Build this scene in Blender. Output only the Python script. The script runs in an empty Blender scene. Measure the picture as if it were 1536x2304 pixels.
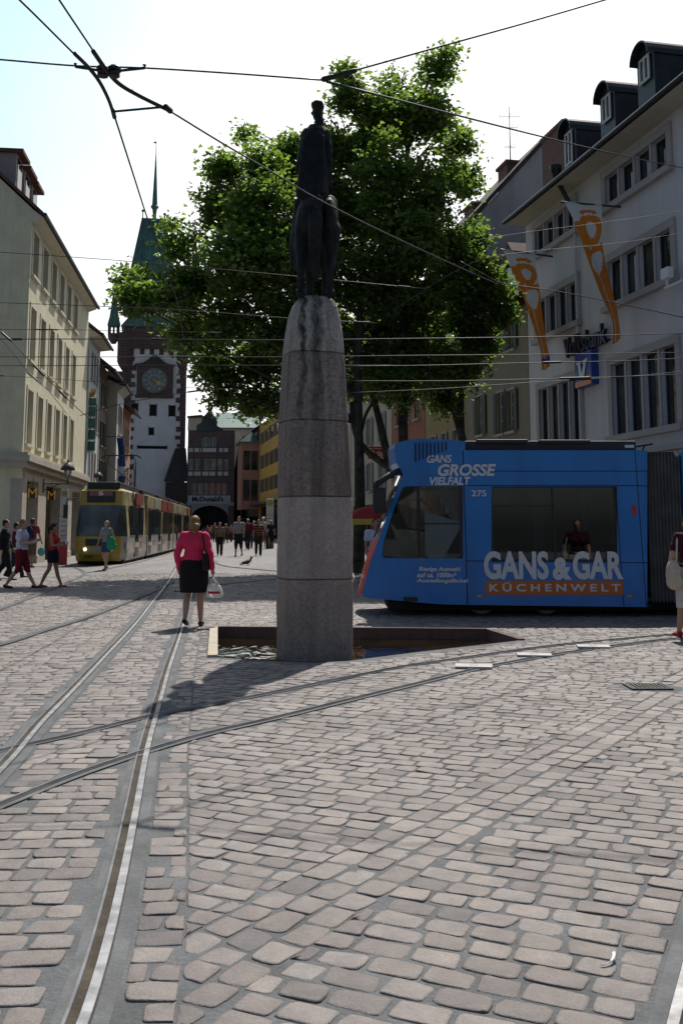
import bpy, bmesh, math, random
import numpy as np
from mathutils import Vector, Matrix, noise as mnoise

# ------------------------------------------------------------------ camera, sky, sun, exposure
SC = bpy.context.scene
COL = SC.collection
rad = math.radians
FPX, HOR, CAMH, PITCH = 2200.0, 1190.0, 1.5, rad(7.0)
PCY = HOR - FPX * math.tan(PITCH)
CAMP = Vector((0, 0, CAMH))
cam_data = bpy.data.cameras.new('camera')
cam = bpy.data.objects.new('camera', cam_data)
COL.objects.link(cam)
cam.location = CAMP
cam.rotation_euler = (rad(90) + PITCH, 0, 0)
cam_data.sensor_fit = 'VERTICAL'
cam_data.sensor_height = 36.0
cam_data.lens = 36.0 * FPX / 2304.0
cam_data.shift_y = -(1152.0 - PCY) / 2304.0
cam_data.clip_start = 0.05
cam_data.clip_end = 3000
SC.camera = cam

SKY_S, SKY_W, SKY_LO, SKY_HI = 0.055, 15.0, 0.50, 0.82   # world strength, haze brightness, haze reach (cosines)
SUN_EL, SUN_AZ = rad(56), rad(13.6)          # azimuth: to the right of straight ahead
SUN_DIR = Vector((math.sin(SUN_AZ) * math.cos(SUN_EL), math.cos(SUN_AZ) * math.cos(SUN_EL), math.sin(SUN_EL)))
world = bpy.data.worlds.new('World')
SC.world = world
world.use_nodes = True
wn, wl = world.node_tree.nodes, world.node_tree.links
wn.clear()
w_out = wn.new('ShaderNodeOutputWorld')
w_bg = wn.new('ShaderNodeBackground')
w_sky = wn.new('ShaderNodeTexSky')
w_sky.sky_type = 'NISHITA'
w_sky.sun_disc = False
w_sky.sun_elevation = SUN_EL
w_sky.sun_rotation = SUN_AZ
w_sky.air_density = 1.0
w_sky.dust_density = 2.2
w_sky.ozone_density = 1.0
w_bg.inputs['Strength'].default_value = SKY_S
# thin bright haze around the sun's side of the sky, paler blue towards the left
w_tc = wn.new('ShaderNodeTexCoord')
def w_map(src, a, b, c, d):
    q = wn.new('ShaderNodeMapRange'); q.interpolation_type = 'SMOOTHSTEP'
    for i, v in enumerate((a, b, c, d)): q.inputs[i + 1].default_value = v
    wl.new(src, q.inputs[0]); return q.outputs[0]
w_dot = wn.new('ShaderNodeVectorMath'); w_dot.operation = 'DOT_PRODUCT'
w_dot.inputs[1].default_value = Vector((0.2, 0.95, 0.28)).normalized()
wl.new(w_tc.outputs['Generated'], w_dot.inputs[0])
w_f = w_map(w_dot.outputs['Value'], SKY_LO, SKY_HI, 0.0, 1.0)
w_side = wn.new('ShaderNodeVectorMath'); w_side.operation = 'DOT_PRODUCT'
w_side.inputs[1].default_value = (0.93, 0.25, -0.35)
wl.new(w_tc.outputs['Generated'], w_side.inputs[0])
w_ns = wn.new('ShaderNodeTexNoise'); w_ns.inputs['Scale'].default_value = 2.5; w_ns.inputs['Detail'].default_value = 5.0
wl.new(w_tc.outputs['Generated'], w_ns.inputs['Vector'])
w_add = wn.new('ShaderNodeMath'); w_add.operation = 'MULTIPLY_ADD'; w_add.inputs[1].default_value = 0.22
wl.new(w_ns.outputs['Fac'], w_add.inputs[0]); wl.new(w_side.outputs['Value'], w_add.inputs[2])
w_hz = wn.new('ShaderNodeMix'); w_hz.data_type = 'RGBA'
w_hz.inputs[6].default_value = (0.60 * SKY_W, 0.86 * SKY_W, 1.0 * SKY_W, 1)
w_hz.inputs[7].default_value = (1.0 * SKY_W, 1.0 * SKY_W, 1.0 * SKY_W, 1)
wl.new(w_map(w_add.outputs[0], -0.16, 0.12, 0.0, 1.0), w_hz.inputs[0])
w_mix = wn.new('ShaderNodeMix'); w_mix.data_type = 'RGBA'
wl.new(w_f, w_mix.inputs[0]); wl.new(w_sky.outputs[0], w_mix.inputs[6]); wl.new(w_hz.outputs[2], w_mix.inputs[7])
wl.new(w_mix.outputs[2], w_bg.inputs['Color'])
wl.new(w_bg.outputs[0], w_out.inputs['Surface'])

sun_data = bpy.data.lights.new('sun', 'SUN')
sun_data.energy = 3.6
sun_data.angle = rad(0.5)
sun_data.color = (1.0, 0.95, 0.88)
sun = bpy.data.objects.new('sun', sun_data)
COL.objects.link(sun)
sun.rotation_euler = (-SUN_DIR).to_track_quat('-Z', 'Y').to_euler()
sun.location = (5, 10, 40)

SC.view_settings.view_transform = 'Standard'
SC.view_settings.look = 'None'
SC.view_settings.exposure = 0.5
SC.view_settings.gamma = 1.0
SC.cycles.max_bounces = 6
SC.cycles.transparent_max_bounces = 12
SC.cycles.use_denoising = True

# ------------------------------------------------------------------ photograph pixel -> place
_F = Vector((0, math.cos(PITCH), math.sin(PITCH)))
_U = Vector((0, -math.sin(PITCH), math.cos(PITCH)))
def ray(px, py):
    return _F + Vector((1, 0, 0)) * ((px - 768.0) / FPX) + _U * ((PCY - py) / FPX)
def PY(px, py, Y):
    d = ray(px, py); return CAMP + d * (Y / d.y)
def PZ(px, py, z=0.0):
    d = ray(px, py); return CAMP + d * ((z - CAMH) / d.z)
def sstep(a, b, t):
    t = min(1.0, max(0.0, (t - a) / (b - a))); return t * t * (3 - 2 * t)
def gz(x, y):                                # the far street climbs gently towards the gate
    return 0.30 * sstep(23, 40, y) * sstep(-10.5, -5.5, x) + 0.25 * sstep(48, 120, y)
def PG(px, py):
    d = ray(px, py); t = 2.0
    for i in range(6000):
        p = CAMP + d * t
        if p.z <= gz(p.x, p.y): return p
        t += 0.02 + t * 0.0006
    return p

# ------------------------------------------------------------------ materials
def _nodes(name):
    m = bpy.data.materials.new(name); m.use_nodes = True
    nt = m.node_tree; nt.nodes.clear()
    out = nt.nodes.new('ShaderNodeOutputMaterial')
    return m, nt, out
def N(nt, t, **kw):
    n = nt.nodes.new(t)
    for k, v in kw.items():
        if k in n.inputs: n.inputs[k].default_value = v
        else: setattr(n, k, v)
    return n
def rgb(c): return (c[0], c[1], c[2], 1.0)
def mat(name, col, rough=0.7, var=0.12, scale=1.2, bump=0.0, bscale=30.0, metal=0.0, spec=0.4, fine=0.06, stretch=(1, 1, 1), col2=None, coat=0.0, emit=None, streak=0.0):
    m, nt, out = _nodes(name)
    b = N(nt, 'ShaderNodeBsdfPrincipled', Roughness=rough, Metallic=metal)
    b.inputs['Specular IOR Level'].default_value = spec
    b.inputs['Coat Weight'].default_value = coat
    b.inputs['Coat Roughness'].default_value = 0.08
    tc = N(nt, 'ShaderNodeTexCoord')
    mp = N(nt, 'ShaderNodeMapping'); mp.inputs['Scale'].default_value = stretch
    nt.links.new(tc.outputs['Object'], mp.inputs[0])
    n1 = N(nt, 'ShaderNodeTexNoise', Scale=scale, Detail=6.0, Roughness=0.62)
    nt.links.new(mp.outputs[0], n1.inputs['Vector'])
    r1 = N(nt, 'ShaderNodeValToRGB')
    r1.color_ramp.elements[0].position = 0.32; r1.color_ramp.elements[1].position = 0.68
    lo = tuple(max(0.0, c * (1 - var)) for c in col); hi = tuple(min(1.0, c * (1 + var)) for c in (col2 or col))
    r1.color_ramp.elements[0].color = rgb(lo); r1.color_ramp.elements[1].color = rgb(hi)
    nt.links.new(n1.outputs['Fac'], r1.inputs[0])
    src = r1.outputs[0]
    if fine > 0:
        n2 = N(nt, 'ShaderNodeTexNoise', Scale=bscale, Detail=3.0, Roughness=0.6)
        nt.links.new(tc.outputs['Object'], n2.inputs['Vector'])
        mr = N(nt, 'ShaderNodeMapRange'); mr.inputs[1].default_value = 0.3; mr.inputs[2].default_value = 0.7
        mr.inputs[3].default_value = 1 - fine; mr.inputs[4].default_value = 1 + fine
        nt.links.new(n2.outputs['Fac'], mr.inputs[0])
        mx = N(nt, 'ShaderNodeMix', data_type='RGBA', blend_type='MULTIPLY'); mx.inputs[0].default_value = 1.0
        nt.links.new(src, mx.inputs[6]); nt.links.new(mr.outputs[0], mx.inputs[7])
        src = mx.outputs[2]
    if streak > 0:                              # rain streaks running down a wall
        ms = N(nt, 'ShaderNodeMapping'); ms.inputs['Scale'].default_value = (3.0, 3.0, 0.18)
        nt.links.new(tc.outputs['Object'], ms.inputs[0])
        n3 = N(nt, 'ShaderNodeTexNoise', Scale=1.0, Detail=5.0, Roughness=0.6)
        nt.links.new(ms.outputs[0], n3.inputs['Vector'])
        m3 = N(nt, 'ShaderNodeMapRange'); m3.inputs[1].default_value = 0.42; m3.inputs[2].default_value = 0.72
        m3.inputs[3].default_value = 1.0; m3.inputs[4].default_value = 1.0 - streak
        nt.links.new(n3.outputs['Fac'], m3.inputs[0])
        mx2 = N(nt, 'ShaderNodeMix', data_type='RGBA', blend_type='MULTIPLY'); mx2.inputs[0].default_value = 1.0
        nt.links.new(src, mx2.inputs[6]); nt.links.new(m3.outputs[0], mx2.inputs[7])
        src = mx2.outputs[2]
    nt.links.new(src, b.inputs['Base Color'])
    if bump > 0:
        nb = N(nt, 'ShaderNodeTexNoise', Scale=bscale, Detail=5.0, Roughness=0.65)
        nt.links.new(tc.outputs['Object'], nb.inputs['Vector'])
        bp = N(nt, 'ShaderNodeBump', Strength=min(1.0, bump), Distance=0.02)
        nt.links.new(nb.outputs['Fac'], bp.inputs['Height'])
        nt.links.new(bp.outputs[0], b.inputs['Normal'])
    if emit:
        b.inputs['Emission Color'].default_value = rgb(emit[0]); b.inputs['Emission Strength'].default_value = emit[1]
    nt.links.new(b.outputs[0], out.inputs[0])
    return m
def glass_dark(name, col=(0.012, 0.016, 0.02), rough=0.06, wob=0.25, spec=0.6):
    m, nt, out = _nodes(name)
    b = N(nt, 'ShaderNodeBsdfPrincipled', Roughness=rough)
    b.inputs['Specular IOR Level'].default_value = spec
    tc = N(nt, 'ShaderNodeTexCoord')
    n1 = N(nt, 'ShaderNodeTexNoise', Scale=0.9, Detail=2.0)
    nt.links.new(tc.outputs['Object'], n1.inputs['Vector'])
    r = N(nt, 'ShaderNodeValToRGB'); r.color_ramp.elements[0].position = 0.38; r.color_ramp.elements[1].position = 0.66
    r.color_ramp.elements[0].color = rgb(col); r.color_ramp.elements[1].color = rgb(tuple(c * 2.6 + 0.004 for c in col))
    nt.links.new(n1.outputs['Fac'], r.inputs[0]); nt.links.new(r.outputs[0], b.inputs['Base Color'])
    n2 = N(nt, 'ShaderNodeTexNoise', Scale=1.3, Detail=1.0)
    nt.links.new(tc.outputs['Object'], n2.inputs['Vector'])
    bp = N(nt, 'ShaderNodeBump', Strength=wob, Distance=0.02)
    nt.links.new(n2.outputs['Fac'], bp.inputs['Height']); nt.links.new(bp.outputs[0], b.inputs['Normal'])
    nt.links.new(b.outputs[0], out.inputs[0])
    return m
def glass_tint(name, tint=(0.30, 0.34, 0.34), refl=0.10):
    m, nt, out = _nodes(name)
    t = N(nt, 'ShaderNodeBsdfTransparent'); t.inputs[0].default_value = rgb(tint)
    g = N(nt, 'ShaderNodeBsdfGlossy', Roughness=0.02); g.inputs[0].default_value = (0.9, 0.95, 1, 1)
    fr = N(nt, 'ShaderNodeFresnel', IOR=1.5)
    ad = N(nt, 'ShaderNodeMath', operation='ADD'); ad.inputs[1].default_value = refl
    nt.links.new(fr.outputs[0], ad.inputs[0])
    mx = N(nt, 'ShaderNodeMixShader')
    nt.links.new(ad.outputs[0], mx.inputs[0]); nt.links.new(t.outputs[0], mx.inputs[1]); nt.links.new(g.outputs[0], mx.inputs[2])
    nt.links.new(mx.outputs[0], out.inputs[0])
    return m

# ------------------------------------------------------------------ mesh building
class MB:
    def __init__(self): self.v = []; self.f = []; self.m = []
    def add(self, vs, fs, mi=0):
        o = len(self.v); self.v.extend(tuple(p) for p in vs)
        for f in fs: self.f.append(tuple(i + o for i in f)); self.m.append(mi)
        return self
    def quad(self, a, b, c, d, mi=0): return self.add([a, b, c, d], [(0, 1, 2, 3)], mi)
    def poly(self, pts, mi=0): return self.add(pts, [tuple(range(len(pts)))], mi)
    def box(self, x0, x1, y0, y1, z0, z1, mi=0, M=None):
        vs = [Vector((x, y, z)) for z in (z0, z1) for y in (y0, y1) for x in (x0, x1)]
        if M is not None: vs = [M @ p for p in vs]
        return self.add(vs, [(0, 2, 3, 1), (4, 5, 7, 6), (0, 1, 5, 4), (2, 6, 7, 3), (0, 4, 6, 2), (1, 3, 7, 5)], mi)
    def prism(self, pts, d, mi=0):                # planar outline pushed along vector d
        n = len(pts); d = Vector(d); A = [Vector(p) for p in pts]; B = [p + d for p in A]
        fs = [tuple(range(n - 1, -1, -1)), tuple(range(n, 2 * n))]
        fs += [(i, (i + 1) % n, n + (i + 1) % n, n + i) for i in range(n)]
        return self.add(A + B, fs, mi)
    def tube(self, pts, r, n=8, mi=0, cap=True):
        pts = [Vector(p) for p in pts]; rs = r if isinstance(r, (list, tuple)) else [r] * len(pts)
        vs = []; fs = []; up = None
        for i, p in enumerate(pts):
            t = (pts[min(i + 1, len(pts) - 1)] - pts[max(i - 1, 0)])
            t = t.normalized() if t.length > 1e-9 else Vector((0, 0, 1))
            if up is None: up = Vector((0, 0, 1)) if abs(t.z) < 0.9 else Vector((0, 1, 0))
            a = t.cross(up); a = a.normalized() if a.length > 1e-6 else Vector((1, 0, 0)); b = t.cross(a).normalized()
            up = a.cross(t) if False else up
            for k in range(n):
                w = 2 * math.pi * k / n; vs.append(p + (a * math.cos(w) + b * math.sin(w)) * rs[i])
        for i in range(len(pts) - 1):
            for k in range(n):
                fs.append((i * n + k, i * n + (k + 1) % n, (i + 1) * n + (k + 1) % n, (i + 1) * n + k))
        if cap: fs.append(tuple(range(n - 1, -1, -1))); fs.append(tuple((len(pts) - 1) * n + k for k in range(n)))
        return self.add(vs, fs, mi)
    def lathe(self, prof, c, n=16, mi=0, M=None):  # prof: (r, z) list
        vs = []; fs = []; c = Vector(c)
        for r, z in prof:
            for k in range(n):
                w = 2 * math.pi * k / n; p = Vector((r * math.cos(w), r * math.sin(w), z))
                vs.append(c + (M @ p if M is not None else p))
        for i in range(len(prof) - 1):
            for k in range(n): fs.append((i * n + k, i * n + (k + 1) % n, (i + 1) * n + (k + 1) % n, (i + 1) * n + k))
        fs.append(tuple(range(n - 1, -1, -1))); fs.append(tuple((len(prof) - 1) * n + k for k in range(n)))
        return self.add(vs, fs, mi)
    def ell(self, c, r, n=12, m=8, mi=0, M=None):
        c = Vector(c); r = r if isinstance(r, (tuple, list)) else (r, r, r); vs = []; fs = []
        def T(p): return c + (M @ p if M is not None else p)
        vs.append(T(Vector((0, 0, -r[2]))))
        for i in range(1, m):
            ph = -math.pi / 2 + math.pi * i / m
            for k in range(n):
                w = 2 * math.pi * k / n
                vs.append(T(Vector((r[0] * math.cos(ph) * math.cos(w), r[1] * math.cos(ph) * math.sin(w), r[2] * math.sin(ph)))))
        vs.append(T(Vector((0, 0, r[2]))))
        for k in range(n):
            fs.append((0, 1 + (k + 1) % n, 1 + k)); e = 1 + (m - 2) * n; fs.append((len(vs) - 1, e + k, e + (k + 1) % n))
        for i in range(m - 2):
            for k in range(n):
                a = 1 + i * n; fs.append((a + k, a + (k + 1) % n, a + n + (k + 1) % n, a + n + k))
        return self.add(vs, fs, mi)
    def cap(self, p0, r0, p1, r1, n=12, mi=0):    # tapered capsule
        p0 = Vector(p0); p1 = Vector(p1); ax = p1 - p0; L = ax.length
        if L < 1e-6: return self.ell(p0, r0, n, 6, mi)
        t = ax / L; a = t.cross(Vector((0.31, 0.94, 0.12))); a = a.normalized() if a.length > 1e-4 else t.cross(Vector((1, 0, 0))).normalized(); b = t.cross(a)
        prof = []
        for i in range(1, 5): w = -math.pi / 2 + math.pi / 2 * i / 4; prof.append((r0 * math.cos(w), r0 * math.sin(w)))
        for i in range(0, 4): w = math.pi / 2 * i / 4; prof.append((r1 * math.cos(w), L + r1 * math.sin(w)))
        vs = [p0 - t * r0]
        for r, h in prof:
            for k in range(n): w = 2 * math.pi * k / n; vs.append(p0 + t * h + (a * math.cos(w) + b * math.sin(w)) * r)
        vs.append(p1 + t * r1); fs = []
        for k in range(n): fs.append((0, 1 + (k + 1) % n, 1 + k)); e = 1 + (len(prof) - 1) * n; fs.append((len(vs) - 1, e + k, e + (k + 1) % n))
        for i in range(len(prof) - 1):
            for k in range(n): q = 1 + i * n; fs.append((q + k, q + (k + 1) % n, q + n + (k + 1) % n, q + n + k))
        return self.add(vs, fs, mi)
    def build(self, name, mats, parent=None, smooth=False, bevel=0.0, remesh=0.0, smoothing=0, recalc=True, autosmooth=None):
        me = bpy.data.meshes.new(name)
        me.from_pydata([tuple(p) for p in self.v], [], self.f)
        mats = mats if isinstance(mats, (list, tuple)) else [mats]
        for mt in mats: me.materials.append(mt)
        if len(mats) > 1: me.polygons.foreach_set('material_index', self.m)
        if recalc:
            bm = bmesh.new(); bm.from_mesh(me); bmesh.ops.recalc_face_normals(bm, faces=bm.faces); bm.to_mesh(me); bm.free()
        o = bpy.data.objects.new(name, me); COL.objects.link(o)
        if remesh or bevel:
            if remesh:
                md = o.modifiers.new('r', 'REMESH'); md.mode = 'VOXEL'; md.voxel_size = remesh; md.use_smooth_shade = True
                if smoothing:
                    sm = o.modifiers.new('s', 'SMOOTH'); sm.iterations = smoothing; sm.factor = 0.5
            if bevel:
                bv = o.modifiers.new('b', 'BEVEL'); bv.width = bevel; bv.segments = 2; bv.limit_method = 'ANGLE'; bv.angle_limit = rad(35)
            dg = bpy.context.evaluated_depsgraph_get()
            nm = bpy.data.meshes.new_from_object(o.evaluated_get(dg), depsgraph=dg)
            o.modifiers.clear(); o.data = nm; bpy.data.meshes.remove(me); nm.name = name
            if remesh: smooth = True
            me = nm
        if smooth: me.polygons.foreach_set('use_smooth', [True] * len(me.polygons))
        if autosmooth is not None:
            me.polygons.foreach_set('use_smooth', [True] * len(me.polygons))
            me.set_sharp_from_angle(angle=rad(autosmooth))
        if parent is not None: o.parent = parent
        return o
def tag(o, label, cat, group=None, kind=None):
    o['label'] = label
    o['category'] = cat
    if group: o['group'] = group
    if kind: o['kind'] = kind
    return o
def struct(o): o['kind'] = 'structure'; return o
def thing(name, label, cat, loc=(0, 0, 0), rotz=0.0, group=None):
    o = bpy.data.objects.new(name, None); COL.objects.link(o); o.empty_display_size = 0.2
    o.location = loc; o.rotation_euler = (0, 0, rotz)
    return tag(o, label, cat, group)
def frame(u, v, P):                              # local axes x=u (along), y=v (into), z up, origin P
    u = Vector(u).normalized(); v = Vector(v).normalized()
    return Matrix(((u.x, v.x, 0, P[0]), (u.y, v.y, 0, P[1]), (0, 0, 1, P[2]), (0, 0, 0, 1)))
def text_mesh(body, mt, parent, name, x0, x1, z0, z1, y, ext=0.004, off=0.0, shear=0.0, spacing=1.0, M=None):
    """lettering filling the rectangle x0..x1, z0..z1 of the plane at depth y, facing -y"""
    cu = bpy.data.curves.new(name, 'FONT'); cu.body = body; cu.size = 1.0; cu.extrude = 0.02; cu.offset = off; cu.shear = shear
    cu.space_character = spacing; cu.resolution_u = 4; cu.align_x = 'LEFT'
    o = bpy.data.objects.new(name, cu); COL.objects.link(o)
    dg = bpy.context.evaluated_depsgraph_get()
    me = bpy.data.meshes.new_from_object(o.evaluated_get(dg), depsgraph=dg)
    bpy.data.objects.remove(o); bpy.data.curves.remove(cu)
    n = len(me.vertices); a = np.empty(n * 3, np.float32); me.vertices.foreach_get('co', a); a = a.reshape(n, 3)
    mn, mx = a.min(0), a.max(0)
    b = np.empty_like(a)
    b[:, 0] = x0 + (a[:, 0] - mn[0]) / (mx[0] - mn[0]) * (x1 - x0)
    b[:, 2] = z0 + (a[:, 1] - mn[1]) / (mx[1] - mn[1]) * (z1 - z0)
    b[:, 1] = y - (a[:, 2] - mn[2]) / (mx[2] - mn[2]) * ext
    me.vertices.foreach_set('co', b.reshape(-1))
    me.materials.clear(); me.materials.append(mt)
    me.name = name
    ob = bpy.data.objects.new(name, me); COL.objects.link(ob)
    if M is not None: me.transform(M)
    if parent is not None: ob.parent = parent
    return ob
RND = random.Random(7)
# ------------------------------------------------------------------ ground, cobbles, rails, pool
def catmull(pts, sub=10):
    P = [Vector(p) for p in pts]; P = [P[0] * 2 - P[1]] + P + [P[-1] * 2 - P[-2]]; out = []
    for i in range(1, len(P) - 2):
        for k in range(sub):
            t = k / sub; a, b, c, d = P[i - 1], P[i], P[i + 1], P[i + 2]
            out.append(0.5 * ((2 * b) + (-a + c) * t + (2 * a - 5 * b + 4 * c - d) * t * t + (-a + 3 * b - 3 * c + d) * t ** 3))
    out.append(P[-2]); return out
def gpts(pxs): return [PG(x, y) for x, y in pxs]
RAILS = [  # (pixels, concrete band halves left/right, side of the groove)
    ([(60, 2600), (120, 2420), (172, 2304), (222, 2150), (262, 1990), (296, 1830), (324, 1690), (352, 1590), (378, 1500), (399, 1440), (418, 1380), (428, 1340), (440, 1300), (452, 1262), (462, 1238)], .035, .055, 1),
    ([(-420, 2130), (-180, 1910), (10, 1722), (88, 1630), (160, 1556), (232, 1480), (305, 1402), (352, 1342), (392, 1286), (425, 1250)], .05, .06, 1),
    ([(-260, 1755), (0, 1692), (180, 1652), (345, 1612), (560, 1571), (760, 1530), (900, 1503), (1000, 1488), (1120, 1470), (1260, 1452), (1420, 1437), (1700, 1412)], .02, .02, -1),
    ([(-260, 1925), (0, 1815), (170, 1748), (330, 1693), (470, 1652), (620, 1618), (800, 1573), (940, 1539), (1090, 1503), (1260, 1472), (1420, 1449), (1536, 1437), (1760, 1420)], .025, .035, -1),
    ([(2300, 1420), (2050, 1490), (1860, 1580), (1740, 1690), (1665, 1800), (1608, 2000), (1557, 2215), (1536, 2304), (1500, 2480)], .10, .05, 1),
    ([(-120, 1412), (0, 1371), (80, 1341), (150, 1311), (190, 1291), (172, 1279), (150, 1272)], .05, .05, 1),
    ([(190, 1291), (240, 1281), (300, 1268), (345, 1256), (392, 1243)], .05, .05, 1),
    ([(482, 1262), (492, 1270), (520, 1276), (580, 1282), (660, 1288), (800, 1294)], .05, .05, 1),
    ([(395, 1332), (480, 1318), (560, 1309), (660, 1301), (800, 1294)], .04, .04, 1),
    ([(-100, 1470), (0, 1452), (100, 1420), (190, 1392), (270, 1362), (330, 1338), (388, 1309)], .05, .05, 1),
]
RAIL_XY = []
M_conc = mat('joint_concrete', (0.12, 0.124, 0.128), rough=0.9, var=0.32, scale=3.0, bump=0.35, bscale=60, fine=0.12)
M_rail = mat('worn_steel', (0.29, 0.29, 0.295), rough=0.42, var=0.4, scale=8, metal=0.7, bscale=90, stretch=(1, 1, 1), fine=0.10)
M_raild = mat('dull_steel', (0.16, 0.155, 0.16), rough=0.5, var=0.3, scale=5, metal=0.5, bscale=70)
M_groove = mat('groove_dirt', (0.055, 0.042, 0.028), rough=0.9, var=0.5, scale=5, bump=0.4, bscale=50, fine=0.2)
rail_labels = [
    'wide steel tram rail with muddy groove, running under the feet of the woman in pink',
    'tram rail left of and parallel to the one under the woman in pink',
    'thin bright rail curving past the front edge of the pool and shadow tip',
    'dark curved rail with three pale plates lying beside it',
    'rail at the bottom right corner of the paving',
    'rail bending out from under the front of the yellow tram towards the left edge',
    'faint rail along the right side of the yellow tram',
    'curved rail end in the tree shade below the strolling crowd',
    'faint rail crossing the tree shade behind the woman in pink',
    'faint rail on the left paving below the man in red shorts']
def sweep(mb, line, o0, z0, o1, z1, mi):
    vs = []
    for i, p in enumerate(line):
        t = line[min(i + 1, len(line) - 1)] - line[max(i - 1, 0)]; t.z = 0; t.normalize()
        nrm = Vector((t.y, -t.x, 0))             # to the right of travel
        for o, z in ((o0, z0), (o1, z1)):
            q = p + nrm * o; vs.append((q.x, q.y, gz(q.x, q.y) + z))
    mb.add(vs, [(2 * i, 2 * i + 1, 2 * i + 3, 2 * i + 2) for i in range(len(line) - 1)], mi)
for ri, (px, bl, br, gs) in enumerate(RAILS):
    line = catmull(gpts(px), 8)
    RAIL_XY.append((np.array([(p.x, p.y) for p in line]), bl + (0.062 if ri in (0, 1, 4) else .03) + .008, br + (0.055 if ri in (0, 1, 4) else .028) + .008))
    mb = MB(); e = 0.0012 * ri
    s = 1 if gs > 0 else -1
    w = 0.58 if ri in (0, 1, 4) else 0.30
    # running head, groove and guard lip are real steps in height
    hd0, hd1, gv1, lp1 = 0.0, 0.080 * w, -0.045 * w, -0.078 * w
    def sw(a, za, b, zb, mi):
        if s > 0: sweep(mb, line, a, za + e, b, zb + e, mi)
        else: sweep(mb, line, -b, zb + e, -a, za + e, mi)
    zb = 0.004 if ri in (0, 1, 4) else 0.006
    sw(hd1, zb, hd1 + (br if s > 0 else bl), zb - 0.001, 0)
    sw(lp1 - (bl if s > 0 else br), zb - 0.001, lp1, zb, 0)
    sw(hd1, zb, hd1 - 0.006, 0.016, 2); sw(hd1 - 0.006, 0.016, hd0 + .006, 0.017, 1); sw(hd0 + .006, 0.017, hd0, 0.004, 2)
    sw(gv1, 0.0045, hd0, 0.0045, 3)
    sw(gv1 - .004, 0.014, gv1, 0.0045, 2); sw(lp1 + .004, 0.014, gv1 - .004, 0.014, 2); sw(lp1, zb, lp1 + .004, 0.014, 2)
    o = mb.build('tram_rail', [M_conc, M_rail, M_raild, M_groove], recalc=False)
    tag(o, rail_labels[ri], 'rail', 'tram rails in the paving')
# pool outline (clockwise from the far left corner)
POOL = [PZ(490, 1414), PZ(1095, 1419), PZ(1166, 1441), PZ(930, 1468), PZ(780, 1487), PZ(705, 1491), PZ(600, 1486), PZ(490, 1479)]
def in_poly(x, y, P):
    c = False; n = len(P)
    for i in range(n):
        a, b = P[i], P[i - 1]
        if (a[1] > y) != (b[1] > y) and x < (b[0] - a[0]) * (y - a[1]) / (b[1] - a[1]) + a[0]: c = not c
    return c
def seg_dist(P, x, y):
    best = 9
    for i in range(len(P)):
        a, b = P[i - 1], P[i]; ab = (b[0] - a[0], b[1] - a[1]); L = ab[0] ** 2 + ab[1] ** 2
        t = max(0, min(1, ((x - a[0]) * ab[0] + (y - a[1]) * ab[1]) / L))
        best = min(best, math.hypot(x - a[0] - ab[0] * t, y - a[1] - ab[1] * t))
    return best
# near mortar bed with the pool cut out
bm = bmesh.new()
outer = [bm.verts.new(p) for p in ((-60, -30, -.0002), (60, -30, -.0002), (60, 23, -.0002), (-60, 23, -.0002))]
inner = [bm.verts.new((p.x, p.y, -0.0002)) for p in POOL]
ed = [bm.edges.new((L[i], L[(i + 1) % len(L)])) for L in (outer, inner) for i in range(len(L))]
bmesh.ops.triangle_fill(bm, use_beauty=True, edges=ed)
for f in list(bm.faces):
    c = f.calc_center_median()
    if in_poly(c.x, c.y, [(p.x, p.y) for p in POOL]): bm.faces.remove(f)
bmesh.ops.recalc_face_normals(bm, faces=bm.faces)
if sum(f.normal.z for f in bm.faces) < 0: bmesh.ops.reverse_faces(bm, faces=bm.faces)
me = bpy.data.meshes.new('ground'); bm.to_mesh(me); bm.free()
M_mortar = mat('paving_mortar', (0.118, 0.122, 0.126), rough=0.9, var=0.28, scale=2.2, bump=0.6, bscale=45, fine=0.16)
me.materials.append(M_mortar)
g = bpy.data.objects.new('ground', me); COL.objects.link(g); struct(g)
# far street as a sheet that climbs slightly, cobbles in the material
m, nt, out = _nodes('far_cobbles')
b = N(nt, 'ShaderNodeBsdfPrincipled', Roughness=0.75); b.inputs['Specular IOR Level'].default_value = 0.35
tc = N(nt, 'ShaderNodeTexCoord')
br = N(nt, 'ShaderNodeTexBrick', Scale=1.0); br.offset = 0.5
br.inputs['Brick Width'].default_value = 0.23; br.inputs['Row Height'].default_value = 0.16; br.inputs['Mortar Size'].default_value = 0.014
br.inputs['Color1'].default_value = (0.19, 0.175, 0.168, 1); br.inputs['Color2'].default_value = (0.26, 0.243, 0.233, 1); br.inputs['Mortar'].default_value = (0.09, 0.09, 0.095, 1)
mpr = N(nt, 'ShaderNodeMapping'); mpr.inputs['Rotation'].default_value = (0, 0, rad(-9)); nt.links.new(tc.outputs['Object'], mpr.inputs[0])
nd = N(nt, 'ShaderNodeTexNoise', Scale=1.2, Detail=3.0); nt.links.new(tc.outputs['Object'], nd.inputs['Vector'])
vm = N(nt, 'ShaderNodeVectorMath', operation='MULTIPLY_ADD'); vm.inputs[1].default_value = (.5, .5, 0); nt.links.new(nd.outputs['Color'], vm.inputs[0]); nt.links.new(mpr.outputs[0], vm.inputs[2])
nt.links.new(vm.outputs[0], br.inputs['Vector'])
n1 = N(nt, 'ShaderNodeTexNoise', Scale=0.5, Detail=6.0)
nt.links.new(tc.outputs['Object'], n1.inputs['Vector'])
mr = N(nt, 'ShaderNodeMapRange'); mr.inputs[1].default_value = .3; mr.inputs[2].default_value = .7; mr.inputs[3].default_value = .8; mr.inputs[4].default_value = 1.15
nt.links.new(n1.outputs['Fac'], mr.inputs[0])
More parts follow.
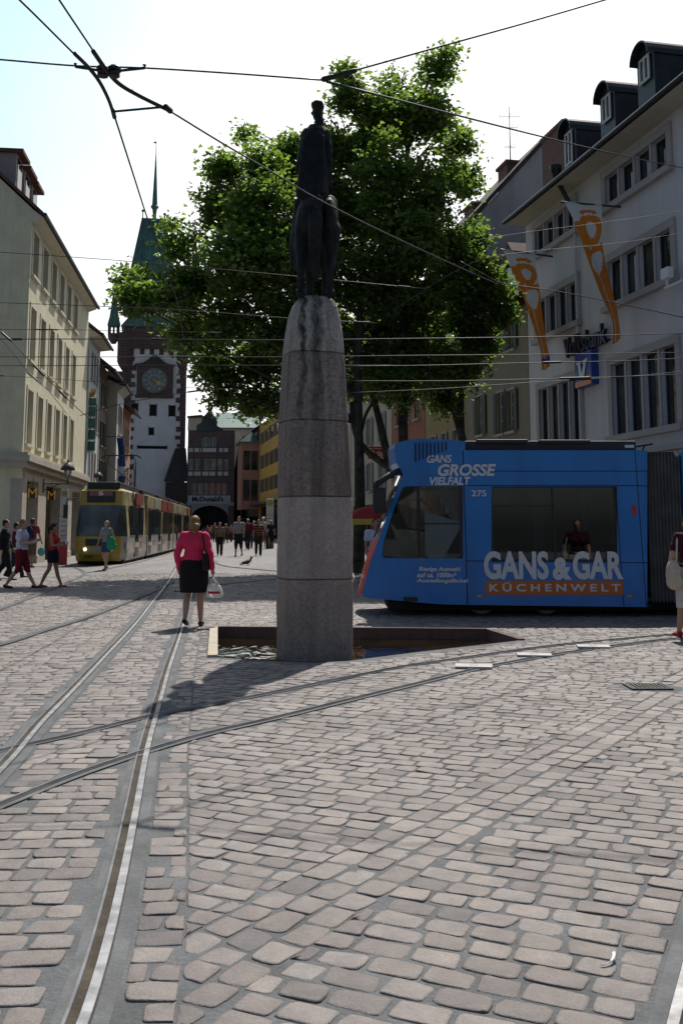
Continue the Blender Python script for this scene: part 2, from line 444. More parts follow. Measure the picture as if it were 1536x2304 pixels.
mx = N(nt, 'ShaderNodeMix', data_type='RGBA', blend_type='MULTIPLY'); mx.inputs[0].default_value = 1
nt.links.new(br.outputs['Color'], mx.inputs[6]); nt.links.new(mr.outputs[0], mx.inputs[7]); nt.links.new(mx.outputs[2], b.inputs['Base Color'])
bp = N(nt, 'ShaderNodeBump', Strength=0.6, Distance=0.012); bp.invert = True
nt.links.new(br.outputs['Fac'], bp.inputs['Height']); nt.links.new(bp.outputs[0], b.inputs['Normal'])
nt.links.new(b.outputs[0], out.inputs[0]); M_farcob = m
xs = [-200, -100, -60, -40] + [-30 + 1.0 * i for i in range(61)] + [40, 60, 100, 200]
ys = [23 + 1.0 * i for i in range(60)] + [85, 90, 100, 110, 120, 140, 200, 400, 900]
mb = MB(); W = len(xs)
mb.add([(x, y, gz(x, y) - .0002) for y in ys for x in xs], [(j * W + i, j * W + i + 1, (j + 1) * W + i + 1, (j + 1) * W + i) for j in range(len(ys) - 1) for i in range(W - 1)])
struct(mb.build('street', M_farcob, smooth=True, recalc=False))

# ---- individual cobbles
R1 = RAIL_XY[0][0]
def r1x(y): return float(np.interp(y, R1[:, 1], R1[:, 0]))
ST_A, ST_B = PZ(600, 2010), PZ(1560, 1494)
st_d = (ST_B - ST_A).normalized(); st_n = Vector((st_d.y, -st_d.x, 0)); ST_W = 0.435
def strip_off(x, y): return (x - ST_A.x) * st_n.x + (y - ST_A.y) * st_n.y
POOLXY = [(p.x, p.y) for p in POOL]
DRAIN = PZ(1456, 1547)
def nearest_rail(A, x, y):
    d2 = (A[:, 0] - x) ** 2 + (A[:, 1] - y) ** 2; i = int(d2.argmin()); best = None
    for j in (i - 1, i):
        if j < 0 or j + 1 >= len(A): continue
        ax, ay = A[j]; vx, vy = A[j + 1] - A[j]; L = vx * vx + vy * vy
        t = max(0, min(1, ((x - ax) * vx + (y - ay) * vy) / L)); qx, qy = ax + vx * t, ay + vy * t; dd = math.hypot(x - qx, y - qy)
        if best is None or dd < best[0]: best = (dd, vx * (y - ay) - vy * (x - ax), qx, qy, -vy / math.sqrt(L), vx / math.sqrt(L))
    return best
def margins(x, y, reg, rails):
    """(free distance, way out) for every limit near this point"""
    out = []
    for ri in rails:
        A, bl, br = RAIL_XY[ri]; b_ = nearest_rail(A, x, y)
        if b_ is None: continue
        left = b_[1] > 0; sg = 1 if left else -1
        out.append((b_[0] - (bl if left else br), sg * b_[4], sg * b_[5]))
    if reg == 'A': out.append((r1x(y) + .30 - .004 - x, -1, 0))
    else: out.append((x - r1x(y) - .30 - .004, 1, 0))
    o = strip_off(x, y)
    if reg in 'BC':
        if o < ST_W / 2: out.append((-.004 - o, -st_n.x, -st_n.y))
        else: out.append((o - ST_W - .004, st_n.x, st_n.y))
        f = (11.0 - .2 * x - y) / 1.02; sg = 1 if reg == 'B' else -1; out.append((sg * f, -sg * .196, -sg * .98))
    return out
def blocked(x, y):
    if y > 8 and (in_poly(x, y, POOLXY) or (11 < y < 16 and seg_dist(POOLXY, x, y) < 0.12)): return True
    return abs(x - DRAIN.x) < 0.21 and abs(y - DRAIN.y) < 0.17
outl = []                                        # sixteen-point outline of every stone
K = 16
wv = np.linspace(0, 2 * math.pi, K, endpoint=False)
def lay(theta, pitch, lmin, lmax, reg, rnd, gap=0.0095, org=(0, 0), rows=None, urange=(-30, 30)):
    c, s = math.cos(theta), math.sin(theta); rg = np.random.default_rng(int(pitch * 1e4) + ord(reg))
    for r in (rows if rows is not None else range(-230, 250)):
        v = r * pitch; u = urange[0] + rnd.random() * 0.3
        while u < urange[1]:
            L = rnd.uniform(lmin, lmax); um = u + L / 2; u += L
            wob = 0.05 * math.sin(um * 0.55 + v * 0.3) + 0.02 * math.sin(um * 1.3 + v * 0.5)
            if reg == 'S': wob *= .2
            x = org[0] + um * c - (v + wob) * s; y = org[1] + um * s + (v + wob) * c
            if not (2.2 < y < 31 and abs(x) < 0.36 * y + 1.7) or blocked(x, y): continue
            hl, hw = (L - gap) / 2, (pitch - gap) / 2
            rails = [ri for ri in range(len(RAIL_XY)) if float(((RAIL_XY[ri][0] - (x, y)) ** 2).sum(1).min()) < .45]
            mg = margins(x, y, reg, rails); tight = [m for m in mg if m[0] < hl + .03]
            if reg == 'S': tight = [m for m in tight]
            if any(m[0] < -.05 for m in mg): continue
            ex = rnd.uniform(.24, .42); cx = np.cos(wv); cy = np.sin(wv)
            lx = np.sign(cx) * np.abs(cx) ** ex; ly = np.sign(cy) * np.abs(cy) ** ex
            j_ = 1 + rg.normal(-.004, .04, K); j_ = (j_ + np.roll(j_, 1)) / 2
            ly = ly * (1 + rg.normal(0, .05) * lx); lx = lx + rg.normal(0, .05) * ly
            lx, ly = lx * j_ * hl, ly * j_ * hw
            O = np.stack([x + lx * c - ly * s, y + lx * s + ly * c], 1)
            if tight:
                for q in range(K):
                    for it in range(2):
                        for m, gx_, gy_ in margins(O[q, 0], O[q, 1], reg, rails):
                            if m < 0: O[q, 0] -= gx_ * m; O[q, 1] -= gy_ * m
                e = O.max(0) - O.min(0)
                if min(e) < .035 or max(e) > .30: continue
                cq = O.mean(0)
                if any(m < .0 for m, _, _ in margins(cq[0], cq[1], reg, rails)): continue
            if y > 8 and any(blocked(*O[q]) for q in range(0, K, 2)): 
                O = np.array((x, y)) + (O - (x, y)) * .55
                if any(blocked(*O[q]) for q in range(0, K, 2)): continue
            outl.append(O)
rnd = random.Random(3)
lay(rad(2), 0.140, 0.14, 0.25, 'A', rnd)
lay(rad(-25), 0.132, 0.14, 0.225, 'B', rnd)
lay(rad(-6), 0.140, 0.14, 0.23, 'C', rnd)
lay(math.atan2(st_d.y, st_d.x), 0.145, 0.14, 0.22, 'S', rnd, org=(ST_A.x + st_n.x * .0725, ST_A.y + st_n.y * .0725), rows=(0, -1, -2), urange=(-4, 16))
O = np.array(outl); n = len(O); rg = np.random.default_rng(5); Cn = O.mean(1)
rings = [(1.0, -0.009), (0.99, -0.0008), (0.96, 0.0030), (0.86, 0.0046)]
V = np.zeros((n, K * 4 + 1, 3)); T = np.zeros((n, K * 4 + 1)); E = np.zeros((n, K * 4 + 1))
tx, ty = rg.normal(0, 0.016, (n, 1)), rg.normal(0, 0.016, (n, 1)); dz = rg.normal(0, 0.0016, (n, 1)); tone = rg.random((n, 1))
for r, (sc, z) in enumerate(rings):
    D = (O - Cn[:, None]) * (sc + rg.normal(0, .012, (n, K, 1)) * (r > 0))
    V[:, r * K:(r + 1) * K, :2] = Cn[:, None] + D
    V[:, r * K:(r + 1) * K, 2] = z + (dz + D[..., 0] * tx + D[..., 1] * ty + rg.normal(0, 0.0009, (n, K))) * (r > 0)
    E[:, r * K:(r + 1) * K] = (1.0, 0.5, 0.08, 0.0)[r]  # outer rings carry the shade of the gaps between stones as colour
S = Cn
V[:, -1, 0] = S[:, 0]; V[:, -1, 1] = S[:, 1]; V[:, -1, 2] = 0.0048 + dz[:, 0]
V[:, :, 2] += np.array([gz(p[0], p[1]) for p in Cn])[:, None]
T[:] = tone
F = []
for r in range(3):
    for k in range(K): F.append((r * K + k, r * K + (k + 1) % K, (r + 1) * K + (k + 1) % K, (r + 1) * K + k))
F4 = np.array(F); F3 = np.array([(3 * K + k, 3 * K + (k + 1) % K, 4 * K) for k in range(K)])
nv = K * 4 + 1; off = (np.arange(n) * nv)[:, None, None]
loops = np.concatenate([(F4[None] + off).reshape(n, -1), (F3[None] + off).reshape(n, -1)], 1).reshape(-1)
cnt = np.tile(np.array([4] * len(F4) + [3] * len(F3)), n)
me = bpy.data.meshes.new('cobblestones')
me.vertices.add(n * nv); me.vertices.foreach_set('co', V.reshape(-1))
me.loops.add(len(loops)); me.loops.foreach_set('vertex_index', loops.astype(np.int32))
me.polygons.add(len(cnt)); me.polygons.foreach_set('loop_start', np.concatenate([[0], np.cumsum(cnt)[:-1]]).astype(np.int32))
me.polygons.foreach_set('use_smooth', np.ones(len(cnt), bool)); me.update(calc_edges=True)
for nm, A in (('tone', T), ('gap_shade', E)):
    a = me.attributes.new(nm, 'FLOAT', 'POINT'); a.data.foreach_set('value', A.reshape(-1).astype(np.float32))
m, nt, out = _nodes('porphyry_cobble')
b = N(nt, 'ShaderNodeBsdfPrincipled', Roughness=0.62); b.inputs['Specular IOR Level'].default_value = 0.4
a1 = N(nt, 'ShaderNodeAttribute', attribute_name='tone'); a2 = N(nt, 'ShaderNodeAttribute', attribute_name='gap_shade')
cr = N(nt, 'ShaderNodeValToRGB'); el = cr.color_ramp.elements
el[0].position = 0.0; el[0].color = (0.128, 0.116, 0.112, 1); el[1].position = 1.0; el[1].color = (0.262, 0.226, 0.203, 1)
for p, c in ((0.15, (0.178, 0.152, 0.141, 1)), (0.5, (0.208, 0.179, 0.165, 1)), (0.8, (0.232, 0.205, 0.192, 1))): q = el.new(p); q.color = c
nt.links.new(a1.outputs['Fac'], cr.inputs[0])
tc = N(nt, 'ShaderNodeTexCoord')
n1 = N(nt, 'ShaderNodeTexNoise', Scale=9.0, Detail=5.0, Roughness=0.65); nt.links.new(tc.outputs['Object'], n1.inputs['Vector'])
n2 = N(nt, 'ShaderNodeTexNoise', Scale=190.0, Detail=2.0, Roughness=0.6); nt.links.new(tc.outputs['Object'], n2.inputs['Vector'])
n3 = N(nt, 'ShaderNodeTexNoise', Scale=0.55, Detail=4.0); nt.links.new(tc.outputs['Object'], n3.inputs['Vector'])
src = cr.outputs[0]
for nn, lo, hi, a, c in ((n1, .3, .7, .80, 1.18), (n2, .3, .7, .78, 1.2), (n3, .35, .65, .88, 1.1)):
    mr = N(nt, 'ShaderNodeMapRange'); mr.inputs[1].default_value = lo; mr.inputs[2].default_value = hi; mr.inputs[3].default_value = a; mr.inputs[4].default_value = c
    nt.links.new(nn.outputs['Fac'], mr.inputs[0])
    mx = N(nt, 'ShaderNodeMix', data_type='RGBA', blend_type='MULTIPLY'); mx.inputs[0].default_value = 1
    nt.links.new(src, mx.inputs[6]); nt.links.new(mr.outputs[0], mx.inputs[7]); src = mx.outputs[2]
mx = N(nt, 'ShaderNodeMix', data_type='RGBA'); mx.inputs[7].default_value = (0.05, 0.05, 0.05, 1)  # dark gap shade painted over the stone colour at the rims
pw = N(nt, 'ShaderNodeMath', operation='MULTIPLY'); pw.inputs[1].default_value = 0.75
nt.links.new(a2.outputs['Fac'], pw.inputs[0]); nt.links.new(pw.outputs[0], mx.inputs[0]); nt.links.new(src, mx.inputs[6])
nt.links.new(mx.outputs[2], b.inputs['Base Color'])
n4 = N(nt, 'ShaderNodeTexNoise', Scale=70.0, Detail=5.0, Roughness=0.7); nt.links.new(tc.outputs['Object'], n4.inputs['Vector'])
bp = N(nt, 'ShaderNodeBump', Strength=0.9, Distance=0.006); nt.links.new(n4.outputs['Fac'], bp.inputs['Height']); nt.links.new(bp.outputs[0], b.inputs['Normal'])
nt.links.new(b.outputs[0], out.inputs[0])
me.materials.append(m)
o = bpy.data.objects.new('cobblestones', me); COL.objects.link(o)
tag(o, 'pinkish grey cobbles laid in rows across the square', 'cobbles', kind='stuff')
del o['category']; o['kind'] = 'structure'; o.name = 'pavement'
print('STONES', n)

# ---- pool basin
M_sand = mat('pale_sandstone', (0.44, 0.39, 0.30), rough=0.85, var=0.12, scale=4, bump=0.3, bscale=60)
M_redsand = mat('red_sandstone', (0.15, 0.09, 0.075), rough=0.85, var=0.25, scale=3, bump=0.3, bscale=40, streak=0.5)
pool = thing('fountain_pool', 'sunken pool of dark rippled water around the foot of the stone column', 'fountain pool', (POOL[5].x, POOL[5].y + 1, 0))
pl = pool.location.copy()
L = [Vector((p.x, p.y, 0)) - pl for p in POOL]; nL = len(L)
mb = MB()
for i in range(nL):
    a, b_ = L[i], L[(i + 1) % nL]
    mb.quad(a + Vector((0, 0, .008)), b_ + Vector((0, 0, .008)), b_ + Vector((0, 0, -.45)), a + Vector((0, 0, -.45)), 0)
mb.poly([p + Vector((0, 0, -.45)) for p in L], 0)
mb.build('basin_wall', [M_redsand], pool, recalc=False)
def coping(i, wd, mt, z=0.022):
    a, b_ = L[i], L[(i + 1) % nL]; t = (b_ - a).normalized(); o_ = Vector((-t.y, t.x, 0))
    if (a + b_).dot(o_) * 0 + in_poly((a + b_).x / 2 + o_.x * .05 + pl.x, (a + b_).y / 2 + o_.y * .05 + pl.y, POOLXY): o_ = -o_
    mb = MB(); mb.prism([a, b_, b_ + o_ * wd, a + o_ * wd], (0, 0, z)); mb.build('coping', mt, pool, bevel=0.004)
coping(7, 0.12, M_sand, 0.03); coping(0, 0.09, M_redsand, 0.03); coping(1, 0.09, M_redsand, 0.022)
m, nt, out = _nodes('pool_water')
b = N(nt, 'ShaderNodeBsdfPrincipled', Roughness=0.04); b.inputs['Specular IOR Level'].default_value = 0.55
tc = N(nt, 'ShaderNodeTexCoord')
n1 = N(nt, 'ShaderNodeTexNoise', Scale=1.1, Detail=5.0); nt.links.new(tc.outputs['Object'], n1.inputs['Vector'])
cr = N(nt, 'ShaderNodeValToRGB'); cr.color_ramp.elements[0].position = .35; cr.color_ramp.elements[1].position = .7
cr.color_ramp.elements[0].color = (0.004, 0.004, 0.003, 1); cr.color_ramp.elements[1].color = (0.022, 0.013, 0.004, 1)
nt.links.new(n1.outputs['Fac'], cr.inputs[0]); nt.links.new(cr.outputs[0], b.inputs['Base Color'])
mp = N(nt, 'ShaderNodeMapping'); mp.inputs['Scale'].default_value = (1.0, .33, 1); nt.links.new(tc.outputs['Object'], mp.inputs[0])
n2 = N(nt, 'ShaderNodeTexNoise', Scale=5.0, Detail=1.6, Distortion=1.0); nt.links.new(mp.outputs[0], n2.inputs['Vector'])
bp = N(nt, 'ShaderNodeBump', Strength=1.0, Distance=0.011); nt.links.new(n2.outputs['Fac'], bp.inputs['Height']); nt.links.new(bp.outputs[0], b.inputs['Normal'])
nt.links.new(b.outputs[0], out.inputs[0]); M_water = m
mb = MB(); mb.poly([p + Vector((0, 0, -.13)) for p in L]); mb.build('water', M_water, pool)

# ---- stone column in five drums
CY = 12.75
CX = PY(707, 1300, CY).x
def col_mat(name, base, dark, streak_amt, moss):
    m, nt, out = _nodes(name)
    b = N(nt, 'ShaderNodeBsdfPrincipled', Roughness=0.88); b.inputs['Specular IOR Level'].default_value = 0.25
    tc = N(nt, 'ShaderNodeTexCoord')
    def noise(scale, st=(1, 1, 1), det=5.0, rough=.62):
        mp = N(nt, 'ShaderNodeMapping'); mp.inputs['Scale'].default_value = st; nt.links.new(tc.outputs['Object'], mp.inputs[0])
        q = N(nt, 'ShaderNodeTexNoise', Scale=scale, Detail=det, Roughness=rough); nt.links.new(mp.outputs[0], q.inputs['Vector']); return q.outputs['Fac']
    def rng(s, a, b_, c, d):
        q = N(nt, 'ShaderNodeMapRange'); q.inputs[1].default_value = a; q.inputs[2].default_value = b_; q.inputs[3].default_value = c; q.inputs[4].default_value = d
        nt.links.new(s, q.inputs[0]); return q.outputs[0]
    def mix(f, a, b_):
        q = N(nt, 'ShaderNodeMix', data_type='RGBA')
        if isinstance(f, float): q.inputs[0].default_value = f
        else: nt.links.new(f, q.inputs[0])
        if isinstance(a, tuple): q.inputs[6].default_value = rgb(a)
        else: nt.links.new(a, q.inputs[6])
        q.inputs[7].default_value = rgb(b_); return q.outputs[2]
    def mul(a, b_):
        q = N(nt, 'ShaderNodeMath', operation='MULTIPLY'); nt.links.new(a, q.inputs[0]); nt.links.new(b_, q.inputs[1]); return q.outputs[0]
    c = mix(rng(noise(2.2), .35, .7, 0, 1), base, tuple(x * .72 for x in base))
    c = mix(rng(noise(26.0), .45, .7, 0, .85), c, dark)
    c = mix(rng(noise(85.0, det=3), .5, .66, 0, .6), c, tuple(x * .5 for x in dark))
    c = mix(rng(noise(1.0, (7, 7, .35)), .45, .68, 0, streak_amt), c, tuple(x * .55 for x in dark))
    if moss > 0:
        sx = N(nt, 'ShaderNodeSeparateXYZ'); nt.links.new(tc.outputs['Object'], sx.inputs[0])
        wob = rng(noise(3.0), .2, .8, -.07, .07)
        for x0, wd, amt in ((-.16, .055, 1.0), (.03, .10, .9), (.20, .05, .35)):
            ad = N(nt, 'ShaderNodeMath', operation='ADD'); nt.links.new(sx.outputs[0], ad.inputs[0]); nt.links.new(wob, ad.inputs[1])
            sb = N(nt, 'ShaderNodeMath', operation='SUBTRACT'); sb.inputs[1].default_value = x0; nt.links.new(ad.outputs[0], sb.inputs[0])
            ab = N(nt, 'ShaderNodeMath', operation='ABSOLUTE'); nt.links.new(sb.outputs[0], ab.inputs[0])
            f = mul(rng(ab.outputs[0], wd * .35, wd, amt * moss, 0), rng(noise(18.0, (1, 1, .4)), .32, .6, .35, 1))
            c = mix(f, c, (0.012, 0.03, 0.026))
    nt.links.new(c, b.inputs['Base Color'])
    bp = N(nt, 'ShaderNodeBump', Strength=0.7, Distance=0.012); nt.links.new(noise(45.0), bp.inputs['Height']); nt.links.new(bp.outputs[0], b.inputs['Normal'])
    nt.links.new(b.outputs[0], out.inputs[0]); return m
prof_px = [(1497, 626, 789), (1488, 622, 792), (1470, 620.5, 793.5), (1400, 620.5, 793.8), (1300, 621, 793.8), (1210, 622, 793), (1119, 623, 791.5), (1030, 624, 788), (952, 625.5, 783), (880, 629, 779), (800, 634, 774), (750, 640, 769.5), (718, 646, 765), (697, 653, 760), (682, 661, 753), (674, 670, 745), (671, 682, 735)]
prof = []
for py, xl, xr in prof_px:
    a, b_ = PY(xl, py, CY), PY(xr, py, CY); prof.append((a.z, (a.x + b_.x) / 2 - CX, (b_.x - a.x) / 2))
def prof_at(z):
    for (z0, c0, r0), (z1, c1, r1) in zip(prof, prof[1:]):
        if z0 <= z <= z1: t = (z - z0) / (z1 - z0); return c0 + (c1 - c0) * t, r0 + (r1 - r0) * t
    return prof[-1][1:] if z > prof[-1][0] else prof[0][1:]
column = thing('stone_column', 'tall weathered pinkish stone column standing in the pool, streaked green below the statue', 'column', (CX, CY, -0.45))
zj = [-0.45, PY(707, 1300, CY).z, PY(707, 1119, CY).z, PY(707, 952, CY).z, PY(707, 801, CY).z, prof[-1][0]]
mats5 = [col_mat('column_stone_low', (0.44, 0.36, 0.315), (0.22, 0.185, 0.165), .3, 0), col_mat('column_stone_mid', (0.50, 0.42, 0.375), (0.27, 0.235, 0.215), .3, 0), col_mat('column_stone_dark', (0.33, 0.27, 0.235), (0.11, 0.10, 0.092), .8, .15), col_mat('column_stone_stained', (0.36, 0.30, 0.265), (0.10, 0.095, 0.09), .7, .75), col_mat('column_stone_top', (0.50, 0.455, 0.41), (0.17, 0.165, 0.155), .35, 1.0)]
for k in range(5):
    z0, z1 = zj[k], zj[k + 1]; K2 = 72; zz = [z0 + 0.004 * (k > 0)] + [z0 + 0.016] + [z0 + (z1 - z0) * i / 22 for i in range(1, 22)] + [z1 - 0.016, z1 - 0.004 * (k < 4)]
    if k == 4: zz += [p[0] for p in prof[-6:-1]]; zz = sorted(set(zz))
    vs = []; fs = []
    for i, z in enumerate(zz):
        c, r = prof_at(z)
        ins = 0.012 if (i == 0 and k > 0) or (i == len(zz) - 1 and k < 4) else 0.0
        for q in range(K2):
            w_ = 2 * math.pi * q / K2; e_ = 2 / 3.4
            x = math.copysign(abs(math.cos(w_)) ** e_, math.cos(w_)); y = math.copysign(abs(math.sin(w_)) ** e_, math.sin(w_))
            rr = (r - ins) * 0.925
            nz = mnoise.noise(Vector((x * 2, y * 2, z * 2.5))) * 0.006 + mnoise.noise(Vector((x * 9, y * 9, z * 9))) * 0.003
            x, y = x * (rr + nz), y * (rr + nz); a_ = rad(17)
            vs.append((c + x * math.cos(a_) - y * math.sin(a_), x * math.sin(a_) + y * math.cos(a_), z + .45))
    for i in range(len(zz) - 1):
        for q in range(K2): fs.append((i * K2 + q, i * K2 + (q + 1) % K2, (i + 1) * K2 + (q + 1) % K2, (i + 1) * K2 + q))
    fs.append(tuple(range(K2))[::-1]); fs.append(tuple((len(zz) - 1) * K2 + q for q in range(K2)))
    mb = MB(); mb.add(vs, fs); o = mb.build('stone_drum', mats5[k], column, autosmooth=50)
COLTOP = prof[-1][0]

# ---- rider on horseback, seen from behind
SS = 1.0 / (FPX / CY * 0.985)
M_bronze = mat('dark_bronze', (0.009, 0.010, 0.011), rough=0.62, var=0.5, scale=5, metal=0.0, bump=0.6, bscale=30, col2=(0.012, 0.016, 0.015), spec=0.22)
statue = thing('equestrian_statue', 'dark bronze rider in a long cape on a horse, seen from behind on the column', 'statue', (CX, CY, COLTOP - 0.01))
statue.scale = (0.985, 1.0, 1.055)
def folds(o, amp, sx=16, sz=1.6):
    nr = [v.normal.copy() for v in o.data.vertices]
    for v, q in zip(o.data.vertices, nr):
        c = v.co; v.co = c + q * amp * (mnoise.noise(Vector((c.x * sx, c.y * sx, c.z * sz))) + .5 * mnoise.noise(Vector((c.x * 40, c.y * 40, c.z * 8))))
def X(px): return (px - 707) * SS
def Z(py): return (673 - py) * SS
h = MB()
h.ell((X(706), .12, Z(520)), (.25, .52, .25)); h.ell((X(697), -.22, Z(508)), (.20, .24, .28)); h.ell((X(740), -.20, Z(508)), (.115, .24, .29)); h.ell((X(680), -.12, Z(520)), (.12, .26, .26))
for xa, ya, xk, xh, s_ in ((X(684), -.2, X(676), X(676), 1), (X(742), -.18, X(743), X(742), 1)):
    h.cap((xa, ya, Z(530)), .15, (xk, ya - .06, Z(590)), .085); h.cap((xk, ya - .06, Z(590)), .082, (xh, ya - .16, Z(620)), .058); h.cap((xh, ya - .16, Z(620)), .055, (xh, ya - .08, Z(662)), .046); h.cap((xh, ya - .08, Z(664)), .052, (xh, ya - .1, Z(672)), .065)
for xa in (X(692), X(730)):
    h.cap((xa, .36, Z(545)), .12, (xa, .40, Z(600)), .075); h.cap((xa, .40, Z(600)), .07, (xa, .36, Z(655)), .05); h.cap((xa, .35, Z(655)), .05, (xa, .36, Z(671)), .06)
h.cap((X(700), .5, Z(490)), .2, (X(668), .72, Z(455)), .13); h.cap((X(668), .72, Z(455)), .12, (X(655), .62, Z(520)), .085); h.cap((X(655), .62, Z(520)), .085, (X(650), .56, Z(572)), .055)
h.cap((X(660), .66, Z(470)), .03, (X(656), .64, Z(448)), .012)
o = h.build('horse', M_bronze, statue, remesh=0.013, smoothing=2); folds(o, .007, 9, 5)
t = MB()
t.cap((X(716), -.36, Z(470)), .05, (X(710), -.47, Z(520)), .075)
for dx in (-.06, -.02, .02, .05): t.cap((X(709) + dx * .7, -.47, Z(520)), .06, (X(706) + dx * .7, -.42, Z(640 + dx * 200)), .022)
folds(t.build('horse_tail', M_bronze, statue, remesh=0.010, smoothing=1), .016, 34)
r = MB()
r.cap((X(703), .05, Z(440)), .205, (X(703), .06, Z(360)), .20); r.cap((X(703), .06, Z(360)), .20, (X(706), .07, Z(305)), .17); r.ell((X(705), .07, Z(303)), (.205, .13, .13)); r.cap((X(690), .06, Z(300)), .10, (X(678), .04, Z(380)), .12)
for dx, a, b_ in ((-.17, 300, 455), (-.12, 290, 468), (-.06, 280, 462), (0.0, 285, 458), (.06, 290, 452), (.11, 295, 448)):
    r.cap((X(706) + dx * .85, -.075, Z(a + 20)), .034, (X(702) + dx * 1.15, -.19, Z(b_)), .036)
r.cap((X(716), .07, Z(300)), .08, (X(714), .07, Z(258)), .058)
r.ell((X(711), .09, Z(248)), (.078, .10, .12)); r.lathe([(.086, 0), (.092, .05), (.084, .085), (.03, .098)], (X(711), .08, Z(240)), 16)
r.ell((X(699), .12, Z(247)), (.025, .04, .03))
r.cap((X(728), .06, Z(300)), .085, (X(736), .02, Z(350)), .062); r.cap((X(736), .02, Z(350)), .06, (X(740), .10, Z(400)), .045); r.ell((X(741), .12, Z(408)), (.042, .05, .055))
for k in range(4): r.cap((X(736 + k * 3), .15, Z(411)), .011, (X(737 + k * 3), .17, Z(418)), .009)
for s_ in (-1, 1): r.cap((X(706) + s_ * .2, .2, Z(450)), .10, (X(706) + s_ * .27, .3, Z(520)), .07); r.cap((X(706) + s_ * .27, .3, Z(520)), .065, (X(706) + s_ * .26, .22, Z(575)), .045); r.cap((X(706) + s_ * .26, .2, Z(580)), .04, (X(706) + s_ * .28, .36, Z(588)), .035)
folds(r.build('rider', M_bronze, statue, remesh=0.011, smoothing=1), .016)

# ---- small things on the paving
M_plate = mat('pale_plate', (0.42, 0.41, 0.40), rough=0.6, var=0.1, scale=6)
for i, (px, py, lab) in enumerate(((1065, 1503, 'pale square plate in the paving nearest the pool beside the dark rail'), (1201, 1477, 'middle one of three pale plates lying along the dark curved rail'), (1334, 1458, 'pale plate farthest to the right along the dark curved rail'))):
    p = PZ(px, py); mb = MB(); mb.box(-.20, .20, -.12, .12, 0, .022, 0, Matrix.Rotation(rad(-8), 4, 'Z'))
    mb.box(-.05, .05, -.012, .012, .0225, .025, 1, Matrix.Rotation(rad(-8), 4, 'Z'))
    o = mb.build('access_plate', [M_plate, M_raild], bevel=0.004); o.location = (p.x, p.y, .008); tag(o, lab, 'plate', 'pale plates along the curved rail')
M_iron = mat('cast_iron', (0.075, 0.073, 0.07), rough=0.6, var=0.3, scale=9, metal=0.5)
mb = MB(); M4 = Matrix.Rotation(rad(0), 4, 'Z')
mb.box(-.27, .27, -.20, -.17, 0, .016); mb.box(-.27, .27, .17, .20, 0, .016); mb.box(-.27, -.24, -.17, .17, 0, .016); mb.box(.24, .27, -.17, .17, 0, .016)
for k in range(9): x = -.21 + k * .0525; mb.box(x - .012, x + .012, -.17, .17, .001, .014)
mb.box(-.24, .24, -.17, .17, -.003, .001, 1)
o = mb.build('drain_grate', [M_iron, M_groove]); o.location = (DRAIN.x, DRAIN.y, .001); o.scale = (.72, .8, 1); tag(o, 'dark iron drain grate set in the cobbles at the right', 'drain')
p = PZ(1358, 2170); M_paper = mat('white_paper', (0.8, 0.79, 0.77), rough=0.7, var=0.05)
mb = MB(); pts = []
for k in range(11): a_ = -1.5 + k * .14; pts.append((.07 * math.cos(a_) - .03, .085 * math.sin(a_) + .05, .012 + .012 * (k / 10) ** 2))
for i in range(10): mb.quad(pts[i], pts[i + 1], Vector(pts[i + 1]) + Vector((.010, -.002, .005)), Vector(pts[i]) + Vector((.010, -.002, .005)))
o = mb.build('paper_scrap', M_paper); md = o.modifiers.new('t', 'SOLIDIFY'); md.thickness = 0.002
o.location = (p.x, p.y, 0.0); tag(o, 'curled white paper strip lying on the cobbles', 'litter')
# ------------------------------------------------------------------ buildings
M_wframe = mat('window_paint_white', (0.55, 0.54, 0.50), rough=0.5, var=0.08)
M_wgrey = mat('window_paint_grey', (0.22, 0.21, 0.20), rough=0.5, var=0.1)
M_wbl = mat('window_paint_bluegrey', (0.30, 0.34, 0.36), rough=.5, var=.1)
M_wdark = mat('window_paint_dark', (0.05, 0.048, 0.045), rough=0.45, var=0.1)
M_stonetrim = mat('stone_trim', (0.42, 0.38, 0.33), rough=0.85, var=0.12, scale=2, bump=0.2, bscale=25, streak=0.25)
M_glass = glass_dark('window_glass')
M_glass2 = glass_dark('window_glass_curtained', col=(0.035, 0.036, 0.036), rough=0.12)
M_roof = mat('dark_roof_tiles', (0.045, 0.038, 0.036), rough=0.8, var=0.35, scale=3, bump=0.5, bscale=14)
M_roofred = mat('brown_roof_tiles', (0.12, 0.06, 0.045), rough=0.85, var=0.3, scale=3, bump=0.5, bscale=14)
M_zinc = mat('dark_zinc', (0.04, 0.043, 0.047), rough=0.45, var=0.25, scale=2, metal=0.5)
M_copper = mat('green_copper', (0.075, 0.19, 0.165), rough=0.6, var=0.3, scale=1.5, streak=0.5)
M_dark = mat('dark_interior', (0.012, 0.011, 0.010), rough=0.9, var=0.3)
M_brick = None
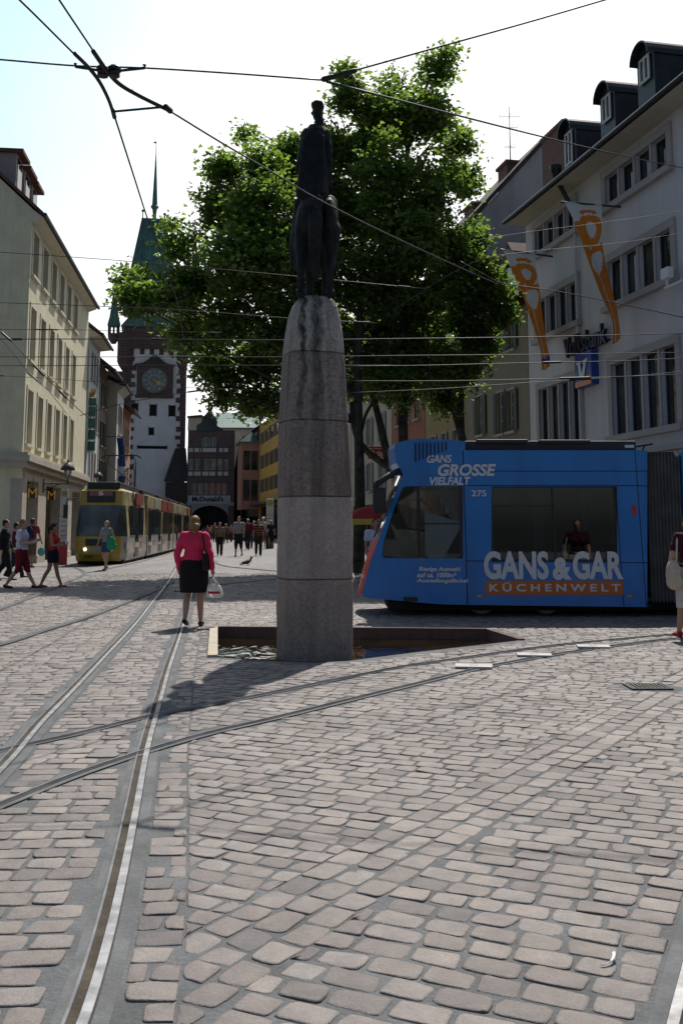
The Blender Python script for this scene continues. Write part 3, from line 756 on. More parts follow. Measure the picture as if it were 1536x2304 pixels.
def brick_mat(name, c1, c2, mortar, sc=1.0):
    m, nt, out = _nodes(name)
    b = N(nt, 'ShaderNodeBsdfPrincipled', Roughness=0.9)
    tc = N(nt, 'ShaderNodeTexCoord'); sp = N(nt, 'ShaderNodeSeparateXYZ'); nt.links.new(tc.outputs['Object'], sp.inputs[0])
    ad = N(nt, 'ShaderNodeMath', operation='ADD'); nt.links.new(sp.outputs[0], ad.inputs[0]); nt.links.new(sp.outputs[1], ad.inputs[1])
    cb = N(nt, 'ShaderNodeCombineXYZ'); nt.links.new(ad.outputs[0], cb.inputs[0]); nt.links.new(sp.outputs[2], cb.inputs[1])
    br = N(nt, 'ShaderNodeTexBrick', Scale=sc); br.inputs['Brick Width'].default_value = .26; br.inputs['Row Height'].default_value = .085; br.inputs['Mortar Size'].default_value = .012
    br.inputs['Color1'].default_value = rgb(c1); br.inputs['Color2'].default_value = rgb(c2); br.inputs['Mortar'].default_value = rgb(mortar)
    nt.links.new(cb.outputs[0], br.inputs['Vector']); nt.links.new(br.outputs[0], b.inputs['Base Color'])
    bp = N(nt, 'ShaderNodeBump', Strength=0.5, Distance=0.01); bp.invert = True; nt.links.new(br.outputs['Fac'], bp.inputs['Height']); nt.links.new(bp.outputs[0], b.inputs['Normal'])
    nt.links.new(b.outputs[0], out.inputs[0]); return m
M_brick = brick_mat('red_brick', (0.20, 0.075, 0.05), (0.14, 0.055, 0.04), (0.22, 0.18, 0.15))
M_ashlar = brick_mat('red_ashlar', (0.115, 0.078, 0.076), (0.085, 0.058, 0.058), (0.055, 0.042, 0.042), 0.22)

class House:
    def __init__(s, name, label, cat, P0, u, L, D, H, wall_mat, base=-0.6):
        s.u = Vector((u[0], u[1], 0)).normalized(); s.v = Vector((-s.u.y, s.u.x, 0)); s.P0 = Vector((P0[0], P0[1], 0))
        s.L, s.D, s.H, s.base, s.wm = L, D, H, base, wall_mat
        s.root = thing(name, label, cat, (P0[0], P0[1], 0), math.atan2(s.u.y, s.u.x))
        s.op = []
    def lp(s, px, py, y=0.0):                     # photo pixel -> (x, z) on the facade plane
        d = ray(px, py); P = s.P0 + s.v * y
        t = (P - CAMP).dot(s.v) / d.dot(s.v); q = CAMP + d * t
        return (q - s.P0).dot(s.u), q.z
    def lx(s, px, py=1190): return s.lp(px, py)[0]
    def lz(s, px, py): return s.lp(px, py)[1]
    def wall(s, ops, reveal=0.24, side_ops=(), gable=0.0, name='wall', extra=None):
        mb = MB(); L, D, H, b = s.L, s.D, s.H, s.base
        def face(W, ops, T, rev):
            xs = sorted({0, W} | {o[0] for o in ops} | {o[1] for o in ops}); zs = sorted({b, H} | {o[2] for o in ops} | {o[3] for o in ops})
            for i in range(len(xs) - 1):
                for j in range(len(zs) - 1):
                    cx, cz = (xs[i] + xs[i + 1]) / 2, (zs[j] + zs[j + 1]) / 2
                    if any(o[0] < cx < o[1] and o[2] < cz < o[3] for o in ops): continue
                    mb.quad(T(xs[i], 0, zs[j]), T(xs[i + 1], 0, zs[j]), T(xs[i + 1], 0, zs[j + 1]), T(xs[i], 0, zs[j + 1]))
            for x0, x1, z0, z1 in ops:
                for a, c in (((x0, z0), (x1, z0)), ((x1, z0), (x1, z1)), ((x1, z1), (x0, z1)), ((x0, z1), (x0, z0))):
                    mb.quad(T(a[0], 0, a[1]), T(a[0], rev, a[1]), T(c[0], rev, c[1]), T(c[0], 0, c[1]))
        face(L, ops, lambda x, y, z: (x, y, z), reveal)
        face(D, side_ops, lambda x, y, z: (y, D - x, z), 0.4)
        mb.quad((L, 0, b), (L, D, b), (L, D, H), (L, 0, H)); mb.quad((0, D, b), (L, D, b), (L, D, H), (0, D, H))
        if gable:
            for x in (0, L): mb.poly([(x, 0, H), (x, D, H), (x, D / 2, H + gable)])
        else: mb.quad((0, 0, H), (L, 0, H), (L, D, H), (0, D, H))
        if extra: extra(mb)
        return mb.build(name, s.wm, s.root, recalc=False)
    def window(s, x0, x1, z0, z1, fm=None, gm=None, surround=0.12, sm=None, sill=True, nx=2, nz=2, rec=0.13, shut=None, fw=0.06, name='window', proud=0.035, lab=None):
        fm = fm or M_wframe; mb = MB(); sm = sm or M_stonetrim
        if surround:
            w_ = surround
            mb.box(x0 - w_, x0, -proud, .02, z0, z1, 1); mb.box(x1, x1 + w_, -proud, .02, z0, z1, 1); mb.box(x0 - w_, x1 + w_, -proud - .003, .02, z1, z1 + w_, 1)
        if sill: mb.box(x0 - .16, x1 + .16, -.13, .03, z0 - .11, z0, 1)
        y0, y1 = rec, rec + .07
        mb.box(x0, x0 + fw, y0, y1, z0, z1); mb.box(x1 - fw, x1, y0, y1, z0, z1); mb.box(x0 + fw, x1 - fw, y0, y1, z0, z0 + fw); mb.box(x0 + fw, x1 - fw, y0, y1, z1 - fw, z1)
        for i in range(1, nx):
            x = x0 + (x1 - x0) * i / nx; mb.box(x - fw * .5, x + fw * .5, y0 + .005, y1 - .005, z0 + fw, z1 - fw)
        for i in range(1, nz):
            z = z0 + (z1 - z0) * (i / nz if nz != 2 else .68); mb.box(x0 + fw, x1 - fw, y0 + .012, y1 - .012, z - fw * .4, z + fw * .4)
        o = mb.build(name, [fm, sm], s.root, recalc=False)
        g = MB(); g.box(x0 + .01, x1 - .01, y1 - .025, y1 - .015, z0 + .01, z1 - .01)
        p = g.build('pane', gm or (M_glass if RND.random() < .65 else M_glass2), o, recalc=False)
        p.rotation_euler = (0, 0, 0)
        if shut:
            for sx_ in (-1, 1):
                w_ = (x1 - x0) * .5; m2 = MB(); a = x0 - w_ - .04 if sx_ < 0 else x1 + .04
                m2.box(a, a + w_, -.075, -.038, z0, z1)
                for k in range(int((z1 - z0) / .12)): m2.box(a + .06, a + w_ - .06, -.085, -.074, z0 + .06 + k * .12, z0 + .12 + k * .12)
                m2.build('shutter', shut, o, recalc=False)
        return o
    def part(s, name, mb, mats, **k): return mb.build(name, mats, s.root, **k)
    def roof(s, rh, oh=0.6, mt=None, side=0.25, gutter=True, th=0.16, soffit=None):
        mt = mt or M_roof; L, D, H = s.L, s.D, s.H; sl = rh / (D / 2); mb = MB()
        ze = H - sl * oh + .12
        A = [(-side, -oh, ze), (L + side, -oh, ze), (L + side, D / 2, H + rh + .12), (-side, D / 2, H + rh + .12)]
        B = [(-side, D + oh, ze), (L + side, D + oh, ze), (L + side, D / 2, H + rh + .12), (-side, D / 2, H + rh + .12)]
        mb.prism(A, (0, 0, th)); mb.prism(B[::-1], (0, 0, th))
        o = s.part('roof', mb, mt)
        if gutter:
            g = MB(); g.tube([(-side, -oh - .06, ze + .06), (L + side, -oh - .06, ze + .06)], .085, 8); g.build('gutter', M_zinc, o)
        if soffit:
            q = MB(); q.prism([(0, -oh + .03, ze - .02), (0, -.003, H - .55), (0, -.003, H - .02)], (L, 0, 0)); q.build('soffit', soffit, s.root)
        return o

# ---------------- left: beige corner house with an arcade
UL = (-0.118, 1.0)
M_beige = mat('beige_render', (0.68, 0.64, 0.46), rough=0.9, var=0.10, scale=1.2, bump=0.25, bscale=35, streak=0.12)
M_beigetrim = mat('beige_trim', (0.64, 0.60, 0.47), rough=0.85, var=0.08, scale=2)
M_dormer = mat('dormer_grey', (0.30, 0.28, 0.27), rough=.8, var=.1)
M_arcade = mat('arcade_stone', (0.46, 0.41, 0.35), rough=0.85, var=0.15, scale=1.5, bump=0.2, bscale=25)
PL = PY(48, 1100, 40.0)
h = House('corner_house', 'beige rendered corner house with tall grey windows above a stone arcade', 'house', (PL.x, PL.y), UL, 17.6, 13, 14.95, M_beige)
cols = [(75, 87), (96, 108), (116, 127), (134, 145), (149, 160), (164.5, 174)]
xsL = [(h.lx(a, 560 + i * 40), h.lx(b_, 560 + i * 40)) for i, (a, b_) in enumerate(cols)]
pitch_ = (xsL[5][0] - xsL[0][0]) / 5; x00 = xsL[0][0]; ww = 1.15
rowsL = [(h.lz(75, 621), h.lz(75, 517)), (h.lz(68, 811), h.lz(68, 686)), (h.lz(59, 998), h.lz(59, 872))]
cz = h.lz(48, 1020)
opL = [(x00 + pitch_ * i, x00 + pitch_ * i + ww, a, b_) for a, b_ in rowsL for i in range(6)]
arc = [(0.9, h.lx(81), -.6, 3.55), (h.lx(99), h.lx(132), -.6, 3.55), (h.lx(158), h.lx(176), -.6, 3.55)]
side_arc = [(13 - 3.6, 13 - 1.0, -.6, 3.55)]
h.wall(opL + arc, reveal=0.3, side_ops=side_arc, gable=6.0)
for (x0, x1, z0, z1) in opL:
    o = h.window(x0, x1, z0, z1, fm=M_wbl, gm=M_glass, surround=0.16, sm=M_beigetrim, nx=2, nz=2, rec=0.16, fw=.05)
h.roof(6.0, oh=0.5, mt=M_roofred, soffit=M_beigetrim, side=0.12)
mb = MB()
mb.box(-.25, h.L, -.22, .0, cz - .55, cz - .30); mb.box(-.32, h.L, -.36, .0, cz - .30, cz - .06); mb.box(-.28, h.L, -.28, .0, cz - .06, cz + .06)
mb.box(-.25, -.003, 0, h.D, cz - .55, cz - .30); mb.box(-.32, -.003, 0, h.D, cz - .30, cz - .06); mb.box(-.28, -.003, 0, h.D, cz - .06, cz + .06)
h.part('cornice', mb, M_arcade)
for i, (a, b_) in enumerate(((0, .9), (h.lx(81), h.lx(99)), (h.lx(132), h.lx(158)), (h.lx(176), h.L))):
    mb = MB(); mb.box(a - .02, b_ + .02, -.06, .42, -.6, 3.55); mb.box(a - .02, b_ + .02, -.10, -.06, -.6, .35)
    h.part('pillar', mb, M_arcade, bevel=0.02)
mb = MB(); mb.box(.4, h.L - .3, -.045, .0, 3.55, cz - .55); h.part('lintel_band', mb, M_arcade)
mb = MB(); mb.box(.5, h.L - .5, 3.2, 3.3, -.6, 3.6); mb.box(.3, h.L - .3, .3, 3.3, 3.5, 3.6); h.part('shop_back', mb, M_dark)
M_yel = mat('yellow_panel', (0.62, 0.36, 0.03), rough=0.5, var=0.15)
M_lit = mat('lit_shop_panel', (0.6, 0.36, 0.06), rough=0.5, var=0.1, emit=((1.0, 0.62, 0.15), 0.06))
M_Mred = mat('sign_red', (0.35, 0.03, 0.025), rough=0.45, var=0.1)
for a, b_ in ((h.lx(52), h.lx(68)), (h.lx(103), h.lx(122))):
    mb = MB(); mb.box(a, b_, 3.0, 3.06, 1.9, 3.2); h.part('shop_sign_panel', mb, M_lit)
mb = MB(); mb.box(.95, h.lx(81) - .1, 2.1, 2.14, 0, 3.3); mb.box(h.lx(99) + .1, h.lx(132) - .1, 2.1, 2.14, 0, 3.3); h.part('shop_glazing', mb, M_glass)
# dormers on the roof slope
for px, py in ((52, 363), (69, 399), (85, 432)):
    x1, z1 = h.lp(px, py, 1.0); x0 = x1 - 1.25
    mb = MB(); mb.box(x0, x1, 1.0, 4.2, z1 - 3.6, z1 - .1); mb.box(x0 - .15, x1 + .18, .7, 4.4, z1 - .1, z1 + .06, 1)
    o = h.part('dormer', mb, [M_dormer, M_roofred])
    g = MB(); g.box(x0 + .2, x1 - .2, .97, 1.02, z1 - 1.6, z1 - .25); g.build('window', M_glass, o)
pl_ = PY(153, 1060, 41.5)
def wall_lantern(px, py, Y, arm, label):
    p = PY(px, py, Y); t = thing('wall_lantern', label, 'lantern', p, 0, 'black lanterns on the left house fronts')
    mb = MB(); mb.tube([(-arm, 0, -.42), (0, 0, -.42)], .035, 8); mb.tube([(-arm, 0, -.7), (-arm * .35, 0, -.45)], .022, 6); mb.tube([(0, 0, -.46), (0, 0, -.2)], .03, 8); mb.box(-arm - .03, -arm, -.1, .1, -.8, -.2)
    mb.build('bracket', M_iron, t)
    g = MB(); g.lathe([(.10, -.2), (.17, .15), (.17, .17)], (0, 0, 0), 6); g.build('lamp_glass', glass_tint('lantern_glass', (.6, .6, .55)), t)
    r = MB(); r.lathe([(.30, .16), (.31, .20), (.25, .33), (.12, .45), (.05, .50), (.04, .6), (.01, .64)], (0, 0, 0), 14); r.build('lamp_hood', M_iron, t, autosmooth=40)
wall_lantern(153, 1066, 42.0, 1.0, 'black street lantern on a bracket in front of the arcade beside the yellow tram')
wall_lantern(221, 1080, 60.0, .8, 'small black street lantern above the roof of the yellow tram')
# arch-shaped yellow M signs hanging in the arcade
for px, py, lab in ((74, 1107, 'yellow M sign hanging in the first bay of the arcade'), (117, 1112, 'yellow M sign hanging in the second bay of the arcade')):
    x, z = h.lp(px, py, -0.14); p = h.P0 + h.u * x + h.v * -.14
    t = thing('hanging_sign', lab, 'sign', (p.x, p.y, z), 0, 'yellow M signs in the arcade')
    mb = MB(); mb.box(-.2, .2, .0, .04, -.27, .17); mb.tube([(0, .02, .17), (0, .02, .6)], .012, 6); mb.build('board', M_roofred, t)
    text_mesh('M', M_lit, t, 'emblem', -.18, .18, -.26, .16, -.01, .02, off=-.005)

# ---------------- left row behind it
def simple_house(name, label, P0, u, L, D, H, wm, rows, ncol, roofm, rh=4.0, fm=None, sm=None, surround=.1, wfrac=.42, shut=None, oh=.5, soffit=None, base=-.6, x_in=0.6, nx=2, sill=True, gable=True, shop=True):
    h = House(name, label, 'house', P0, u, L, D, H, wm, base)
    cw = (L - 2 * x_in) / ncol; ops = []
    for z0, z1 in rows:
        for i in range(ncol):
            c = x_in + cw * (i + .5); ops.append((c - cw * wfrac / 2 * 1.0, c + cw * wfrac / 2, z0, z1))
    sh = [(x_in, L - x_in, base, 3.1)] if shop else []
    h.wall(ops + sh, gable=rh if gable else 0)
    for o in ops: h.window(*o, fm=fm, sm=sm, surround=surround, shut=shut, nx=nx, sill=sill)
    if shop:
        mb = MB(); mb.box(x_in, L - x_in, .3, .34, base, 3.1); h.part('shop_window', mb, M_glass)
        for i in range(ncol + 1): mb = MB(); x = x_in + (L - 2 * x_in) * i / ncol; mb.box(x - .05, x + .05, .2, .29, base, 3.1); h.part('shop_mullion', mb, M_wdark)
    if rh: h.roof(rh, oh=oh, mt=roofm, soffit=soffit)
    return h
def Lpt(Y): return (PL.x - .118 * (Y - 40), Y)
M_bluegrey = mat('pale_blue_render', (0.50, 0.56, 0.58), rough=0.9, var=0.08, streak=0.15)
M_brownwall = mat('dark_brown_render', (0.20, 0.15, 0.10), rough=0.9, var=0.2)
M_cream = mat('cream_render', (0.50, 0.46, 0.36), rough=0.9, var=0.08, streak=0.1)
M_white = mat('white_render', (0.66, 0.68, 0.68), rough=0.9, var=0.06, streak=0.12)
M_orange = mat('orange_render', (0.42, 0.20, 0.12), rough=0.9, var=0.1)
M_bshut = mat('dark_green_shutter', (0.03, 0.05, 0.045), rough=0.6, var=0.2)
h2 = simple_house('town_house', 'narrow pale blue house right after the beige corner house', Lpt(58.3), UL, 5.0, 11, 13.6, M_bluegrey, [(4.4, 6.2), (7.6, 9.4), (10.7, 12.3)], 3, M_roof, rh=4.5, fm=M_wdark, oh=.7, soffit=M_cream, wfrac=.4)
for k in range(3):
    mb = MB(); y0 = 1.0 + k * .9; mb.box(.6 + k * 1.5, 1.7 + k * 1.5, y0, y0 + 1.3, h2.H + 1.0 + k * .1, h2.H + 3.2 - k * .2); mb.box(.45 + k * 1.5, 1.85 + k * 1.5, y0 - .2, y0 + 1.5, h2.H + 3.2 - k * .2, h2.H + 3.36 - k * .2)
    h2.part('dormer', mb, M_roof)
h3 = simple_house('town_house', 'dark brown house front with green shutters between pale blue and cream houses', Lpt(63.4), UL, 4.2, 10, 12.4, M_brownwall, [(4.4, 6.0), (7.0, 8.6), (9.6, 11.2)], 2, M_roof, rh=4.0, fm=M_wframe, oh=.9, shut=M_bshut, wfrac=.3)
P4 = PY(262, 1000, 67.9)
h4 = simple_house('town_house', 'white fronted house with cream side wall and a long blue flag', (P4.x, P4.y), UL, 4.0, 9, 11.6, M_white, [(4.6, 6.4), (8.2, 10.2)], 3, M_roof, rh=2.2, fm=mat('blue_frame', (.08, .2, .34), var=.1), oh=.5, soffit=M_cream, wfrac=.45, surround=.06)
mb = MB(); mb.box(-.012, -.004, 0, 9, -.6, 11.55); mb.poly([(-.008, 0, 11.6), (-.008, 9, 11.6), (-.008, 4.5, 13.8)]); h4.part('side_wall', mb, M_cream)
P5 = PY(277, 1000, 72.2)
h5 = simple_house('town_house', 'orange and brown house at the far end of the left row', (P5.x, P5.y), UL, 5.5, 9, 10.6, M_orange, [(4.6, 6.2), (7.6, 9.2)], 3, M_roofred, rh=3, oh=.7)
# tall green hanging sign with a golden crown
t = thing('hanging_sign', 'tall green plated shop sign under a golden crown, on the pale blue house', 'sign', PY(201, 1010, 58.8))
zt = lambda py: PY(201, py, 58.8).z - t.location.z
M_green = mat('sign_green', (0.03, 0.11, 0.085), rough=0.5, var=0.15); M_gold = mat('gold_leaf', (0.45, 0.30, 0.05), rough=0.4, metal=0.6, var=0.1)
M_paleg = mat('sign_pale_green', (0.30, 0.42, 0.36), rough=0.5, var=0.1)
mb = MB()
for k, (a, b_) in enumerate(((912, 896), (936, 916), (962, 942), (988, 968), (1014, 993))):
    mb = MB(); mb.box(-.34, .34, -.06, .06, zt(a), zt(b_)); mb.box(-.27, .27, -.066, -.06, zt(a) + .08, zt(b_) - .08, 1)
    mb.box(-.3, .3, -.05, .05, zt(a) - .08, zt(a) - .02, 2); mb.build('sign_plate', [M_green, M_copper, M_paleg], t)
mb = MB(); mb.lathe([(.17, 0), (.2, .1), (.22, .22)], (0, 0, zt(893)), 10)
for k in range(6): a_ = k * math.pi / 3; mb.tube([(.2 * math.cos(a_), .2 * math.sin(a_), zt(890) + .1), (.27 * math.cos(a_), .27 * math.sin(a_), zt(874))], [.06, .025], 6)
mb.build('crown', M_gold, t); mb = MB(); mb.tube([(0, 0, zt(1014)), (0, 0, zt(890))], .03, 6); mb.tube([(0, 0, zt(905)), (-.55, .2, zt(905))], .03, 6); mb.build('rod', M_iron, t)
M_blue = mat('flag_blue', (0.03, 0.09, 0.30), rough=0.8, var=0.15)
t = thing('flag', 'long blue flag hanging on the white house front', 'flag', PY(262, 1085, 67.4))
za = PY(262, 985, 67.4).z - t.location.z; mb = MB(); n_ = 12
for i in range(n_):
    a0, a1 = i / n_, (i + 1) / n_
    f_ = lambda a: (.16 + .2 * math.sin(a * 2.5), .12 * math.sin(a * 9), za * (1 - a) - .9 * a)
    p, q = f_(a0), f_(a1); mb.quad((p[0] - .22, p[1], p[2]), (p[0] + .25, -p[1], p[2]), (q[0] + .25, -q[1], q[2]), (q[0] - .22, q[1], q[2]), 1 if i in (6, 7) else 0)
o = mb.build('cloth', [M_blue, M_white], t, smooth=True); md = o.modifiers.new('t', 'SOLIDIFY'); md.thickness = .01
mb = MB(); mb.tube([(-.8, 0, za + .1), (.5, 0, za + .05)], .03, 6); mb.build('flag_pole', M_iron, t)

# ---------------- clock tower gate
TY = 135.0; ts = FPX / TY
TX = PY(346, 1100, TY).x; TB = 0.5
M_tower = mat('tower_white_render', (0.58, 0.60, 0.605), rough=0.9, var=0.10, scale=.35, streak=0.05)
tower = thing('clock_tower', 'white clock tower gate with red quoins and a steep green roof', 'tower', (TX, TY, 0), rad(10.5))
def tx(px): return PY(px, 900, TY).x - TX
def tz(py): return PY(350, py, TY).z
def tpart(name, mb, m_, **k): return mb.build(name, m_, tower, **k)
xl, xr = tx(285), tx(416); wd = xr - xl; zc = tz(786)
# shaft with real openings
H_ = House.__new__(House); H_.u = Vector((1, 0, 0)); H_.v = Vector((0, 1, 0)); H_.P0 = Vector((TX, TY, 0)); H_.L, H_.D, H_.H, H_.base, H_.wm, H_.root = wd, wd, zc, -.5, M_tower, tower
ops = [(tx(a) - xl, tx(b_) - xl, tz(c), tz(d)) for a, b_, c, d in ((298, 311, 934, 908), (339, 352, 936, 910), (381, 393.5, 936, 911), (338, 347, 979, 962), (314, 377, 1010, 1003))]
o = H_.wall(ops, reveal=0.35); o.location.x = xl
for a, b_, c, d in ops:
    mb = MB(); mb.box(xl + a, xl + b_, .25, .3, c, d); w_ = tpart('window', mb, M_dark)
    mb = MB(); mb.box(xl + a - .12, xl + a, -.03, .2, c - .1, d + .1); mb.box(xl + b_, xl + b_ + .12, -.03, .2, c - .1, d + .1); mb.build('window_frame', M_ashlar, w_)
rt = random.Random(4)
for side in (0, 1):
    mb = MB(); z = -.5; k = 0
    while z < zc - 1.0:
        hh = rt.uniform(.5, .75); w_ = rt.uniform(.55, .8) if k % 2 else rt.uniform(.95, 1.35)
        if side == 0: mb.box(xl - .12, xl + w_, -.09, .8, z, z + hh - .03)
        else: mb.box(xr - w_, xr + .12, -.09, .8, z, z + hh - .03)
        z += hh; k += 1
    tpart('quoins', mb, M_ashlar)
# battlement band and overhanging top storey
mb = MB(); mb.box(xl - .5, xr + .5, -.5, wd + .5, zc, tz(738)); tpart('top_storey', mb, M_ashlar)
mb = MB()
for k in range(5): a = tx(303 + k * 21.5); mb.box(a, a + .62, -.09, .0, tz(798), zc - .003)
mb.box(tx(301), tx(402), -.06, 0, tz(808), tz(799))
tpart('battlement_frieze', mb, M_white)
for k in range(4): mb = MB(); a = tx(312.5 + k * 21.5); mb.box(a, a + .66, -.05, .0, tz(798), zc - .003); tpart('frieze_gap', mb, M_ashlar)
for px, wpx in ((282, 19), (407, 14)):
    mb = MB(); r_ = wpx / ts; mb.lathe([(r_ * .3, tz(838)), (r_ * .8, tz(824)), (r_, tz(815)), (r_, tz(762)), (r_ * 1.1, tz(760)), (r_ * 1.1, tz(752))], (tx(px), .4, 0), 16); tpart('bartizan', mb, M_ashlar, autosmooth=40)
# skirt roof, white attic, main roof
mb = MB(); z0, z1 = tz(738), tz(712)
a = [(xl - .9, -.9), (xr + .9, -.9), (xr + .9, wd + .9), (xl - .9, wd + .9)]; b_ = [(xl + .2, .3), (xr - .2, .3), (xr - .2, wd - .3), (xl + .2, wd - .3)]
for i in range(4): j = (i + 1) % 4; mb.quad((*a[i], z0), (*a[j], z0), (*b_[j], z1), (*b_[i], z1))
mb.poly([(*p, z0) for p in a]); tpart('skirt_roof', mb, M_copper)
mb = MB(); mb.box(xl + .25, xr - .25, .35, wd - .35, z1 - .3, tz(684)); tpart('attic', mb, M_tower)
mb = MB(); cxp = 337; z0, z1 = tz(690), tz(479)
w0, w1 = (66 / ts), (27.5 / ts); cx_, cy_ = tx(cxp), wd / 2
n_ = 9
def corner(w_, z): return [(cx_ - w_, cy_ - w_ * .8, z), (cx_ + w_, cy_ - w_ * .8, z), (cx_ + w_, cy_ + w_ * .8, z), (cx_ - w_, cy_ + w_ * .8, z)]
A, B = corner(w0, z0), corner(w1, z1)
for i in range(4): j = (i + 1) % 4; mb.quad(A[i], A[j], B[j], B[i])
mb.poly(B); mb.poly(A[::-1])
for i in range(4):
    j = (i + 1) % 4
    for k in range(13):
        t_ = k / 12; p = Vector(A[i]).lerp(Vector(A[j]), t_); q = Vector(B[i]).lerp(Vector(B[j]), t_); mb.tube([p, q], .06, 5)
o = tpart('main_roof', mb, M_copper)
for px, py in ((311, 466), (361, 471)):
    mb = MB(); p = (tx(px), cy_ - w1 * .8, z1 - .1); mb.tube([p, (p[0], p[1], tz(py))], .07, 6); mb.ell((p[0], p[1], tz(py) + .2), .22); mb.build('finial', M_copper, o)
mb = MB(); c = (tx(337.5), cy_, 0)
mb.lathe([(.30, z1 - .1), (.26, tz(462)), (.34, tz(452)), (.62, tz(446)), (.40, tz(441)), (.36, tz(430)), (.20, tz(375)), (.05, tz(322)), (.03, tz(296))], c, 10); mb.prism([(c[0], c[1], tz(300)), (c[0] - .5, c[1], tz(297)), (c[0], c[1], tz(294))], (0, .04, 0))
tpart('spire', mb, M_copper)
# open corner turrets
for px, y_ in ((254, .6), (419, .6)):
    tr = 13 / ts; cx2 = tx(px); mb = MB()
    mb.lathe([(tr * .4, tz(775)), (tr * .9, tz(765)), (tr, tz(757)), (tr, tz(753))], (cx2, y_, 0), 10)
    for k in range(8): a_ = k * math.pi / 4; mb.tube([(cx2 + tr * .88 * math.cos(a_), y_ + tr * .88 * math.sin(a_), tz(755)), (cx2 + tr * .88 * math.cos(a_), y_ + tr * .88 * math.sin(a_), tz(735))], .11, 6)
    o = tpart('corner_turret', mb, M_ashlar)
    mb = MB(); mb.lathe([(tr * 1.12, tz(736)), (tr * 1.1, tz(730)), (tr * .8, tz(715)), (tr * .5, tz(685)), (tr * .06, tz(626)), (.03, tz(618))], (cx2, y_, 0), 10); mb.ell((cx2, y_, tz(620)), .2); mb.build('turret_roof', M_copper, o)
# clock
M_clock = mat('clock_face_blue', (0.13, 0.17, 0.17), rough=0.5, var=0.3, scale=2.5)
fr = MB(); fr.box(tx(308), tx(388), -.35, 0, tz(893), tz(822)); fr.box(tx(305), tx(390), -.45, 0, tz(896), tz(889)); clk = tpart('clock_frame', fr, M_ashlar, bevel=.05)
mb = MB(); R_ = 28.5 / ts; cc = (tx(347), -.36, tz(857)); Mx = Matrix.Rotation(rad(90), 4, 'X')
mb.lathe([(R_, 0), (R_, .12), (R_ * .93, .14), (R_ * .9, .10)], cc, 40, 0, Mx); mb.build('clock_face', M_clock, clk, autosmooth=30)
M_clkpale = mat('clock_pale_ring', (0.38, 0.42, 0.38), rough=0.5, var=0.15)
mb = MB()
for k in range(12):
    a_ = k * math.pi / 6; w_ = .10 if k % 3 else .15
    for dx in (-.1, .05) if k % 2 else (-.04,):
        Mr = Matrix.Translation(Vector(cc) + Vector((0, -.15, 0))) @ Matrix.Rotation(a_, 4, 'Y'); mb.box(dx, dx + .08, -.012, .012, R_ * .66, R_ * .88, 0, Mr)
    Mr = Matrix.Translation(Vector(cc) + Vector((R_ * .45 * math.sin(a_), -.15, R_ * .45 * math.cos(a_)))); mb.ell((0, 0, 0), (.11, .02, .11), 8, 6, 0, None)
    nv_ = 2 + 5 * 8
    for q in range(len(mb.v) - nv_, len(mb.v)): p = Mr @ Vector(mb.v[q]); mb.v[q] = tuple(p)
mb.build('hour_marks', M_clkpale, clk)
mb = MB()
for a_, L_, w_ in ((rad(112), R_ * .86, .07), (rad(128), R_ * .58, .11)):
    Mr = Matrix.Translation(Vector(cc) + Vector((0, -.2, 0))) @ Matrix.Rotation(a_, 4, 'Y'); mb.box(-w_, w_, -.015, .015, -.3, L_, 0, Mr)
mb.build('clock_hands', mat('bright_gold', (0.62, 0.36, 0.08), rough=.4, metal=.3, var=.1), clk)
mb = MB(); pts = []
for k in range(17): t_ = k / 16 * 2 - 1; pts.append((tx(347) + t_ * 45 / ts, -.5, tz(822) + 21 / ts * (math.exp(-(t_ * 2.4) ** 2)) + .08))
mb.prism([(tx(302), -.5, tz(823))] + pts + [(tx(392), -.5, tz(823))], (0, .5, 0)); tpart('clock_pediment', mb, M_roof)
mb = MB(); mb.box(tx(240), tx(287), -.2, 5, -.5, tz(838)); tpart('gate_annexe', mb, M_ashlar)
mb = MB(); mb.prism([(tx(372), -2.4, tz(1085)), (tx(426), -2.4, tz(1085)), (tx(420), -.2, tz(1008)), (tx(396), -.2, tz(1008))], (0, .35, 0)); mb.box(tx(376), tx(424), -2.3, -.1, -.5, tz(1086)); tpart('lean_to', mb, M_roof)

# ---------------- half-timbered house with the arch
MY = 133.0; h6 = House('arch_house', 'dark half-timbered house over a wide arch, with McDonald\'s letters above', 'house', (PY(421, 1100, MY).x, MY), (1, 0), 8, 9, 14, mat('dark_timber_wall', (0.10, 0.075, 0.065), rough=.85, var=.2))
fx = lambda px: h6.lp(px, 1100)[0]
fz = lambda py: h6.lp(470, py)[1]
h6.L = fx(527); h6.H = fz(968)
ops = [(fx(452) , fx(468), fz(1004), fz(984)), (fx(470), fx(485), fz(1004), fz(984)), (fx(423), fx(433), fz(1057), fz(1033)), (fx(435), fx(448), fz(1057), fz(1033)), (fx(457), fx(469), fz(1057), fz(1033)), (fx(471), fx(484), fz(1057), fz(1033)), (fx(489), fx(499), fz(1057), fz(1033)), (fx(502), fx(512), fz(1057), fz(1033))]
ops += [(fx(431 + k * 13.5), fx(442 + k * 13.5), fz(1112), fz(1088)) for k in range(6)]
arx0, arx1, arz = fx(432), fx(514), fz(1138)
h6.wall(ops + [(arx0, arx1, -.6, arz)], reveal=.3)
mb = MB(); pts = [(arx0, 0, arz)]                  # spandrel that rounds the opening into an arch
mb2 = MB(); n_ = 20; cxa = (arx0 + arx1) / 2; ra = (arx1 - arx0) / 2; zs_ = fz(1165)
for sgn in (-1, 1):
    P_ = [(cxa + sgn * ra, -.02, arz)] + [(cxa + sgn * ra * math.cos(math.pi / 2 * k / n_), -.02, zs_ + (arz - zs_) * math.sin(math.pi / 2 * k / n_)) for k in range(n_ + 1)]
    mb.prism(P_, (0, .6, 0))
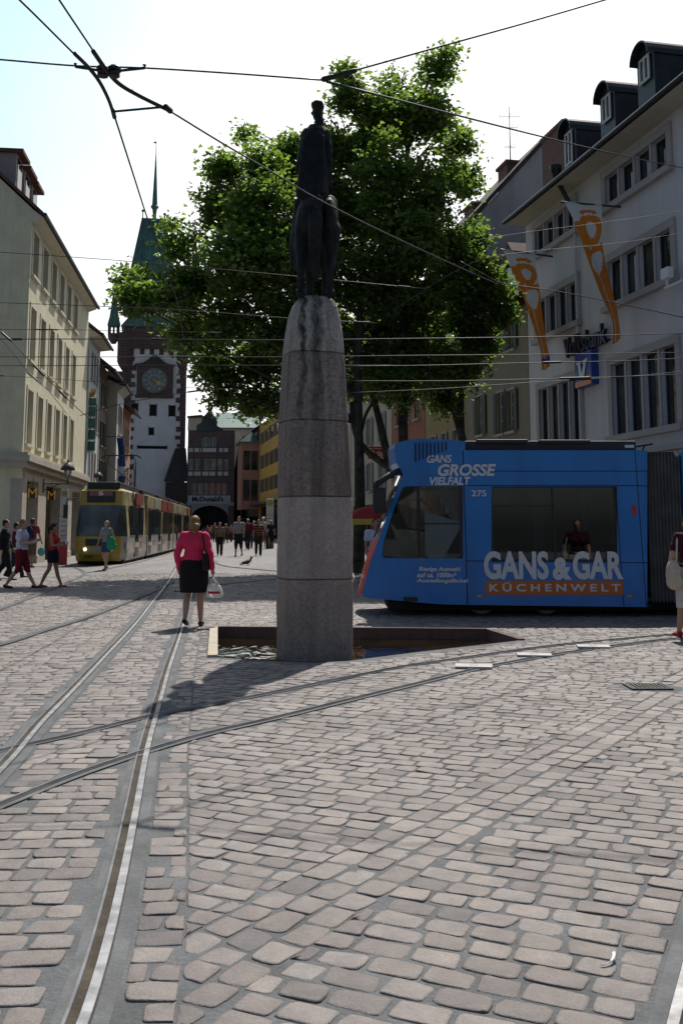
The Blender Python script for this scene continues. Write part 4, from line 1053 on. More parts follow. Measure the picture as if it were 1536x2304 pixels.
h6.part('arch', mb, mat('grey_stone', (0.24, 0.25, 0.26), rough=.85, var=.12))
mb = MB(); mb.box(0, h6.L, -.05, 0, arz + .02, fz(1130)); h6.part('arch_front', mb, mat('grey_stone_band', (0.27, 0.285, 0.29), rough=.85, var=.1))
mb = MB(); mb.box(fx(424), fx(519), -.16, -.052, fz(1133), fz(1115)); o = h6.part('sign_band', mb, mat('grey_sign_band', (0.33, 0.35, 0.37), rough=.6, var=.08))
text_mesh("McDonald's", M_dark, o, 'letters', fx(433), fx(503), fz(1128.5), fz(1117), -.17, .06, off=.02)
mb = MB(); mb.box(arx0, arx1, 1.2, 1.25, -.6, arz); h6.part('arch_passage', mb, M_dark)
for q in ops: h6.window(*q, fm=M_wframe, surround=.06, sm=M_wdark, sill=False, nx=2, nz=1)
M_panel = mat('white_panel', (0.46, 0.45, 0.42), rough=.9, var=.1)
for (a, b_, c, d) in ((423, 446, 1017, 1008), (449, 485, 1017, 1008), (492, 512, 1017, 1008), (422, 433, 1070, 1061), (436, 451, 1070, 1061), (455, 469, 1070, 1061), (471, 484, 1070, 1061), (489, 500, 1070, 1061), (503, 513, 1070, 1061)):
    mb = MB(); mb.box(fx(a), fx(b_), -.03, 0, fz(c), fz(d)); h6.part('infill_panel', mb, M_panel)
mb = MB()
for py in (1006, 1019, 1059, 1072, 1086, 1114): mb.box(0, h6.L, -.07, -.031, fz(py) - .08, fz(py) + .08)
for px in (422, 434.5, 453, 486.5, 501, 514): mb.box(fx(px) - .08, fx(px) + .08, -.068, -.032, fz(1086), fz(1006))
h6.part('timber_beams', mb, M_wdark)
mb = MB(); G = [(441, 970), (440, 958), (452, 950), (452, 942), (459, 934), (464, 928), (468, 924), (473, 928), (478, 934), (484, 940), (486, 948), (484, 958), (499, 968)]
mb.prism([(fx(a), -.2, fz(b_)) for a, b_ in G], (0, 1.0, 0)); mb.ell((fx(469), .2, fz(921)), .35)
h6.part('curved_gable', mb, mat('dark_copper', (0.035, 0.055, 0.055), rough=.6, var=.2))
mb = MB(); mb.prism([(fx(420), -.1, fz(968)), (fx(421), -.1, fz(938)), (fx(457), -.1, fz(936)), (fx(448), -.1, fz(968))], (0, 6, 0)); h6.part('side_gable', mb, M_cream)
mb = MB(); mb.prism([(fx(419), -.5, fz(937)), (fx(452), -.5, fz(934)), (fx(500), -.5, fz(967)), (fx(488), -.5, fz(962)), (fx(455), -.5, fz(939)), (fx(420), -.5, fz(941))], (0, 7, 0)); h6.part('roof', mb, M_roof)
p = PY(480, 1100, 150); hb = simple_house('town_house', 'pale house with red window trim rising behind the half-timbered house', (p.x, p.y), (1, 0), 6.5, 8, 17.0, mat('pale_pink_render', (0.50, 0.44, 0.38), var=.06), [(13.2, 15.4)], 3, M_copper, rh=2.5, sm=M_ashlar, surround=.3)
# ---------------- right row, from the far yellow office back to the bank
def Rline(px):                                      # point of the right-hand building line seen at photo column px
    k = (px - 768) / FPX; Y = (8.7 + .2127 * 33) / (k + .2127); return Vector((k * Y, Y, 0))
UR = (0.2127, -1.0)
def rhouse(name, label, pxa, pxb, D, H, wm, rows, ncol, roofm, rh, **k):
    a, b_ = Rline(pxa), Rline(pxb); return simple_house(name, label, (a.x, a.y), UR, (b_ - a).length - .02, D, H, wm, rows, ncol, roofm, rh, **k)
a, b_ = Rline(534), Rline(583)
h7 = simple_house('town_house', 'red sandstone house with a two storey bay window and green bay roof', (a.x, a.y), UR, (b_ - a).length - .05, 9, 14.2, M_redsand, [(5, 7.6), (8.6, 11), (11.8, 13.6)], 4, M_roof, rh=3, sm=M_panel, surround=.2)
q = Rline(583) - Vector((.4, .3, 0)); qx = (q - h7.P0).dot(h7.u)
M_bay = mat('bay_sandstone', (0.36, 0.19, 0.13), rough=.85, var=.15)
mb = MB(); x1 = h7.L - .2; mb.box(x1 - 4.5, x1, -2.2, 0, 3.9, 12.2); bay = h7.part('bay_window', mb, M_bay)
mb = MB(); mb.prism([(x1 - 4.7, -2.5, 12.2), (x1 + .25, -2.5, 12.2), (x1 + .25, 0, 12.2), (x1 - 4.7, 0, 12.2)], (0, 0, .15)); mb.add([(x1 - 4.7, -2.5, 12.35), (x1 + .25, -2.5, 12.35), (x1 + .25, 0, 12.35), (x1 - 4.7, 0, 12.35), (x1 - .8, -.9, 13.7)], [(0, 1, 4), (1, 2, 4), (2, 3, 4), (3, 0, 4)]); mb.build('bay_roof', M_copper, bay)
for z0, z1 in ((5.0, 7.6), (8.8, 11.2)):
    for yy in (-1.95, -.98): mb = MB(); mb.box(x1 - .02, x1 + .03, yy, yy + .82, z0, z1); mb.build('bay_pane', M_glass, bay)
M_ochre = mat('ochre_panel', (0.50, 0.31, 0.06), rough=.7, var=.1, scale=.6)
a, b_ = Rline(583.5), Rline(640); LL = (b_ - a).length
h8 = House('office_block', 'ochre yellow office block with long window bands', 'office block', (a.x, a.y), UR, LL, 12, 14.3, M_ochre)
bands = [(5.9, 7.5), (8.8, 10.4), (11.8, 13.3)]; ops = [(.3 + i * (LL - .6) / 5 + .06, .3 + (i + 1) * (LL - .6) / 5 - .06, z0, z1) for z0, z1 in bands for i in range(5)]
h8.wall(ops + [(.4, LL - .4, -.6, 4.2)])
for q in ops: h8.window(*q, fm=M_wgrey, surround=0, sill=False, nx=3, nz=1, rec=.1)
mb = MB(); mb.box(.4, LL - .4, .5, .55, -.6, 4.2); h8.part('shop_window', mb, M_glass)
mb = MB(); mb.box(-.1, LL + .1, -1.2, -.01, 4.25, 4.5); h8.part('canopy', mb, M_roof)
M_yellowr = mat('yellow_render', (0.32, 0.26, 0.125), rough=.9, var=.1, streak=.1)
M_redr = mat('terracotta_render', (0.33, 0.14, 0.09), rough=.9, var=.1, streak=.1)
M_shgrey = mat('grey_green_shutter', (0.16, 0.20, 0.19), rough=.6, var=.1)
rhouse('town_house', 'beige house front hidden mostly behind the stone column', 640.5, 789, 10, 14, M_cream, [(4.6, 6.4), (7.8, 9.6), (11, 12.6)], 7, M_roof, 4)
hc = rhouse('town_house', 'cream house with pale shutters seen between the tree trunks', 790, 881, 10, 13, M_cream, [(4.0, 5.8), (7.0, 8.8), (10, 11.6)], 3, M_roof, 4, shut=M_shgrey, wfrac=.3)
hr = rhouse('town_house', 'terracotta red house with white windows behind the trees', 881.5, 957, 10, 14, M_redr, [(4.3, 6.2), (7.6, 9.5), (10.8, 12.5)], 3, M_roof, 4, wfrac=.5)
hy = rhouse('town_house', 'tall yellow house with a big grey gable wall and a brick chimney', 958, 1049, 13, 15.4, M_yellowr, [(4.3, 6.3), (7.6, 9.6), (10.8, 12.8)], 3, M_roof, 0, gable=False, shut=M_shgrey, wfrac=.3)
# its grey fire wall, facing the camera, with the roof slope above
M_firewall = mat('grey_fire_wall', (0.33, 0.34, 0.35), rough=.95, var=.10, scale=.6, streak=.2)
gx = hy.L + .02
def gy(px, py):
    d = ray(px, py); P = hy.P0 + hy.u * gx; t_ = (P - CAMP).dot(hy.u) / d.dot(hy.u); q = CAMP + d * t_
    return (q - hy.P0).dot(hy.v), q.z
p1, p2, p3 = gy(1051, 508), gy(1183, 365), gy(1240, 300)
mb = MB(); sl = (p2[1] - p1[1]) / (p2[0] - p1[0]); p3 = gy(1236, 312); yr = p3[0]; rw = yr - p1[0]; zr = p1[1] + sl * rw
mb.prism([(gx, p1[0], -.6), (gx, p1[0], p1[1]), (gx, yr, zr), (gx, yr + rw, zr - sl * rw), (gx, yr + rw, -.6)], (.3, 0, 0)); hy.part('fire_wall', mb, M_firewall)
mb = MB(); mb.prism([(gx + .4, p1[0] - .5, p1[1] - sl * .5 + .03), (gx + .4, yr, zr + .03), (gx + .4, yr, zr + .32), (gx + .4, p1[0] - .5, p1[1] - sl * .5 + .32)], (-hy.L - .6, 0, 0)); mb.prism([(gx + .4, yr + rw, zr - sl * rw + .03), (gx + .4, yr, zr + .03), (gx + .4, yr, zr + .32), (gx + .4, yr + rw, zr - sl * rw + .32)], (-hy.L - .6, 0, 0))
mb.prism([(gx - .1, 0, 15.3), (gx - .1, p1[0], p1[1]), (gx - .1, p1[0] + 1, 15.3)], (-hy.L, 0, 0))
hy.part('roof', mb, M_roof)
for (xa, xb, ytop, dep) in ((1093, 1122, 432, 1.2), (1172, 1215, 335, 1.4)):
    y0, zt_ = gy(xa, ytop); y1, _ = gy(xb, ytop); mb = MB(); mb.box(gx - 3.2, gx - 1.9, y0, y1, zt_ - 5, zt_); mb.box(gx - 3.3, gx - 1.8, y0 - .1, y1 + .1, zt_, zt_ + .15)
    hy.part('chimney', mb, M_brick)
an = gy(1190, 333); top = gy(1190, 190); q = hy.P0 + hy.u * (gx - 2.5) + hy.v * an[0]
t = thing('roof_antenna', 'thin tall aerial mast on the brick chimney', 'antenna', (q.x, q.y, an[1] - .1))
mb = MB(); hh = top[1] - an[1]; mb.tube([(0, 0, 0), (0, 0, hh)], [.035, .014], 6); mb.build('mast', M_zinc, t)
for zf, ln, k in ((.66, .8, 4), (.84, 1.0, 3), (.34, .55, 6)):
    mb = MB(); mb.tube([(-ln / 2, 0, hh * zf), (ln / 2, 0, hh * zf)], .012, 5)
    for i in range(k): x = -ln / 2 + ln * i / (k - 1); mb.tube([(x, -.4, hh * zf + .02), (x, .4, hh * zf + .02)], .008, 4)
    mb.build('aerial', M_zinc, t)
# olive house with shuttered windows
M_olive = mat('olive_render', (0.25, 0.225, 0.155), rough=.9, var=.1, streak=.12)
a, b_ = Rline(1049.5), Rline(1194)
h9 = House('town_house', 'low olive house with dark shuttered windows beside the bank', 'house', (a.x, a.y), UR, (b_ - a).length - .03, 10, 11.1, M_olive)
ops = []
for (pa, pb, ya, yb) in ((1118, 1131, 800, 712), (1143, 1157, 790, 700), (1072, 1084, 805, 738), (1120, 1134, 978, 885), (1143, 1158, 972, 880), (1075, 1088, 980, 893)):
    xa, xb = h9.lx(pa, ya), h9.lx(pb, ya); ops.append((xa, xb, h9.lz(pa, ya), h9.lz(pa, yb)))
h9.wall(ops + [(.5, h9.L - .5, -.6, 3.0)], gable=5)
for q in ops: h9.window(*q, fm=M_wframe, surround=.1, shut=mat('dark_shutter', (.045, .045, .04), rough=.6, var=.2) if 'shm' not in globals() else shm, nx=2, nz=3)
mb = MB(); mb.box(.5, h9.L - .5, .3, .34, -.6, 3.0); h9.part('shop_window', mb, M_glass)
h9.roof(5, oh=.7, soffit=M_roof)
for xx in (2.0, 4.6):
    mb = MB(); mb.box(xx, xx + 1.3, .4, 3, 11.2, 13.0); mb.prism([(xx - .25, .15, 12.9), (xx + 1.55, .15, 12.9), (xx + .65, .15, 13.8)], (0, 3, 0), 1); o = h9.part('dormer', mb, [M_roof, M_roofred])
    for k in range(2): g = MB(); g.box(xx + .12 + k * .56, xx + .62 + k * .56, .36, .42, 11.7, 12.8); g.build('dormer_pane', M_glass2, o)

# ---------------- white bank
M_bank = mat('white_bank_render', (0.60, 0.59, 0.605), rough=.9, var=.05, scale=.7, bump=.15, bscale=30, streak=.08)
M_banktrim = mat('bank_window_stone', (0.40, 0.38, 0.37), rough=.85, var=.08)
a = Rline(1194.5); nb = a + (Vector((UR[0], UR[1], 0)).normalized()) * 21
hk = House('bank', 'white bank with grouped tall dark windows and rounded roof dormers', 'bank', (a.x, a.y), UR, 21, 12, 14.3, M_bank)
kx = lambda px, py=800: hk.lp(px, py)[0]
groups = []
zt0, zt1 = hk.lz(1368, 466), hk.lz(1368, 397); zm0, zm1 = hk.lz(1380, 685), hk.lz(1380, 585); zb0, zb1 = hk.lz(1389, 980), hk.lz(1389, 818)
xr0 = (hk.lp(1371, 640)[0] + hk.lp(1379, 900)[0]) / 2; xr1 = (hk.lp(1510, 580)[0] + hk.lp(1527, 860)[0]) / 2
xl0 = (hk.lp(1214, 730)[0] + hk.lp(1202, 545)[0]) / 2; xl1 = (hk.lp(1298, 690)[0] + hk.lp(1308, 930)[0]) / 2
ops = []; grp = []
for (z0, z1) in ((zt0, zt1), (zm0, zm1), (zb0, zb1)):
    for (xa, xb) in ((xl0, xl1), (xr0, xr1), (xr1 + 3.0, xr1 + 3.0 + xr1 - xr0)):
        if xb > hk.L: continue
        pw_ = (xb - xa) / 4.62
        for k in range(4): ops.append((xa + k * pw_ * 1.207, xa + k * pw_ * 1.207 + pw_, z0, z1))
        grp.append((xa, xb, z0, z1))
    if True: pass
shop = [(1.0, 20.0, -.6, 2.9)]
hk.wall(ops + shop, reveal=.32, gable=4.4)
for q in ops: hk.window(*q, fm=M_wdark, surround=0, sill=False, nx=1, nz=1, rec=.11, fw=.04)
for xa, xb, z0, z1 in grp:
    mb = MB(); w_ = .26
    mb.box(xa - w_, xa, -.08, .02, z0, z1); mb.box(xb, xb + w_, -.08, .02, z0, z1); mb.box(xa - w_, xb + w_, -.10, .02, z1, z1 + w_); mb.box(xa - w_ - .06, xb + w_ + .06, -.2, .02, z0 - .2, z0)
    pw_ = (xb - xa) / 4.62
    for k in range(3): x = xa + k * pw_ * 1.207 + pw_; mb.box(x + .02, x + pw_ * .207 - .02, -.06, .25, z0, z1)
    hk.part('window_surround', mb, M_banktrim)
rf = hk.roof(4.4, oh=.85, mt=M_roof, soffit=M_cream, side=.1)
mb = MB(); mb.box(.2, hk.L, -.3, 0, 3.2, 3.75); mb.box(.2, hk.L, -.45, 0, 3.75, 3.9); h_ = hk.part('fascia', mb, M_banktrim)
mb = MB(); mb.box(1, 20, .35, .4, -.6, 2.9); hk.part('shop_window', mb, M_glass)
# barrel dormers standing on the eave
sl = 7.5 / 6
for (xa_px, xb_px, ytop, ybot) in ((1267, 1296, 268, 387), (1349, 1384, 185, 292), (1432, 1474, 98, 207)):
    yd = .25
    xa, z1 = hk.lp(xa_px, ytop, yd); xb, z0 = hk.lp(xb_px, ybot, yd)
    xa = hk.lp(xa_px, (ytop + ybot) / 2, yd)[0]; xb = xa + 1.05; z0 = hk.lp(xa_px, ybot, yd)[1]; z1 = hk.lp(xa_px, ytop, yd)[1] - .3
    prof_ = [(xa, z0 - .6), (xb, z0 - .6), (xb, z1 - .5)] + [((xa + xb) / 2 + (xb - xa) / 2 * math.cos(math.pi * k / 10), z1 - .5 + .5 * math.sin(math.pi * k / 10)) for k in range(1, 10)] + [(xa, z1 - .5)]
    mb = MB(); mb.prism([(p[0], yd, p[1]) for p in prof_], (0, 3.4, 0)); o = hk.part('dormer', mb, M_zinc)
    mb = MB(); big = [((xa + xb) / 2 + (xb - xa) / 2 * 1.1 * math.cos(math.pi * k / 10), z1 - .5 + .58 * math.sin(math.pi * k / 10)) for k in range(11)]
    sm_ = [((xa + xb) / 2 + (xb - xa) / 2 * math.cos(math.pi * k / 10), z1 - .48 + .5 * math.sin(math.pi * k / 10)) for k in range(10, -1, -1)]
    mb.prism([(p[0], yd - .25, p[1]) for p in big + sm_], (0, 3.7, 0)); mb.build('dormer_roof', M_zinc, o)
    mb = MB(); mb.box(xa + .25, xb - .25, yd - .03, yd + .01, z0 + .1, z1 - .45); w_ = mb.build('dormer_window', M_glass2, o)
    mb = MB()
    for x in (xa + .25, (xa + xb) / 2, xb - .25): mb.box(x - .05, x + .05, yd - .07, yd - .031, z0 + .1, z1 - .45)
    for z in (z0 + .1, z1 - .45): mb.box(xa + .2, xb - .2, yd - .068, yd - .032, z - .05, z + .05)
    mb.build('dormer_frame', M_wframe, w_)
y0, zt_ = hk.lp(1225, 300, 3.0)[0], hk.lp(1246, 303, 3.0)[1]
mb = MB(); xa = hk.lp(1228, 350, 2.2)[0]; mb.box(xa, xa + 2.2, 2.0, 3.4, 14.5, hk.lp(1246, 305, 2.2)[1]); mb.box(xa - .08, xa + 2.28, 1.92, 3.48, hk.lp(1246, 305, 2.2)[1], hk.lp(1246, 305, 2.2)[1] + .15); hk.part('chimney', mb, M_brick)
mb = MB(); x, z = hk.lp(1258, 395, -.6); mb.tube([(x, -.75, z + .3), (x, -.75, z - .1), (x + .05, -.35, z - .9), (x + .05, -.12, z - 1.3)], .09, 8); mb.lathe([(.1, -.25), (.22, .1), (.22, .25)], (x, -.75, z + .1), 10); hk.part('downpipe', mb, M_zinc); mb = MB(); mb.tube([(x + .05, -.1, z - 1.3), (x + .05, -.1, 3.9)], .055, 8); hk.part('painted_pipe', mb, M_bank)
# lettering and emblem sign on the wall
M_letter = mat('dark_blue_letter', (0.012, 0.02, 0.045), rough=.4, var=.1)
xa, za = hk.lp(1279, 806); xb, zb_ = hk.lp(1374, 757)
t = thing('wall_lettering', 'dark raised Volksbank letters on the white bank wall', 'lettering', (hk.P0.x, hk.P0.y, 0), math.atan2(hk.u.y, hk.u.x))
zlow = (hk.lz(1280, 806) + hk.lz(1372, 775)) / 2
text_mesh('Volksbank', M_letter, t, 'letters', xa, xb, zlow, zlow + .72, -.10, .12, off=.015)
mb = MB(); mb.box(xa, xb, -.10, 0.0, zlow + .1, zlow + .14); mb.build('mounting_rail', M_zinc, t)
x0, z0 = hk.lp(1310, 876); x1, z1 = hk.lp(1346, 819); z0 = (hk.lz(1310, 878) + hk.lz(1346, 862)) / 2; z1 = z0 + .95 * (x1 - x0)
t = thing('emblem_sign', 'square blue sign with white V emblem and orange base on the bank wall', 'sign', (hk.P0.x, hk.P0.y, 0), math.atan2(hk.u.y, hk.u.x))
M_sblue = mat('sign_blue', (0.015, 0.06, 0.30), rough=.35, var=.05); M_sor = mat('sign_orange', (0.75, 0.20, 0.02), rough=.4, var=.05); M_swh = mat('sign_white', (0.75, 0.75, 0.75), rough=.4, var=.03)
mb = MB(); mb.box(x0, x1, -.28, -.0, z0, z1); mb.build('box', M_sblue, t, bevel=.02)
w_ = x1 - x0; hh = z1 - z0
mb = MB(); mb.prism([(x0 + .02, -.281, z0 + .02), (x1 - .02, -.281, z0 + .02), (x1 - .02, -.281, z0 + hh * .28), (x0 + w_ * .62, -.281, z0 + hh * .28), (x0 + w_ * .5, -.281, z0 + hh * .16), (x0 + .02, -.281, z0 + hh * .16)], (0, -.012, 0)); mb.build('orange_base', M_sor, t)
mb = MB(); y_ = -.296
mb.prism([(x0 + w_ * a_, y_, z0 + hh * b2) for a_, b2 in ((.14, .74), (.42, .74), (.42, .68), (.37, .67), (.46, .36), (.58, .62), (.54, .66), (.54, .74), (.80, .78), (.80, .70), (.72, .66), (.56, .18), (.36, .18), (.22, .66), (.14, .68))], (0, -.012, 0)); mb.build('emblem', M_swh, t)
# two twisted banners hanging out from the bank front
M_banw = mat('banner_white', (0.62, 0.62, 0.62), rough=.8, var=.04); M_bano = mat('banner_orange', (0.62, 0.20, 0.03), rough=.8, var=.12, scale=3); M_banb = mat('banner_blue', (0.05, 0.08, 0.30), rough=.8, var=.1)
def cloth_translucent(m_):
    nt = m_.node_tree; b = next(n for n in nt.nodes if n.type == 'BSDF_PRINCIPLED'); out = next(n for n in nt.nodes if n.type == 'OUTPUT_MATERIAL')
    src = b.inputs['Base Color'].links[0].from_socket; tr = N(nt, 'ShaderNodeBsdfTranslucent'); nt.links.new(src, tr.inputs[0])
    mx = N(nt, 'ShaderNodeMixShader'); mx.inputs[0].default_value = .35; nt.links.new(b.outputs[0], mx.inputs[1]); nt.links.new(tr.outputs[0], mx.inputs[2]); nt.links.new(mx.outputs[0], out.inputs[0])
for m_ in (M_banw, M_bano, M_banb): cloth_translucent(m_)
def banner(px_l, px_r, Yc, label, blue):
    # px_l/px_r: left and right cloth edges from top to bottom, hanging about 1.3 m off the wall
    n_ = 28; pt_ = lambda p, off: (lambda q: hk.P0 + hk.u * q[0] + hk.v * off + Vector((0, 0, q[1])))(hk.lp(p[0], p[1], off))
    A = catmull([pt_(p, -1.5 + .5 * i / 6) for i, p in enumerate(px_l)], 16); B = catmull([pt_(p, -.5 + .0 * i) for i, p in enumerate(px_r)], 16); nA = min(len(A), len(B)); base = (A[0] + B[0]) / 2
    t = thing('banner', label, 'banner', base, 0, 'banners on the bank front'); mb = MB(); K_ = 44; rows = []
    for i in range(nA):
        tw = i / (nA - 1); row = []
        for k in range(K_ + 1):
            s_ = k / K_; p = A[i].lerp(B[i], s_); f_ = .08 + .10 * tw
            p = p + Vector((0, -.3 * f_ * (1 + math.sin(s_ * 8 + tw * 2.0)), .03 * math.sin(s_ * 9))); row.append(p - base)
        rows.append(row)
    def colour(s_, tw):
        x, y = s_ - .58, (tw - .20) * 4.2
        if tw < .10: return 1 if abs(math.hypot(x, (tw - .10) * 5) - .2) < .07 else 0
        if tw < .30:
            r_ = math.hypot(x, y)
            if abs(r_ - .30) < .11 or (s_ < .30 and tw > .16): return 1
            return 0
        if tw < .42: return 0 if math.hypot((s_ - .5) * 1.1, (tw - .37) * 8) < .42 else 1
        if .80 < tw < .86 and blue: return 2
        if abs(s_ - .36 - .1 * tw) < .035: return 0
        return 1
    for i in range(nA - 1):
        for k in range(K_): mb.quad(rows[i][k], rows[i][k + 1], rows[i + 1][k + 1], rows[i + 1][k], colour((k + .5) / K_, i / (nA - 1)))
    mb.build('cloth', [M_banw, M_bano, M_banb], t, smooth=True, recalc=False)
    pp = MB(); pa = A[0] - base; pb = B[0] - base; wallp = pb + (pb - pa).normalized() * 1.6; pp.tube([pa - (pb - pa).normalized() * .1, pb, wallp], .035, 8); pp.build('banner_pole', M_zinc, t)
banner([(1268, 455), (1290, 500), (1320, 585), (1350, 665), (1371, 712), (1376, 745), (1374, 778)], [(1352, 462), (1352, 500), (1354, 560), (1366, 620), (1384, 690), (1392, 738), (1394, 764)], 33.6, 'orange and white banner with a ring shape, right of the pair on the bank', False)
banner([(1130, 562), (1146, 600), (1172, 660), (1196, 730), (1212, 780), (1216, 815), (1216, 836)], [(1204, 572), (1206, 610), (1212, 650), (1220, 720), (1228, 772), (1236, 806), (1236, 826)], 38.4, 'orange and white banner with a blue patch near its tip, hanging beside the tree', True)
t = thing('security_camera', 'white floodlight camera fixed by the upper bank window', 'camera', (hk.P0.x, hk.P0.y, 0), math.atan2(hk.u.y, hk.u.x))
x, z = hk.lp(1492, 618, -.5); mb = MB(); mb.box(x - .12, x + .3, -.55, -.35, z - .15, z + .18); mb.build('head', M_swh, t, bevel=.03); mb = MB(); mb.box(x - .05, x + 1.0, -.48, -.42, z - .42, z - .36); mb.box(x + .05, x + .1, -.48, -.42, z - .38, z - .12); mb.box(x + .95, x + 1.0, -.48, 0.3, z - .42, z - .36); mb.build('arm', M_swh, t)
# ------------------------------------------------------------------ blue tram crossing the square
TBY = 17.0
M_tblue = mat('tram_blue_paint', (0.002, 0.16, 0.50), rough=0.30, var=0.10, scale=1.4, spec=.4, coat=.3, fine=.04, streak=.16)
M_tdark = mat('tram_dark_trim', (0.02, 0.021, 0.023), rough=0.5, var=0.2)
M_tred = mat('tram_red_panel', (0.42, 0.03, 0.02), rough=0.4, var=0.1, coat=.2)
M_twhite = mat('tram_lettering_white', (0.62, 0.62, 0.64), rough=0.5, var=0.04)
M_torange = mat('tram_orange_band', (0.55, 0.13, 0.015), rough=0.45, var=0.06)
M_tgrey = mat('tram_seam', (0.004, 0.015, 0.05), rough=0.5, var=0.1)
M_tglass = glass_tint('tram_window_glass', (0.13, 0.15, 0.155), 0.03)
M_bellow = mat('bellows_rubber', (0.12, 0.12, 0.118), rough=0.6, var=0.25, scale=3)
M_amber = mat('amber_lens', (0.7, 0.25, 0.02), rough=.3, var=.1)
tx0 = PY(810, 1300, TBY).x
tram = thing('tram', 'blue tram with white and orange kitchen advertising crossing behind the stone column', 'tram', (tx0, TBY, 0))
def tp(px, py): p = PY(px, py, TBY); return (p.x - tx0, p.z)
TW = 2.3
def yo(x, z):                                    # plan taper and slight tumblehome of the cab
    nose = tp(1046, 1200)[0]; t = max(0, (nose - x) / nose); return 0.50 * t ** 1.8
def side_face(mb, outline, holes, mi=0):
    """flat outline with holes, triangulated, put on both flanks"""
    bm = bmesh.new(); ed = []
    for L_ in [outline] + holes:
        vs = [bm.verts.new((p[0], p[1], 0)) for p in L_]; ed += [bm.edges.new((vs[i], vs[(i + 1) % len(vs)])) for i in range(len(vs))]
    bmesh.ops.triangle_fill(bm, use_beauty=True, edges=ed)
    for f in list(bm.faces):
        c = f.calc_center_median()
        if any(in_poly(c.x, c.y, L_) for L_ in holes) or not in_poly(c.x, c.y, outline): bm.faces.remove(f)
    bm.verts.index_update(); vs = [(v.co.x, v.co.y) for v in bm.verts]; fs = [tuple(v.index for v in f.verts) for f in bm.faces]; bm.free()
    for s_ in (0, 1): mb.add([(x, yo(x, z) if s_ == 0 else TW - yo(x, z), z) for x, z in vs], fs, mi)
def refine(P, step=.12):
    out = []
    for i in range(len(P)):
        a, b_ = P[i], P[(i + 1) % len(P)]; n_ = max(1, int(math.hypot(b_[0] - a[0], b_[1] - a[1]) / step))
        for k in range(n_): out.append((a[0] + (b_[0] - a[0]) * k / n_, a[1] + (b_[1] - a[1]) * k / n_))
    return out
XS = tp(1046, 1200)[0]; zb = tp(1040, 1361)[1]; zr = tp(1046, 1013)[1]
nose_px = [(1046, 1361), (1046, 1013), (1046, 993), (1020, 990), (985, 987.5), (950, 985.5), (925, 987), (905, 991), (890, 996), (889, 1005), (893, 1040), (908, 1066), (893, 1105), (872, 1160), (852, 1215), (836, 1262), (824, 1305), (815, 1345), (825, 1349), (900, 1354), (990, 1360)]
nose = [tp(*p) for p in nose_px]
cabwin = [tp(*p) for p in ((1041, 1257), (1041, 1096), (1038, 1093), (912, 1093), (906, 1097), (893, 1131), (878, 1174), (866, 1216), (861, 1249), (865, 1257))]
bodywin = [tp(*p) for p in ((1105, 1097), (1108, 1094.5), (1384, 1094.5), (1387, 1097), (1387, 1262), (1384, 1265), (1108, 1265), (1105, 1262))]
body = [tp(*p) for p in ((1046, 1361), (1455, 1366), (1455, 1013), (1046, 1013))]
mb = MB()
side_face(mb, refine(nose), [refine(cabwin)])
side_face(mb, body, [bodywin])
# skin between the two flanks: front, brow, roof, floor
def strip(mb, P, mi=0, closed=False):
    P = refine(P, .1)[:-1] if not closed else P
    for a, b_ in zip(P, P[1:]):
        ys = 7
        for k in range(ys):
            def pt(p, t):
                y0 = yo(*p); y = y0 + (TW - 2 * y0) * t; bul = -.07 * (1 - (2 * t - 1) ** 2) if p[0] < XS * .62 else 0; bul *= min(1, (XS * .62 - p[0]) / .4) if p[0] < XS * .62 else 0
                return (p[0] + bul, y, p[1])
            mb.quad(pt(a, k / ys), pt(a, (k + 1) / ys), pt(b_, (k + 1) / ys), pt(b_, k / ys), mi)
i_top = nose_px.index((908, 1066)); i_bot = nose_px.index((815, 1345)); i_w = nose_px.index((852, 1215))
strip(mb, nose[1:i_top + 1] + [nose[i_top]])
strip(mb, nose[i_bot:] + [nose[0]] + [nose[0]])
x1 = tp(1455, 1013)[0]; xe = x1
mb.quad((XS, 0, zr), (x1, 0, zr), (x1, TW, zr), (XS, TW, zr)); mb.quad((XS, 0, zb), (x1, 0, zb - .03), (x1, TW, zb - .03), (XS, TW, zb))
body_o = mb.build('body', M_tblue, tram, autosmooth=28)
mb = MB(); strip(mb, nose[i_top:i_w + 1] + [nose[i_w]]); mb.build('windscreen', M_tglass, tram, autosmooth=40)
mb = MB(); strip(mb, nose[i_w:i_bot + 1] + [nose[i_bot]])
fp = mb.build('front_panel', M_tred, tram, autosmooth=40)
mb = MB(); mb.cap((-.16, .55, .62), .08, (-.16, .75, .62), .08); mb.cap((-.16, TW - .75, .62), .08, (-.16, TW - .55, .62), .08); mb.build('headlight', M_twhite, fp, smooth=True)
